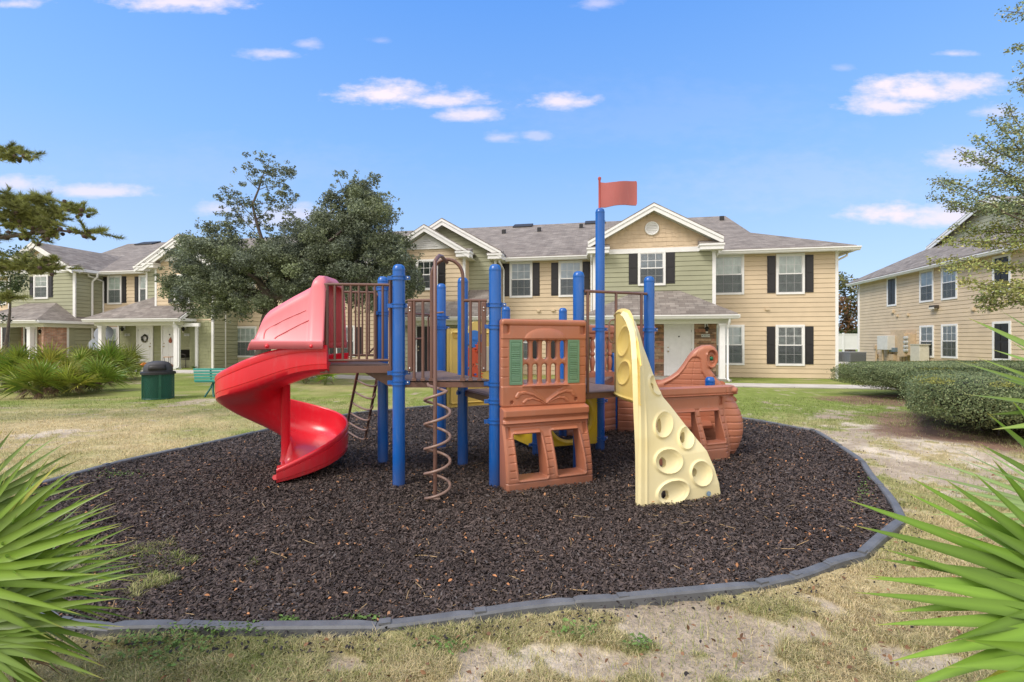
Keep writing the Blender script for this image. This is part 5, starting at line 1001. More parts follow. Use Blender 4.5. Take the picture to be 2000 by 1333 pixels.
relief('bubble_panel', DP.mapf, .06, DW-.06, .09, .84, .018, lambda u, z: sdb(u, z, DW/2, .465, DW/2-.06, .375, .02), lambda u, z: .03+.05*sm(-(np.hypot(u-DW/2, z-.46)-.33), 0, .12), lambda u, z: 0*u-.02, YELD, play, 40)
# ---------------------------------------------------------------- climbing wall
edge_ = [(1411,970,4.54),(1407,944,4.55),(1398,914,4.57),(1383,880,4.6),(1361,854,4.63),(1342,831,4.66),(1325,809,4.70),(1310,790,4.73),(1297,775,4.76),(1286,752,4.80),(1275,724,4.84),(1265,696,4.87),(1257.5,677,4.89),(1250,651,4.92),(1241,630,4.95),(1228,611,5.05),(1214,603,5.15)]
ek = [P3(*q) for q in edge_]; ekz = [q[2] for q in ek]
fr_k = [(0.,2.020,4.54,1.138,4.22),(.38,1.85,4.60,1.145,4.235),(.62,1.67,4.66,1.152,4.25),(.99,1.535,4.76,1.165,4.30),(1.2,1.42,4.86,1.173,4.34),(1.34,1.38,4.88,1.178,4.38),(1.505,1.30,4.90,1.188,4.46),(1.60,1.275,4.90,1.196,4.54),(1.72,1.245,4.98,1.205,4.74),(1.80,1.225,5.05,1.208,4.93),(1.84,1.21,5.16,1.205,5.10)]
fz = [k[0] for k in fr_k]
def fk(i, z):
    if i in (1, 2): return np.interp(z, ekz, [q[i-1] for q in ek])
    return np.interp(z, fz, [k[i] for k in fr_k])
nu, nv = 150, 290; Uu, Zz = np.meshgrid(np.linspace(0, 1, nu), np.linspace(-.03, 1.835, nv), indexing='ij')
PX = fk(3, Zz)*(1-Uu)+fk(1, Zz)*Uu; PY = fk(4, Zz)*(1-Uu)+fk(2, Zz)*Uu
# rounded leading ridge and slight belly
PY = PY-.03*np.sin(Uu*math.pi)*sm(-Zz, -1.3, -.2)
def norms(P):
    a = np.gradient(P, axis=0); b = np.gradient(P, axis=1); n_ = np.cross(a, b); return n_/np.linalg.norm(n_, axis=-1, keepdims=True)
P = np.stack([PX, PY, Zz], -1); Nn = norms(P); Nn = np.where((Nn[..., 1:2] > 0), -Nn, Nn)
def crater(PXp, PYp, items, k, ox, oy):
    h = np.zeros_like(PXp); hole = np.full(PXp.shape, 9.)
    for (ex, ey), (ra, rb), rot, (hx0, hy0), (ha, hb) in items:
        X_, Y_ = (PXp-(ox+ex/k))*k, (PYp-(oy+ey/k))*k; c_, s_ = math.cos(R(rot)), math.sin(R(rot)); a_ = (X_*c_+Y_*s_)/ra; b_ = (-X_*s_+Y_*c_)/rb; r_2 = np.hypot(a_, b_)
        h += .017*np.exp(-((r_2-.93)/.085)**2); h -= .032*np.clip(1-(r_2/.74)**2, 0, 1)**.7
        ha, hb = ha*1.25, hb*1.25; X2, Y2 = (PXp-(ox+hx0/k))*k/ha, (PYp-(oy+hy0/k))*k/hb; hole = np.minimum(hole, (np.hypot(X2, Y2)-1)*min(ha, hb)/k/180)
    return h, hole
def proj(P): return 1000+F*P[..., 0]/P[..., 1], 666+(EYE-P[..., 2])*F/P[..., 1]
items = [((424,620),(30,58),-22,(420,630),(9,22)), ((467,826),(50,72),8,(456,828),(12,30)), ((586,896),(42,62),-6,(578,888),(11,23)), ((495,1016),(76,68),4,(473,1024),(17,22)), ((665,1080),(57,70),-12,(634,1074),(17,18)), ((518,1178),(90,64),-22,(484,1194),(19,20))]
qx, qy = proj(P); h, hole = crater(qx, qy, items, 2.667, 1120, 520)
rim = np.minimum(Uu, 1-Uu)*(fk(1, Zz)-fk(3, Zz)); h = h*sm(rim, .004, .05)-.016*(1-sm(rim, 0, .018))+.008*np.exp(-((Uu*(fk(1,Zz)-fk(3,Zz))-.075)/.010)**2)
keep = ((hole[:-1,:-1]+hole[1:,1:])/2) > 0
cl = shell('climbing_wall', P+Nn*h[..., None], P-Nn*.05+Nn*np.minimum(h, 0)[..., None]*.9, keep, YELP, play, 50)
# side wing of the climber, from the deck edge to the leading ridge
sk = [(0.,5.56,1.207,.85,1.835),(.10,5.43,1.206,.85,1.86),(.25,5.25,1.205,.85,1.862),(.40,5.05,1.204,.86,1.83),(.55,4.85,1.201,.87,1.755),(.70,4.66,1.195,.88,1.65),(.85,4.46,1.183,.895,1.49),(1.,4.29,1.165,.915,1.28)]
nu, nv = 120, 110; Uu, Vv = np.meshgrid(np.linspace(0, 1, nu), np.linspace(0, 1, nv), indexing='ij'); gi = lambda i: np.interp(Uu, [k[0] for k in sk], [k[i] for k in sk])
P = np.stack([gi(2), gi(1), gi(3)+(gi(4)-gi(3))*Vv], -1); Nn = norms(P); Nn = np.where(Nn[..., 0:1] > 0, -Nn, Nn); qx, qy = proj(P)
items = [((265,390),(32,84),10,(281,378),(4,18)), ((265,555),(34,66),10,(288,545),(4,16))]
h, hole = crater(qx, qy, items, 2.667, 1120, 520); ed = np.minimum(np.minimum(Vv, 1-Vv)*(gi(4)-gi(3)), 9); h = (h*.8*sm(ed, .004, .05))*(1-sm(Uu,.9,.98))+(1-sm(Uu,.9,.98))*.012*np.exp(-((ed-.035)/.010)**2)-.015*(1-sm(ed, 0, .016)); keep = ((hole[:-1,:-1]+hole[1:,1:])/2) > 0
wing = shell('climbing_wall_wing', P+Nn*h[..., None], P-Nn*(.045-.043*sm(Uu, .35, .85))[..., None]+Nn*(np.minimum(h, 0)*(1-sm(Uu, .5, .85)))[..., None]*.9, keep, YEL, cl, 50)
for y in (272, 455, 633): mm = MB(); c = P3(1120+222/2.667, 520+y/2.667, 5.5); mm.lathe(c, [(.014,0),(.014,.01),(0,.014)], 10, (-1,-.1,0)); mm.build('plug', YEL, cl)
# top rail over the climber deck with uprights and grip
mm = MB(); t0 = P3(1142,568.5,5.30); t1 = P3(1263,574,5.70); mm.tube([t0, t1], .017, 10); tr = mm.build('top_rail', BROWN, play, smooth=60)
for px, zb_ in ((1147.5,.91),(1201,.91),(1252,1.2)):
    t = (px-1142)/(1263-1142); c = lerp(t0, t1, t); mm = MB(); mm.tube([(c[0], c[1], zb_), c], .017, 10); mm.build('bar', BROWN, tr, smooth=60)
mm = MB(); c = lerp(t0, t1, (1199-1142)/121); mm.tube([P3(1200,624,c[1]), P3(1193,625,c[1]), P3(1190,630,c[1]), P3(1190,661,c[1]), P3(1193,668,c[1]), P3(1200,669,c[1])], .011, 8); mm.build('grip', COIL, tr, smooth=60)
# flag on the tall post
fx0, fx1, fY = X(1171,6.5), X(1246,6.5), 6.5; mm = MB(); mm.lathe((fx0, fY, 3.28), [(.013,0),(.015,.0),(.015,.44),(.022,.45),(.022,.475),(0,.49)], 12); fl = mm.build('flag_staff', mat('faded_red_pole', (.5,.09,.08), .5), play, smooth=50)
nu = 30; vs = []; fs = []; ztop, zbot = EYE+(666-357)*6.5/F, EYE+(666-404)*6.5/F
FL = plastic('flag_plastic', (.43,.115,.105), .5, .12)
nu, nv = 60, 30; Uu, Vv = np.meshgrid(np.linspace(0, 1, nu), np.linspace(0, 1, nv), indexing='ij'); wav = -.055*np.sin(Uu*5.2-.3)*Uu**.6
Zt = ztop+.006+np.interp(Uu, [0,.15,.4,.7,1], [0,-.012,-.005,.020,.035]); Zb_ = zbot+np.interp(Uu, [0,.15,.4,.7,1], [-.005,-.012,.012,.03,.035]); PXf = fx0+(fx1-fx0)*Uu; PZf = Zb_+(Zt-Zb_)*Vv
cr = sdb((PXf-fx0), (PZf-zbot), (fx1-fx0)/2, .19, (fx1-fx0)/2, .20, .03); P = np.stack([PXf, fY+wav, PZf], -1); P[..., 0] = np.minimum(P[..., 0], fx1-.012*np.clip(np.abs(Vv-.5)*2, 0, 1)**12)
shell('flag', P+np.array([0,-.009,0]), P+np.array([0,.009,0]), np.ones((nu-1, nv-1), bool), FL, fl, 50)
# ---------------------------------------------------------------- ship
SP = Plane((1.70, 5.74), (.862, .318)); SWd = math.hypot(2.66-1.68, 6.33-5.77)+.10      # hull side facing the camera
def ship_prof(z): q = np.clip(1-z/.82, 0, 1); return .07+.13*np.sin(np.clip(z/.72, 0, 1)*math.pi)**.7
W1 = [(.30,.60),(.58,.60),(.60,.24),(.33,.24)]; W2 = [(.68,.60),(.955,.60),(.985,.24),(.715,.24)]
L0, L1 = 0., 1.42
def bowmap(U, Z_, W):                                   # flat side, then the hull turns round the bow
    u1_ = 1.06; t = np.clip((U-u1_)/(L1-u1_), 0, 1); ang = t*R(112); rad = (L1-u1_)/R(112)
    nx = np.cos(ang)[..., None]*SP.n+np.sin(ang)[..., None]*SP.u; base = SP.O+SP.u*np.minimum(U, u1_)[..., None]; c0_ = base-SP.n*rad; p = np.where((U > u1_)[..., None], c0_+nx*(rad+W)[..., None], base+SP.n*W[..., None]); return np.concatenate([p, Z_[..., None]], -1)
def sh_sdf(u, z):
    d = sdb(u, z, L1/2, .455, L1/2, .475, .02)
    for H_ in (W1, W2): d = np.maximum(d, -(sdpoly(u, z, H_)-.012))
    bowtop = .93-.20*sm(u, 1.18, 1.26); d = np.maximum(d, z-bowtop); d = np.maximum(d, -(sdb(u, z, 1.13, .03, .05, .055, .02))); return d
def sh_front(u, z):
    bulge = .07+.16*np.sin(np.clip((z+.02)/.80, 0, 1)*math.pi)**.75*sm(u, .95, 1.25); side_ = .06+.11*sm(-z, -.70, -.1)*(1-sm(u, 1.0, 1.2)); h = np.maximum(bulge*0+side_, bulge*sm(u, .95, 1.2))
    h += .05*sm(z, .80, .82)*(1-sm(z, .915, .935))*(u < 1.26); h -= .010*np.exp(-((z-.835)/.005)**2); h -= .008*np.exp(-((z-.80)/.005)**2)
    h += .04*np.exp(-(np.maximum(0, sdseg(u, z, (1.18,.86), (1.27,.74))-.03)/.012)**2)
    for H_ in (W1, W2):
        dd = sdpoly(u, z, H_)-.012; h += .010*np.exp(-((dd-.012)/.010)**2); h += .02*sm(-(sdseg(u, z, (H_[0][0]+.01, H_[0][1]+.03), (H_[1][0]-.01, H_[1][1]+.03))-.022), -.004, .012)
    h -= .012*np.exp(-((u-1.065)/.007)**2)*(z < .93)
    h -= .03*sm(-sdb(u, z, 1.015, .735, .028, .055, .01), -.003, .006)
    for q in np.arange(.10, .72, .088): h -= .009*np.exp(-((z-q-.01*np.sin(u*3))/.007)**2)*(sm(u, 1.075, 1.085)+(sdb(u, z, .64, .4, .03, .3) < 0)+(sdb(u, z, 1.03, .33, .03, .30) < 0)+(z < .17)*(u < 1.05)*0)
    h -= .007*np.exp(-((z-.15)/.004)**2)*(u < 1.05); return h
hull = relief('ship_hull', bowmap, 0., L1, -.02, .93, .0075, sh_sdf, sh_front, lambda u, z: 0*u+.0, TERRA, play, 40)
# far side of the hull with brick courses, ending in a round porthole edge
HB = Plane((1.72, 7.86), (.955, -.30)); 
def hb_front(u, z):
    h = np.full(u.shape, .05)
    for q in np.arange(.08, .9, .105): h -= .007*np.exp(-((z-q-.05*np.maximum(0, u-.5))/.005)**2)*(np.hypot(u-.86, z-.62) > .36)
    h += .03*np.exp(-((np.hypot(u-.86, z-.62)-.33)/.035)**2); return h
relief('ship_hull_far', HB.mapf, .05, 1.55, -.02, .86, .012, lambda u, z: np.maximum(sdb(u, z, .8, .42, .75, .44, .03), -(np.hypot(u-.86, z-.62)-.29)), hb_front, lambda u, z: 0*u, TERRA, play, 40)
# floor / bench inside the bow, seen through the windows
mm = MB(); mm.prism([(1.9,6.2,.30),(2.75,6.45,.30),(2.9,6.9,.30),(2.1,7.2,.30)], (0,0,.05)); mm.build('ship_seat', TERRA, play, bevel=.01)
CPn = Plane((2.0, 7.05), (.955, -.25))
relief('ship_bulkhead', CPn.mapf, 0, 1.1, .0, .93, .014, lambda u, z: sdb(u, z, .55, .46, .55, .465, .05), lambda u, z: .03-sum(.007*np.exp(-((z-q-.12*(u-.55)**2)/.005)**2) for q in np.arange(.1, .85, .1))+.03*np.exp(-((np.hypot(u-.55, (z-.70)*1.4)-.15)/.02)**2), lambda u, z: 0*u-.03, TERRA, play, 40)
mm = MB(); mm.lathe(CPn.pt(.56, .70, .03), [(.06,0),(.06,.03),(0,.05)], 12, (CPn.n[0], CPn.n[1], 0)); mm.build('blue_knob', plastic('light_blue_plastic', (.03,.22,.68)), play)
# scroll prow
SC = Plane((2.10, 6.98), (.9805, -.196))
def cp(cx_, cy_, w=.1): px, py = 1250+cx_/5.332, 650+cy_/5.332; return SC.S(px, w), SC.Z(px, py, w)
out = [(160,560),(175,515),(250,492),(330,455),(395,410),(450,345),(500,270),(545,205),(600,158),(660,132),(735,126),(780,148),(810,190),(822,245),(812,310),(780,355),(748,380),(728,372),(740,395),(770,430),(800,470),(840,515),(880,560),(900,640),(160,640)]
OUTL = [cp(*p) for p in out]; eye_ = cp(748, 268); crease = [cp(*p) for p in ((250,532),(330,490),(400,440),(455,375),(505,292),(540,255),(580,247),(610,255),(630,275),(635,330),(640,400),(662,430),(690,480))]; mid = [cp(*p) for p in ((535,560),(540,500),(550,400),(565,310),(585,240),(615,175))]; lip = [cp(*p) for p in ((705,230),(712,300),(740,375),(775,440))]
def sc_front(u, z):
    d = -sdpoly(u, z, OUTL); h = .08+.05*np.sqrt(np.clip(1-(1-np.clip(d/.06, 0, 1))**2, 0, 1))
    cd = np.full(u.shape, 9.)
    for i in range(len(crease)-1): cd = np.minimum(cd, sdseg(u, z, crease[i], crease[i+1]))
    ins = sdpoly(u, z, crease+[cp(700,560), cp(250,560)]) < 0; h -= np.where(ins, .022*sm(cd, 0, .012), 0); h -= .006*np.exp(-(cd/.005)**2)
    for q in (305, 372, 430, 487, 540):
        zq = cp(540, q)[1]; h -= .007*np.exp(-((z-zq-.03*(u-cp(540,0)[0])*0)/.0045)**2)*ins
    for i in range(len(mid)-1): h -= .006*np.exp(-(sdseg(u, z, mid[i], mid[i+1])/.004)**2)
    e = np.hypot((u-eye_[0])/.075, (z-eye_[1])/.125); h -= .055*(1-sm(e, .72, 1.02)); h += .012*np.exp(-((e-.42)/.06)**2)
    ld_ = np.full(u.shape, 9.)
    for i in range(len(lip)-1): ld_ = np.minimum(ld_, sdseg(u, z, lip[i], lip[i+1]))
    h += .03*np.exp(-(ld_/.022)**2); return h
uu = [p[0] for p in OUTL]; zz2 = [p[1] for p in OUTL]
prow = relief('ship_prow', SC.mapf, min(uu)-.01, max(uu)+.01, min(zz2)-.01, max(zz2)+.01, .0065, lambda u, z: sdpoly(u, z, OUTL), sc_front, lambda u, z: -.06-.05*sm(-sdpoly(u, z, OUTL), 0, .05), TERRA, play, 45)
mm = MB(); mm.lathe(SC.pt(eye_[0]-.005, eye_[1]-.0, .07), [(.033,0),(.030,.015),(.018,.028),(0,.033)], 18, (SC.n[0], SC.n[1], 0)); mm.build('green_knob', plastic('green_knob_plastic', (.0,.16,.07), .2), prow, smooth=70)
# balustrade at the stern
def baluster(pl, u_, z0, z1, par, r=.045):
    H = z1-z0; pr = [(r,0),(r,.04),(r*.6,.06),(r*.75,.12),(r*1.05,.30),(r*.8,.42),(r*.55,.46),(r*.95,.50),(r*.95,.56),(r*.55,.60),(r*1.05,.72),(r*.85,.86),(r*.55,.93),(r,.95),(r,1)]
    mm = MB(); mm.lathe(pl.pt(u_, z0, .0), [(a, b*H) for a, b in pr], 14); mm.build('baluster', TERRA, par, smooth=60)
for (a, b, ov) in ((p10, p12, 0), (p12, (2.42, 8.32), .14)):
    pl = Plane(a, (b[0]-a[0], b[1]-a[1])); W_ = math.hypot(b[0]-a[0], b[1]-a[1]); mm = MB()
    pbox(mm, pl, .04, W_-.02+ov, 1.62, 1.76, -.04, .06); o = mm.build('balustrade', TERRA, play, bevel=.03)
    mm = MB(); pbox(mm, pl, .06, W_-.04, 1.56, 1.62, -.03, .04); mm.build('under_rail', TERRA, o, bevel=.01)
    k = int(W_/.125)
    for i in range(k): baluster(pl, .10+i*(W_-.2)/(k-1), .98, 1.56, o)
    relief('hull_panel', pl.mapf, .04, W_-.02, .0, .99, .02, lambda u, z: sdb(u, z, W_/2, .49, W_/2-.03, .495, .03), lambda u, z: .07+.0*u-sum(.008*np.exp(-((z-q)/.009)**2) for q in np.arange(.1, .8, .12)), lambda u, z: 0*u-.03, TERRA, o, 40)

for x_, y_ in ((1374,966),(1384,964)): mm = MB(); c_ = P3(x_, y_, 4.455); mm.lathe(c_, [(.024,0),(.024,.004)], 18, (.3,-1,0)); mm.build('sticker', mat('sticker_blue_grey', (.25,.36,.46), .5, noise=(60,.5)), cl)
# ================================================================ TREES, SHRUBS, PALMS
BARK = mat('grey_bark', (.13,.105,.09), .9, noise=(14,.4), bump=(25,.9)); LEAF = vcolmat('tree_leaf', .55, .35, .18); PALM = vcolmat('palm_leaf', .42, .45, .22)
def limb(mm, p0, p1, r0, r1, k=6, wob=.12, rr=random):
    a, b = np.array(p0, float), np.array(p1, float); l = np.linalg.norm(b-a); pts = []; off = np.zeros(3)
    for i in range(k+1):
        t = i/k; 
        if 0 < i < k: off = off+np.array([rr.gauss(0,1), rr.gauss(0,1), rr.gauss(0,.6)])*l*wob/k
        pts.append(a+(b-a)*t+off*math.sin(math.pi*t))
    mm.tube(pts, [r0+(r1-r0)*i/k for i in range(k+1)], 8); return pts
def leaves(centres, radii, counts, size, tones, squash=.75, jitter=1., droop=0, shape=1.7):
    """leaf-sized faces scattered in clumps; returns verts, quads, colours"""
    P = []; Tn = []
    for c, r, n, tn in zip(centres, radii, counts, tones):
        n = int(n); d = rng.normal(size=(n, 3)); d /= np.linalg.norm(d, axis=1)[:, None]; q = d*(rng.random(n)**.45)[:, None]*r*np.array([1, 1, squash]); P.append(np.array(c)+q)
        Tn.append(np.array(tn)*rng.uniform(.55, 1.45, n)[:, None]*(1+.25*d[:, 2:3]*0))
    P = np.concatenate(P); Tn = np.concatenate(Tn); n = len(P); a = rng.normal(size=(n, 3)); a[:, 2] *= .7; a /= np.linalg.norm(a, axis=1)[:, None]; b = np.cross(a, rng.normal(size=(n, 3))); b /= np.linalg.norm(b, axis=1)[:, None]
    s = (size*rng.uniform(.6, 1.3, n))[:, None]; V = np.stack([P-a*s*shape/2, P+b*s*.45, P+a*s*shape/2, P-b*s*.45], 1).reshape(-1, 3); return V, (np.arange(n)*4)[:, None]+np.arange(4), np.repeat(Tn, 4, 0)
# ---- live oak in front of the building
oak = thing('live_oak', 'wide dark green oak behind the red slide, sparse leader rising from its left side', 'tree', (-8.2, 16.3, .05))
OD = 16.3; rr = random.Random(11); tr = MB(); base = P3(508, 741, OD); base[2] = 0
fork = P3(530, 588, OD); limb(tr, base, fork, .27, .22, 6, .06, rr)
blobs = []                                       # px, py, radius px, depth offset, density
def B_(x, y, r, dz=0, dn=1.): blobs.append((x, y, r, dz, dn))
for x, y, r in ((365,520,42),(345,560,30),(400,495,45),(395,560,48),(365,598,24),(435,540,52),(470,500,50),(450,590,36),(420,610,22),(510,520,60),(500,580,36),(545,490,50),(560,560,50),(590,520,60),(600,580,34),(520,610,18),(640,540,60),(640,480,55),(680,500,60),(690,560,50),(730,520,55),(740,570,42),(770,500,40),(775,550,42),(800,540,22),(800,500,20),(650,600,22),(710,430,48),(740,470,48),(690,450,45),(640,430,32),(620,460,38),(700,390,34),(720,400,34),(745,415,34),(715,365,26),(690,375,22),(735,380,22),(660,375,15),(665,345,10),(730,350,12),(780,462,24),(795,478,14),(440,455,28),(420,470,24),(405,480,15),(330,540,20),(335,500,14),(815,560,12),(610,430,18),(650,410,22),(580,460,30),(560,450,20),(640,390,14)):
    B_(x, y, r); 
    if r > 30: B_(x+rr.uniform(-15,15), y+rr.uniform(-10,10), r*.9, 1.6); B_(x+rr.uniform(-15,15), y+rr.uniform(-10,15), r*.8, -1.3)
for x, y, r in ((497,318,16),(520,318,15),(545,330,17),(558,340,10),(478,342,14),(500,350,10),(528,350,14),(548,365,8),(455,378,14),(470,395,13),(440,388,10),(490,400,12),(535,380,12),(560,385,10),(572,385,8),(540,400,10),(560,410,10),(452,410,16),(470,425,14),(440,425,14),(500,428,10),(520,418,9),(525,440,9),(460,440,20),(490,445,14),(430,440,16),(400,440,10),(566,330,7)): B_(x, y, r*1.15, 0, 1.2)
C_, Rr, Ct, Tn = [], [], [], []
for x, y, r, dz, dn in blobs:
    c = P3(x, y, OD+dz); R_ = r/F*(OD+dz); k = max(1, int((R_/.33)**2*1.6)) if dn < 1.1 else max(3, int((R_/.15)**2*1.1))
    for _ in range(k):
        d = np.array([rr.gauss(0,1), rr.gauss(0,1)*.8, rr.gauss(0,1)*.8]); d = d/np.linalg.norm(d)*R_*rr.random()**.5; r2 = min(R_, rr.uniform(.2, .42) if dn < 1.1 else rr.uniform(.07, .20)); C_.append(c+d*(.85 if dn < 1.1 else 1.35)); Rr.append(r2); Ct.append(3300*r2*r2*(1.15 if dn < 1.1 else .75))
        g_ = rr.uniform(.75, 1.3); Tn.append((.18*g_, .215*g_, .14*g_*rr.uniform(.8,1.2)))
for x, y, r, dz, dn in blobs:                    # sparse sprays around the edge
    c = P3(x, y, OD+dz); R_ = r/F*(OD+dz)
    for _ in range(int(5+R_*9)):
        d = np.array([rr.gauss(0,1), rr.gauss(0,1)*.5, rr.gauss(0,1)]); d = d/np.linalg.norm(d)*R_*rr.uniform(1.0, 1.22); C_.append(c+d); Rr.append(rr.uniform(.06,.15)); Ct.append(rr.uniform(8, 26)); g_ = rr.uniform(.8, 1.25); Tn.append((.175*g_, .205*g_, .12*g_))
V, Q_, K = leaves(C_, Rr, Ct, .046, Tn); np_mesh('crown', V, Q_, LEAF, oak, K)
lead = [P3(512,470,OD), P3(500,430,OD), P3(493,400,OD), P3(505,370,OD), P3(512,345,OD), P3(525,318,OD)]
tr.tube([fork+np.array([-.1,0,.1]), P3(500,540,OD)]+lead, [.16,.12,.07,.05,.04,.03,.02,.01], 8)
for x, y in ((395,540),(440,500),(470,580),(560,520),(620,560),(690,540),(745,540),(640,470),(715,420),(700,370),(360,575),(770,520)): limb(tr, fork+np.array([rr.uniform(-.1,.1),0,rr.uniform(0,.3)]), P3(x, y, OD+rr.uniform(-1,1)), .10, .025, 7, .2, rr)
for x, y, i in ((455,378,1),(478,342,3),(560,385,2),(545,330,4),(452,410,0),(440,440,0),(548,365,3),(520,418,1),(535,400,1)): limb(tr, lead[i], P3(x, y, OD), .016, .005, 5, .15, rr)
for x, y in ((660,348),(700,345),(745,390),(610,430),(640,395)): limb(tr, P3(700,440,OD), P3(x, y, OD), .03, .008, 5, .12, rr)
tr.build('trunk', BARK, oak, smooth=60)
# ---- pine at the left edge
pine = thing('pine_tree', 'pine with brown cones reaching in from the left edge', 'tree', (-11.2, 8.2, 0)); PD = 8.2; tr = MB(); limb(tr, (-11.2,PD,0), (-11.0,PD+.1,5.6), .20, .08, 8, .03, rr)
NEED = []; cones = MB(); tufts = []
def branch(pts, r0, tuft_r, n_t, cone_n=0, spread=22):
    P = [P3(x, y, PD+dz) for x, y, dz in pts]; tr.tube(P, [r0*(1-.8*i/(len(P)-1)) for i in range(len(P))], 6)
    for _ in range(n_t):
        i = rr.randrange(len(P)-1); t = rr.random(); b = P[i]*(1-t)+P[i+1]*t; e = b+np.array([rr.gauss(0,1)*spread*.8, rr.gauss(0,1)*spread, (rr.random()*1.2-.25)*spread])/F*PD; tr.tube([b, (b+e)/2+np.array([0,0,.02]), e], [.008,.006,.004], 5); tufts.append((e, e-b, tuft_r*rr.uniform(.8,1.3))); tufts.append((b+(e-b)*.5, e-b, tuft_r*.9)); tufts.append((b+np.array([rr.gauss(0,.05), 0, rr.gauss(0,.04)]), e-b, tuft_r*.9))
    for _ in range(cone_n):
        i = rr.randrange(len(P)-1); t = rr.random(); b = P[i]*(1-t)+P[i+1]*t+np.array([rr.gauss(0,.06), rr.gauss(0,.06), rr.gauss(0,.05)]); c_list.append(b)
c_list = []
branch([(-230,500,0),(-60,470,0),(0,464,0),(60,456,0),(115,450,0),(160,455,.1),(190,455,.1)], .05, .11, 26, 34); branch([(60,456,0),(100,430,0),(130,400,0),(150,410,0),(178,420,0)], .02, .10, 22, 12, 16); branch([(-200,420,0),(-40,430,0),(20,420,0),(60,420,0),(110,410,.1)], .04, .12, 46, 14, 26)
branch([(115,450,0),(90,465,0),(70,478,0),(50,505,.1)], .018, .09, 9, 4, 14); branch([(-220,300,0),(-30,308,0),(30,308,0),(72,306,0)], .03, .10, 16, 12, 14); branch([(-30,308,0),(10,290,0),(30,296,0)], .015, .10, 9, 2, 14)
branch([(-200,540,.2),(-40,530,.1),(20,520,0),(60,520,0),(95,528,0)], .035, .12, 34, 5, 22); branch([(60,520,0),(80,508,0),(108,505,0)], .012, .08, 5, 1, 8); branch([(20,420,0),(45,400,0),(75,392,0),(100,388,0)], .015, .11, 16, 5, 16); branch([(-60,450,0),(0,440,0),(60,435,0),(100,432,0)], .02, .12, 22, 6, 18); branch([(0,395,0),(25,388,0),(50,392,0)], .012, .11, 12, 2, 14); branch([(-200,580,0),(-60,580,0),(-10,578,0),(25,582,0)], .03, .13, 20, 0, 14); branch([(-200,400,0),(-40,398,0),(10,390,0),(40,395,0)], .03, .12, 26, 4, 22)
for x, y in ((168,464),(150,462),(178,468),(138,461),(176,452),(120,432),(140,430),(152,434),(160,440),(162,447),(150,447),(42,306),(50,309),(36,306),(68,305),(30,305),(70,478),(43,484)): c_list.append(P3(x, y, PD+rr.uniform(-.05,.05)))
V, Q_, K = [], [], []; nN = 95
for e, d, r in tufts+[(P3(208,450,PD), np.array([1,0,.2]), .12), (P3(200,448,PD), np.array([1,0,.4]), .12), (P3(84,300,PD), np.array([1,0,.1]), .11), (P3(184,418,PD), np.array([1,0,.2]), .11)]:
    d = d/(np.linalg.norm(d)+1e-6); dd = rng.normal(size=(nN, 3))*.62+d+np.array([0,0,.25]); dd /= np.linalg.norm(dd, axis=1)[:, None]; s_ = np.cross(dd, rng.normal(size=(nN, 3))); s_ /= np.linalg.norm(s_, axis=1)[:, None]; o_ = e-d*rng.random(nN)[:, None]*r*1.3; ln = r*rng.uniform(.6, 1.1, nN)[:, None]
    b0 = len(V)*0; V.append(np.stack([o_-s_*.0052, o_+s_*.0052, o_+dd*ln], 1).reshape(-1, 3)); g_ = rr.uniform(.6, 1.25); K.append(np.repeat((np.array([.29,.32,.10])*g_)*rng.uniform(.6, 1.3, nN)[:, None], 3, 0))
V = np.concatenate(V); np_mesh('needles', V, np.arange(len(V)).reshape(-1, 3), vcolmat('pine_needle', .5, .3, .15), pine, np.concatenate(K))
for c in c_list: cones.lathe(c-np.array([0,0,.03]), [(.008,0),(.028,.012),(.034,.03),(.028,.052),(.012,.068),(0,.072)], 8, (rr.gauss(0,.5), rr.gauss(0,.5), -1))
for c in c_list[:95]:
    cm = MB(); cm.lathe(c+np.array([0,0,.02]), [(.006,0),(.026,.010),(.033,.028),(.027,.050),(.012,.066),(.002,.070)], 8, (rr.gauss(0,.4), rr.gauss(0,.4), -1)); cm.build('pine_cone', mat('pine_cone_brown', (.085,.055,.045), .85, noise=(90,.6), bump=(120,1)), pine)
tr.build('trunk', BARK, pine, smooth=60)
# ---- round leaf mass behind the pine (shrub tree at the far left)
def bushtree(name, label, cat, px, py, depth, blist, size, tone, trunk=None, dens=1., group=None):
    c0_ = P3(px, py, depth); t = thing(name, label, cat, (c0_[0], c0_[1], float(gz(c0_[0], c0_[1]))), group); C_, Rr, Ct, Tn = [], [], [], []
    for x, y, r in blist:
        c = P3(x, y, depth); R_ = r/F*depth; k = max(2, int((R_/(size*7))**2*1.4))
        for _ in range(k):
            d = np.array([rr.gauss(0,1), rr.gauss(0,1)*.9, rr.gauss(0,1)*.9]); d = d/np.linalg.norm(d)*R_*rr.random()**.45; r2 = min(R_, size*rr.uniform(4, 8)); C_.append(c+d*.85); Rr.append(r2); Ct.append(3.2*(r2/size)**2*dens); g_ = rr.uniform(.65, 1.35); h_ = rr.choice(tone); Tn.append((h_[0]*g_, h_[1]*g_, h_[2]*g_))
    V, Q_, K = leaves(C_, Rr, Ct, size, Tn); np_mesh('crown', V, Q_, LEAF, t, K); tr = MB()
    for x, y, r in blist[:1]: limb(tr, (c0_[0], c0_[1], float(gz(c0_[0], c0_[1]))-.05), P3(x, y, depth), size*1.4, size*.3, 6, .1, rr)
    tr.build('trunk', BARK, t, smooth=60); return t
bushtree('broadleaf_tree', 'small dark leafy tree half hidden behind the low pine branches, far left', 'tree', 8, 620, 15, [(20,540,28),(40,510,22),(10,500,26),(30,560,20),(-20,560,40),(70,520,14),(-30,500,40),(-20,610,30),(55,545,14),(62,500,10)], .05, [(.06,.09,.03)])
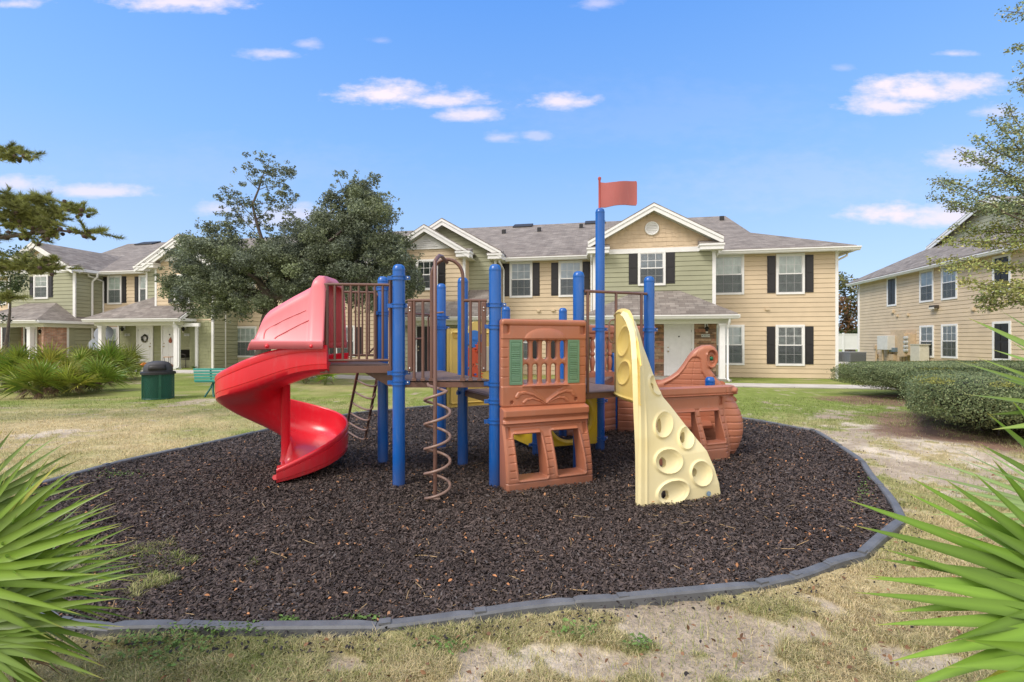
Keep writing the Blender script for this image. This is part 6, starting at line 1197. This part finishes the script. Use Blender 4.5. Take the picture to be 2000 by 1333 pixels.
# ---- autumn trees beyond the fence
bushtree('autumn_tree', 'rust and olive autumn trees seen through the gap between the two buildings', 'tree', 1665, 672, 52, [(1648,565,20),(1668,560,17),(1652,600,22),(1676,600,24),(1640,630,22),(1665,640,22),(1690,570,18),(1700,620,28),(1652,662,18),(1680,660,18),(1640,545,12),(1715,580,20),(1625,600,30),(1610,640,30)], .22, [(.20,.105,.05),(.19,.18,.06),(.14,.15,.05),(.17,.17,.07),(.24,.15,.07)], dens=1.8)
bushtree('evergreen_shrub', 'dark green shrub low behind the white fence between the buildings', 'shrub', 1655, 675, 49, [(1650,655,12),(1670,655,14),(1690,652,14),(1640,660,10)], .18, [(.04,.07,.02)])
# ---- tree at the right edge
rt = thing('elm_tree', 'leafy elm with fine twigs reaching in from the right edge', 'tree', (10.3, 7.4, 0)); RD = 7.3; tr = MB(); limb(tr, (10.3,7.4,0), (10.1,7.3,6.3), .13, .03, 8, .03, rr); C_, Rr, Ct, Tn = [], [], [], []
def twig(x0, y0, x1, y1, lv=46, sag=.0, dd=0., w_=10, tone=(.145,.18,.055), sz=1.):
    a, b = P3(x0, y0, RD+rr.uniform(-.3,.3)), P3(x1, y1, RD+dd+rr.uniform(-.5,.5)); P = limb(tr, a, b, .016, .003, 7, .12, rr)
    for i in range(int(lv)):
        t = rr.random()**.8; k = min(6, int(t*7)); q = P[k]*(1-(t*7-k))+P[k+1]*(t*7-k); wd_ = w_/F*RD*(1.15-.75*t); C_.append(q+np.array([rr.gauss(0,1)*wd_, rr.gauss(0,1)*wd_, rr.gauss(0,1)*wd_*.6-.015])); Rr.append(.07); Ct.append(4.6); g_ = rr.uniform(.65,1.35); Tn.append((tone[0]*g_*rr.uniform(.85,1.2), tone[1]*g_, tone[2]*g_))
for x0, y0, x1, y1, n, w_ in ((2080,30,1965,22,60,13),(2080,60,1975,95,50,9),(2060,0,1990,5,40,14),(2050,260,1990,120,70,10),(2060,330,1965,200,120,13),(2080,350,1935,230,160,16),(2080,370,1905,265,170,15),(2060,400,1880,300,170,14),(2080,430,1870,290,110,10),(2090,420,1835,350,200,14),(2060,460,1820,352,150,11),(2080,440,1812,382,150,9),(2060,430,1850,400,150,12),(2060,300,1950,290,150,20),(2060,360,1930,350,200,20),(2080,400,1900,395,180,18),
    (2100,480,1838,468,170,12),(2080,460,1870,440,200,16),(2080,500,1900,470,150,15),(2080,540,1815,508,190,9),(2080,520,1850,520,190,10),(2090,560,1880,545,190,13),(2080,560,1905,585,170,12),(2080,580,1915,600,110,10),(2080,540,1930,560,200,16),(2060,470,1940,440,160,18),(2080,200,1980,160,90,12),(2080,300,1970,250,160,18),(2080,600,1985,580,60,12)): twig(x0, y0, x1, y1, n*1.15, w_=w_, tone=(.33,.36,.12) if y1 > 430 else (.28,.33,.17))
V, Q_, K = leaves(C_, Rr, Ct, .028, Tn, 1., shape=1.5); np_mesh('crown', V, Q_, LEAF, rt, K); tr.build('trunk', BARK, rt, smooth=60)
# ---- clipped hedges on the right
def hedge(name, label, c, ax, hx, hy, h, n, tone, seed, rnd=.35):
    t = thing(name, label, 'hedge', (*c, 0), 'clipped hedges in front of the right hand building'); u_ = np.array([math.cos(ax), math.sin(ax)]); v_ = np.array([-u_[1], u_[0]]); g_ = np.random.default_rng(seed)
    d = g_.normal(size=(n, 3)); d[:, 2] = np.where(d[:, 2] < -.6, -d[:, 2], d[:, 2]); p = 8.; nr = (np.abs(d[:,0])**p+np.abs(d[:,1])**p+np.abs(d[:,2])**p)**(1/p); q = d/nr[:, None]; sh = 1-.13*g_.random(n)**1.5
    lump = 1+.07*(fbm(q[:,0]*hx*1.3+q[:,2]+seed, q[:,1]*hy*1.3-q[:,2], .55, 3, seed)-.5)*2; sh = np.where(g_.random(n) > .975, g_.uniform(1.0, 1.07, n), sh); q = q*(sh*lump)[:, None]; zc = h*.56; low = sm(-q[:,2], .2, 1.)*.30
    X_ = c[0]+u_[0]*q[:,0]*hx*(1-low)+v_[0]*q[:,1]*hy*(1-low); Y_ = c[1]+u_[1]*q[:,0]*hx*(1-low)+v_[1]*q[:,1]*hy*(1-low); Z_ = zc+q[:,2]*h*.44; P = np.column_stack([X_, Y_, Z_]); nrm = d/np.linalg.norm(d, axis=1)[:, None]
    nrmW = np.column_stack([u_[0]*nrm[:,0]+v_[0]*nrm[:,1], u_[1]*nrm[:,0]+v_[1]*nrm[:,1], nrm[:,2]]); a = np.cross(nrmW+g_.normal(size=(n,3))*.55, g_.normal(size=(n,3))); a /= np.linalg.norm(a, axis=1)[:, None]; b = np.cross(nrmW+g_.normal(size=(n,3))*.5, a); b /= np.linalg.norm(b, axis=1)[:, None]
    s = g_.uniform(.009, .019, n)[:, None]; V = np.stack([P-a*s, P+b*s*.6, P+a*s, P-b*s*.6], 1).reshape(-1, 3); ton = np.array(tone)[g_.integers(0, len(tone), n)]*g_.uniform(.55, 1.4, n)[:, None]; yl = fbm(X_, Y_, .5, 3, seed+5)+.35*(q[:,2] > .75) > 1.06; ton[yl] = np.array([.26,.27,.06])*g_.uniform(.6, 1.2, yl.sum())[:, None]
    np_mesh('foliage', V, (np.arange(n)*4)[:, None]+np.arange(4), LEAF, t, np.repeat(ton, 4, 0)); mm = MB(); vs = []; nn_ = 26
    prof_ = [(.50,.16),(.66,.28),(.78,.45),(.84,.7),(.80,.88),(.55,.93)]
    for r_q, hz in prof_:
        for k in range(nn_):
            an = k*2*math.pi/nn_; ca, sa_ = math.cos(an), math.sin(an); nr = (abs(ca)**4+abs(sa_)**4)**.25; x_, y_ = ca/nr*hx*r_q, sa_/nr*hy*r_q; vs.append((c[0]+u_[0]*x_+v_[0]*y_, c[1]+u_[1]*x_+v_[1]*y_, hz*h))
    mm.add(vs, [(i*nn_+k, i*nn_+(k+1) % nn_, (i+1)*nn_+(k+1) % nn_, (i+1)*nn_+k) for i in range(len(prof_)-1) for k in range(nn_)]+[tuple(range(nn_))[::-1], tuple((len(prof_)-1)*nn_+k for k in range(nn_))]); mm.build('inner_body', mat('inner_body', (.022,.026,.014), .95, noise=(20,.6)), t)  # solid dark body filling the inside of the foliage
    st = MB()
    for _ in range(26): x_, y_ = rr.uniform(-.5,.5)*hx, rr.uniform(-.5,.5)*hy; b0 = np.array([c[0]+u_[0]*x_+v_[0]*y_, c[1]+u_[1]*x_+v_[1]*y_, -.02]); limb(st, b0, b0+np.array([rr.gauss(0,.15), rr.gauss(0,.15), h*.5]), .012, .006, 4, .15, rr)
    st.build('stems', BARK, t)['kind'] = 'stuff'
HT_ = [(.19,.235,.10),(.145,.195,.085),(.25,.285,.135),(.115,.16,.07)]
hedge('hedge', 'farther clipped green hedge, its rounded end beside the lawn at the right', (12.45, 12.95), .17, 3.3, 1.2, .92, 120000, HT_, 1)
hedge('hedge', 'nearer broad clipped hedge in front of the utility cabinets, at the right edge', (8.70, 7.62), -.70, 1.78, 2.0, .96, 130000, HT_, 2)
# ---- palmettos
def frond(V, T, K, hub, axis, up, length, n, spread, width, tone, rs, droop=.25, tipdry=.5, segs=6):
    hub, axis, up = np.array(hub, float), np.array(axis, float), np.array(up, float); axis /= np.linalg.norm(axis); side = np.cross(axis, up); side /= np.linalg.norm(side); nrm = np.cross(side, axis)
    for i in range(n):
        f = (i+.5)/n*2-1; a = f*spread+rs.gauss(0,.015); ln = length*(1-.22*abs(f)**2)*rs.uniform(.9,1.06); d = axis*math.cos(a)+side*math.sin(a); d = d+nrm*rs.gauss(0,.05); d /= np.linalg.norm(d); sd_ = np.cross(d, nrm); sd_ /= np.linalg.norm(sd_); ndir = np.cross(sd_, d); g_ = rs.uniform(.75,1.25); dr = droop*rs.uniform(.5,1.5); w0 = width*rs.uniform(.85,1.1); b0 = len(V); tw = rs.gauss(0,.25)
        yel = rs.random() < .03
        for k in range(segs+1):
            t = k/segs; c = hub+d*ln*t+np.array([0,0,-1])*dr*ln*t*t*.5+ndir*.02*ln*math.sin(t*3); w = w0*(min(1, .25+t*2.6) if t < .3 else max(.015, 1-((t-.3)/.7)**1.15)); fold = w*.42*(1-.3*t); ct, st_ = math.cos(tw*t), math.sin(tw*t); s2 = sd_*ct+ndir*st_
            V += [c-s2*w, c-ndir*fold, c+s2*w]; tn = np.array(tone)*g_*(1+.12*rs.gauss(0,1)*0); tn = np.array([.33,.33,.05])*g_ if yel and t > .5 else tn; tn = tn*(1-tipdry*sm(np.array(t), .93, 1.0))+np.array([.45,.30,.12])*tipdry*float(sm(np.array(t), .93, 1.0)); K += [tn*.72, tn*1.22, tn*1.04]  # left half darker than right: V-fold shading painted in, midrib palest
            if k: q = b0+3*(k-1); T += [(q,q+1,q+4,q+3),(q+1,q+2,q+5,q+4)]
def palmetto(label, c, n, rad, h, seed, tone=(.145,.235,.035), length=.55, leaf=16, width=.017, group=None, extra=(), segs=5, lean=(0,0), azr=(0, 2*math.pi), droop=.35):
    t = thing('saw_palmetto', label, 'palmetto', (*c, float(gz(*c))), group); rs = random.Random(seed); V, T, K = [], [], []; st = MB(); z0 = float(gz(*c))
    for i in range(n):
        az_ = azr[0]+(azr[1]-azr[0])*(i+rs.random()*.7)/n; el_ = R(rs.uniform(15, 82)); r_ = rad*rs.uniform(.35, 1.0); hub = np.array([c[0]+math.cos(az_)*math.cos(el_)*r_, c[1]+math.sin(az_)*math.cos(el_)*r_, z0+.12+h*math.sin(el_)*rs.uniform(.6,1.0)])
        st.tube([(c[0]+rs.gauss(0,.05), c[1]+rs.gauss(0,.05), z0), (hub+np.array([*c, z0]))/2+np.array([0,0,.05]), hub], [.012,.009,.006], 5); ax_ = hub-np.array([c[0], c[1], z0-.05]); ax_[2] *= .6; ax_ /= np.linalg.norm(ax_); up_ = np.array([-ax_[0]*.5, -ax_[1]*.5, 1])+np.array([rs.gauss(0,.5), rs.gauss(0,.5), 0]); g_ = rs.uniform(.7,1.3)
        frond(V, T, K, hub, ax_, up_, length*rs.uniform(.75,1.15), leaf, R(rs.uniform(70,105)), width, np.array(tone)*g_*np.array([rs.uniform(.85,1.35),1,1]), rs, droop, .4, segs)
    for a in extra: frond(V, T, K, *a[:8], rs, *a[8:])
    for i in range(int(n*.35)):                     # dead brown skirt
        az_ = rs.random()*6.28; hub = np.array([c[0]+math.cos(az_)*rad*.35, c[1]+math.sin(az_)*rad*.35, z0+.12+rs.random()*.2]); frond(V, T, K, hub, (math.cos(az_), math.sin(az_), -.6), (0,0,1), length*.5, 7, R(45), width*.7, (.20,.13,.08), rs, .8, 0, 3)
    np_mesh('fronds', np.array(V), np.array(T), PALM, t, np.array(K)); st.build('stalks', mat('palm_stalk', (.17,.20,.06), .6), t, smooth=60); return t
GP = 'saw palmettos in front of the left porches'
for i, (px, py, n, rad, h, lb) in enumerate(((-40,768,16,.6,.95,'tall, cut by the left edge of the photo'),(22,768,16,.6,.90,'with tawny leaves, second from the left edge'),(78,770,18,.65,.95,'above the patch of dead grey leaves'),(130,760,14,.55,.75,'in the middle of the row'),(158,752,16,.6,.85,'in front of the green wall downspout'),(195,752,17,.6,.95,'in front of the satellite dish'),(228,748,15,.55,.75,'at the right end of the row'),(52,780,12,.5,.50,'low in front of the second and third plants'),(108,776,12,.5,.45,'low and spreading, in front of the row middle'),(172,768,12,.5,.50,'low and spreading, behind the trash can on its left'))):
    c = G(px, py); palmetto('bushy green saw palmetto '+lb, (c[0], c[1]+.3), n+9, rad*1.1, h, 50+i, length=.68, leaf=18, width=.021, group=GP, segs=4, tone=(.19,.29,.04) if i % 2 else (.23,.30,.045))
c = G(590, 752); palmetto('low bright green saw palmetto clump under the slide platform, left', (c[0], c[1]+.2), 13, .45, .42, 71, tone=(.22,.34,.035), length=.50, leaf=15, width=.018, segs=4); c = G(632, 754); palmetto('low bright green saw palmetto clump under the slide platform, right', (c[0], c[1]+.2), 9, .35, .30, 72, tone=(.22,.34,.035), length=.42, leaf=13, width=.017, segs=4)
# big foreground palmettos
def aim(hx_, hy_, Yh, tx, ty, Yt): a, b = P3(hx_, hy_, Yh), P3(tx, ty, Yt); return a, b-a, np.linalg.norm(b-a)
def fg(hx_, hy_, Yh, tx, ty, Yt, n, spread, width, tone, up=(0,-1,.4), droop=.12, segs=9): a, d, l = aim(hx_, hy_, Yh, tx, ty, Yt); return (a, d, up, l, n, R(spread), width, np.array(tone), droop, .5, segs)
TL = (.14,.25,.028)
palmetto('big green saw palmetto fanning in from the lower left corner', (-1.95, 1.75), 7, .35, .55, 90, tone=TL, length=.6, leaf=22, width=.016, segs=8, azr=(2.2, 4.4), extra=(
 fg(-70,1110,1.75,265,1040,1.9,17,62,.0185,(.165,.27,.03),(.1,-1,.35)), fg(-110,1030,1.9,150,865,2.1,15,48,.0180,(.15,.23,.045),(.3,-1,.2)), fg(-60,1190,1.7,285,1130,1.85,17,60,.0165,(.14,.24,.03),(0,-1,.6)), fg(-90,1230,1.6,230,1240,1.6,13,56,.0180,(.15,.24,.03),(.1,-1,.5),.3), fg(-40,1160,1.95,270,1170,2.0,12,36,.0145,(.10,.18,.025),(0,-.6,1)), fg(-120,1130,1.55,210,985,1.7,15,60,.0185,(.165,.27,.03),(.2,-1,.3)), fg(-60,1260,1.5,60,1345,1.5,16,60,.012,(.15,.24,.04),(.2,-1,.5),.3)))
palmetto('big green saw palmetto with broad blades fanning in from the right edge', (1.80, 1.35), 5, .3, .5, 91, tone=TL, length=.5, leaf=16, width=.021, segs=8, azr=(-1.0, .8), extra=(
 fg(2150,1165,1.28,1675,1035,1.42,8,33,.0245,(.135,.25,.026),(.1,-1,.5),.06,11), fg(2140,1150,1.28,1880,900,1.40,7,34,.0235,(.145,.27,.03),(-.2,-1,.3),.04,11), fg(2160,1215,1.22,1690,1232,1.32,8,30,.0225,(.15,.27,.028),(.1,-1,.7),.10,11), fg(2140,1290,1.15,1840,1335,1.22,5,26,.022,(.15,.27,.03),(.1,-1,.5),.08,11),
 fg(2200,780,1.25,1890,612,1.30,3,16,.022,(.20,.32,.06),(.1,-1,.6),.05,10), fg(2150,1010,1.30,1945,785,1.38,6,40,.021,(.16,.29,.035),(.1,-1,.5),.06,10), fg(2230,700,1.3,1990,575,1.34,3,20,.02,(.20,.32,.06),(.1,-1,.6),.05,10), fg(2130,1020,1.75,1800,925,1.9,11,36,.0125,(.23,.34,.12),(0,-1,.8),.10,9), fg(2200,820,1.25,1880,735,1.32,6,46,.019,(.20,.30,.06),(.1,-1,.7),.05,10), fg(2160,800,1.35,1935,765,1.4,4,44,.015,(.2,.32,.07),(.1,-1,.3),.05,10)))
# ================================================================ LOOSE OBJECTS
GRN_M = mat('green_vinyl_mesh', (.012,.105,.065), .4, noise=(12,.2)); 
c = G(309, 778.5); tz = float(gz(c[0], c[1])); can = thing('trash_can', 'round green mesh trash can with a black dome lid', 'trash can', (c[0], c[1], tz)); rc_ = .335; hh = .66
mm = MB(); mm.lathe((c[0], c[1], tz), [(rc_-.02,0),(rc_-.02,.02)], 28); nD = 46
for s_ in (1, -1):
    for k in range(nD):
        a0 = k*2*math.pi/nD; mm.tube([(c[0]+rc_*math.cos(a0+s_*t*.95), c[1]+rc_*math.sin(a0+s_*t*.95), tz+.02+hh*t) for t in np.linspace(0, 1, 9)], .0052, 4, cap=False)
for z in (.02, hh*.98): mm.tube([(c[0]+rc_*math.cos(a), c[1]+rc_*math.sin(a), tz+z) for a in np.linspace(0, 2*math.pi, 37)[:-1]], .014, 6, closed=True)
mm.build('mesh_basket', GRN_M, can); mm = MB(); mm.lathe((c[0], c[1], tz+.03), [(rc_*.88,0),(rc_*.9,hh*.97)], 28); mm.build('liner', mat('liner_green', (.015,.12,.085), .6), can, smooth=40)
for k in range(4): a = k*math.pi/2+.75; mm = MB(); mm.obox((c[0]+rc_*math.cos(a), c[1]+rc_*math.sin(a), tz+.33), (math.cos(a), math.sin(a), 0), (-math.sin(a), math.cos(a), 0), (0,0,1), .02, .06, .66); mm.build('strap', GRN_M, can, bevel=.003)
mm = MB(); mm.lathe((c[0], c[1], tz+hh-.0), [(rc_+.035,-.02),(rc_+.045,-.02),(rc_+.045,.035),(rc_+.02,.05),(.30,.06)], 32); lid = mm.build('rim', DARK, can, smooth=40)
DOME = mat('dome_plastic', (.055,.056,.065), .62, noise=(8,.2)); mm = MB(); mm.lathe((c[0], c[1], tz+hh+.06), [(.315,0),(.315,.05),(.305,.11),(.275,.18),(.205,.235),(.11,.262),(0,.270)], 30); dm = mm.build('dome_lid', DOME, can, smooth=50)
mm = MB(); pts = []
for a in np.linspace(-.62, .62, 9):
    for z, q in ((.03,.316),(.10,.311),(.175,.282)): pts.append((c[0]+(q+.006)*math.cos(a-1.0), c[1]+(q+.006)*math.sin(a-1.0), tz+hh+.06+z))
mm.add(pts, [(i*3+k, (i+1)*3+k, (i+1)*3+k+1, i*3+k+1) for i in range(8) for k in range(2)]); fl_ = mm.build('flap', DARK, dm, smooth=60); so = fl_.modifiers.new('skin', 'SOLIDIFY'); so.thickness = .012; so.offset = 1
# bench
c = G(405, 775); BT = mat('teal_slat', (.06,.36,.31), .45, noise=(6,.15)); BL = mat('dark_teal_iron', (.012,.12,.10), .5); bz = float(gz(c[0], c[1])); BPn = Plane((c[0]-.33, c[1]), (1, .06)); bench = thing('park_bench', 'teal slatted park bench seen from behind, left of the red slide', 'bench', (c[0], c[1], bz)); zz0 = bz
for k, (z, d) in enumerate(((.74,.06),(.665,.045),(.59,.03),(.515,.02),(.44,.02))):
    mm = MB(); pbox(mm, BPn, 0, 1.5, zz0+z-.028, zz0+z+.028, d, d+.03); mm.build('back_slat', BT, bench, bevel=.006)
for k in range(5): mm = MB(); pbox(mm, BPn, 0, 1.5, zz0+.385, zz0+.41, -.06-k*.085, -.06-k*.085+.07); mm.build('seat_slat', BT, bench, bevel=.006)
for s_ in (.42, 1.15):
    mm = MB(); q = BPn.pt; mm.tube([q(s_,.77+zz0,.035), q(s_,.42+zz0,-.0), q(s_,.37+zz0,-.1), q(s_,.37+zz0,-.42)], .022, 8); mm.tube([q(s_-.12,.0+zz0,.10), q(s_-.04,.2+zz0,.0), q(s_,.37+zz0,-.1)], .025, 8); mm.tube([q(s_+.12,.0+zz0,.10), q(s_+.04,.2+zz0,.0), q(s_,.37+zz0,-.1)], .025, 8); mm.tube([q(s_-.05,.0+zz0,-.40), q(s_,.37+zz0,-.25)], .025, 8); mm.build('leg_frame', BL, bench, smooth=60)
# air conditioners and white fence between the buildings
AC = mat('grey_ac_louvre', (.17,.18,.20), .5, noise=(20,.2))
for i, (x0, x1, yb, yt, Yc, lb) in enumerate(((1651,1683,706.5,687,29.6,'grey air conditioner unit, at the corner of the right building'),(1628,1651,706,687,30.3,'grey air conditioner unit, nearer the long building'))):
    w_ = (x1-x0)/F*Yc; cx_ = ((x0+x1)/2-1000)/F*Yc; zb_ = EYE-(yb-666)/F*Yc; h_ = (yb-yt)/F*Yc; ac = thing('air_conditioner', lb, 'air conditioner', (cx_, Yc, zb_), 'air conditioner units behind the lawn'); mm = MB(); mm.box((cx_-w_/2, Yc-.4, zb_), (cx_+w_/2, Yc+.4, zb_+h_-.05))
    mm.build('case', AC, ac, bevel=.03); l_ = MB(); 
    for k in range(10): l_.box((cx_-w_/2+.05, Yc-.42, zb_+.04+k*(h_-.12)/10), (cx_+w_/2-.05, Yc-.40, zb_+.06+k*(h_-.12)/10))
    l_.build('louvre', mat('light_ac_fin', (.26,.27,.29), .4), ac); t_ = MB(); t_.box((cx_-w_/2-.02, Yc-.42, zb_+h_-.05), (cx_+w_/2+.02, Yc+.42, zb_+h_)); t_.build('top_grille', mat('light_ac_top', (.33,.34,.35), .4), ac, bevel=.01)
fz0 = EYE-(684-666)/F*44; FN = Plane((P3(1600,684,44)[0], 44), (1, .02)); fen = thing('vinyl_fence', 'plain white vinyl fence between the two buildings', 'fence', FN.pt(2, fz0, 0)); VW = mat('white_vinyl', (.78,.79,.82), .35, noise=(3,.04)); mm = MB(); pbox(mm, FN, 0, 8, fz0+.1, fz0+1.55, -.02, .02); mm.build('panel', VW, fen)
for k in range(5): mm = MB(); s_ = FN.S(1647)-2.4+k*2.4; pbox(mm, FN, s_-.07, s_+.07, fz0-.2, fz0+1.62, -.06, .08); mm.build('fence_post', VW, fen, bevel=.01); 
for z in (.12, 1.5): mm = MB(); pbox(mm, FN, 0, 8, fz0+z-.05, fz0+z+.05, .02, .05); mm.build('fence_rail', VW, fen)
# porch things
def at(px, d, z): s_ = A.S(px, d); p = A.pt(s_, z, d); return p
OG = mat('pumpkin_orange', (.75,.20,.015), .5, noise=(10,.2))
def pumpkin(px, d, r, label):
    p = at(px, d, .22); t = thing('pumpkin', label, 'pumpkin', p, 'pumpkins on the left porch'); mm = MB(); vs = []; n1, n2 = 9, 40
    for i in range(n1+1):
        ph = -math.pi/2+math.pi*i/n1
        for k in range(n2): th = k*2*math.pi/n2; q = r*(1+.06*math.cos(th*10))*math.cos(ph); vs.append((p[0]+q*math.cos(th), p[1]+q*math.sin(th), p[2]+r*.8+r*.8*math.sin(ph)))
    mm.add(vs, [(i*n2+k, i*n2+(k+1) % n2, (i+1)*n2+(k+1) % n2, (i+1)*n2+k) for i in range(n1) for k in range(n2)]); mm.build('rind', OG, t, smooth=80); mm = MB(); mm.tube([(p[0],p[1],p[2]+r*1.5),(p[0]+.01,p[1],p[2]+r*1.85)], .015, 6); mm.build('stem', mat('stem_green', (.12,.13,.05), .7), t)
pumpkin(281, 1.9, .16, 'orange pumpkin on the step before the wreathed white door'); pumpkin(330.5, 1.95, .14, 'smaller orange pumpkin beside the white porch column, behind the trash can')
pw = at(283, .93, 1.62); wr = thing('wreath', 'small round leafy wreath hanging on the white left porch door', 'wreath', pw); V, T, K = [], [], []; C_ = [np.array([pw[0]+.14*math.cos(a), pw[1]-.02, pw[2]+.17*math.sin(a)]) for a in np.linspace(0, 6.28, 19)[:-1]]; V, Q_, K = leaves(C_, [.05]*18, [22]*18, .035, [(.05,.06,.03)]*12+[(.3,.28,.2)]*6); np_mesh('leaves', V, Q_, LEAF, wr, K); mm = MB(); mm.tube([tuple(C_[i]) for i in range(18)], .018, 6, closed=True); mm.build('ring', BARK, wr)
pw = at(333, .93, 1.55); dc = thing('door_charm', 'rust red and tan ornament hanging on the door behind the column', 'door ornament', pw); mm = MB(); mm.lathe(pw, [(.0,-.16),(.07,-.12),(.085,-.04),(.05,.05),(.02,.12),(0,.14)], 10); mm.build('bundle', mat('rust_fabric', (.42,.14,.08), .8, noise=(30,.4)), dc, smooth=50)
WK = mat('dark_wicker', (.03,.022,.02), .6, noise=(60,.5), bump=(120,1.))
def porch_chair(px, d, label, adir=False, m=WK, rot=0., z0=.22):
    p = np.array(at(px, d, z0)); t = thing('adirondack_chair' if adir else 'patio_chair', label, 'chair', tuple(p)); c_, s_ = math.cos(rot), math.sin(rot)
    def W(x, y, z): return (p[0]+x*c_-y*s_, p[1]+x*s_+y*c_, p[2]+z)
    def bx_(nm, x0, x1, y0, y1, z0_, z1): mm = MB(); mm.hexa([W(x0,y0,z0_),W(x1,y0,z0_),W(x1,y1,z0_),W(x0,y1,z0_),W(x0,y0,z1),W(x1,y0,z1),W(x1,y1,z1),W(x0,y1,z1)]); return mm.build(nm, m, t, bevel=.008)
    bx_('seat', -.26,.26,-.25,.22,.38,.43)
    if adir:
        for k in range(7): x = -.27+k*.09; h_ = .98-.09*abs(k-3)**1.3; mm = MB(); mm.hexa([W(x-.038,.2,.38),W(x+.038,.2,.38),W(x+.038,.23,.38),W(x-.038,.23,.38),W(x*1.25-.045,.38,h_),W(x*1.25+.045,.38,h_),W(x*1.25+.045,.41,h_),W(x*1.25-.045,.41,h_)]); mm.build('back_slat', m, t, bevel=.01)
    else:
        mm = MB(); mm.hexa([W(-.25,.2,.45),W(.25,.2,.45),W(.25,.24,.45),W(-.25,.24,.45),W(-.27,.32,.86),W(.27,.32,.86),W(.27,.36,.86),W(-.27,.36,.86)]); mm.build('backrest', m, t, bevel=.03)
    for x in (-.25,.25):
        mm = MB(); mm.tube([W(x,-.24,0),W(x,-.24,.62)], .014, 6); mm.build('leg', m, t); mm = MB(); mm.tube([W(x,.22,0),W(x,.26,.62)], .014, 6); mm.build('leg', m, t); mm = MB(); mm.tube([W(x*1.08,-.28,.60),W(x*1.08,0,.65),W(x*1.05,.28,.62)], .022, 6); mm.build('armrest', m, t)
porch_chair(368, 1.25, 'black wicker armchair at the right end of the left porch', rot=1.1); porch_chair(222, 1.15, 'dark adirondack chair beside the satellite dishes', True, mat('dark_brown_wood', (.045,.022,.018), .6, noise=(20,.3)), rot=-.3)
def table(px, d, label, w_, h_):
    p = at(px, d, .22); t = thing('side_table', label, 'table', p); mm = MB(); mm.box((p[0]-w_/2, p[1]-w_/2, p[2]+h_-.03), (p[0]+w_/2, p[1]+w_/2, p[2]+h_)); mm.build('tabletop', mat('orange_wood', (.50,.24,.08), .5), t, bevel=.005)
    for x, y in ((-1,-1),(1,-1),(1,1),(-1,1)): mm = MB(); mm.tube([(p[0]+x*w_*.45, p[1]+y*w_*.45, p[2]+h_-.03), (p[0]+x*w_*.3, p[1]+y*w_*.3, p[2])], .01, 6); mm.build('leg', DARK, t)
table(331, 1.4, 'small wood topped table with thin legs beside the porch column', .34, .52); table(245, 1.5, 'low round topped wooden table on the left side of the porch', .42, .5)
DG = mat('dish_grey', (.27,.30,.36), .5, noise=(5,.1))
def dish(px, py, d, r, label):
    p = np.array(A.pt(A.S(px, d), A.Z(px, py, d), d)); t = thing('satellite_dish', label, 'satellite dish', (p[0], p[1], .2), 'satellite dishes beside the left porch'); mm = MB(); ax = (.25,-.85,.35); mm.lathe(p, [(r,.09),(r*.8,.05),(r*.5,.018),(r*.2,.003),(.001,0),(.001,-.012),(r*.5,.0),(r*.8,.03),(r*1.01,.08)], 30, ax); mm.build('reflector', DG, t, smooth=60)
    a = np.array(ax)/np.linalg.norm(ax); tip = p+a*.42+np.array([.03,0,-.1]); m2 = MB(); m2.tube([p+np.array([0,0,-r*.95])+a*.06, tip], .014, 6); m2.tube([tip, tip+np.array([.06,0,.05])], .035, 8); m2.build('feed_arm', DARK, t); m3 = MB(); m3.tube([p-a*.02, p-a*.08+np.array([0,0,-.15]), (p[0]-a[0]*.08, p[1]-a[1]*.08, .15)], .028, 8); m3.build('mast', mat('mast_grey', (.25,.26,.27), .4, metal=.5), t, smooth=60)
dish(204, 652, 1.6, .40, 'upper grey satellite dish beside the white porch column'); dish(190, 674, 2.0, .34, 'lower grey satellite dish behind the palmetto leaves')
bp_ = at(379, 1.85, .2); ft = thing('fern', 'small spiky fern on the ground below the shingled porch wall', 'plant', bp_); V, T, K = [], [], []; rs_ = random.Random(4); [frond(V, T, K, bp_, (math.cos(a), math.sin(a), 1.2), (0,0,1), .28, 4, R(40), .008, (.09,.16,.03), rs_, .7, 0, 4) for a in np.linspace(0, 6.28, 15)]; np_mesh('fronds', np.array(V), np.array(T), PALM, ft, np.array(K))
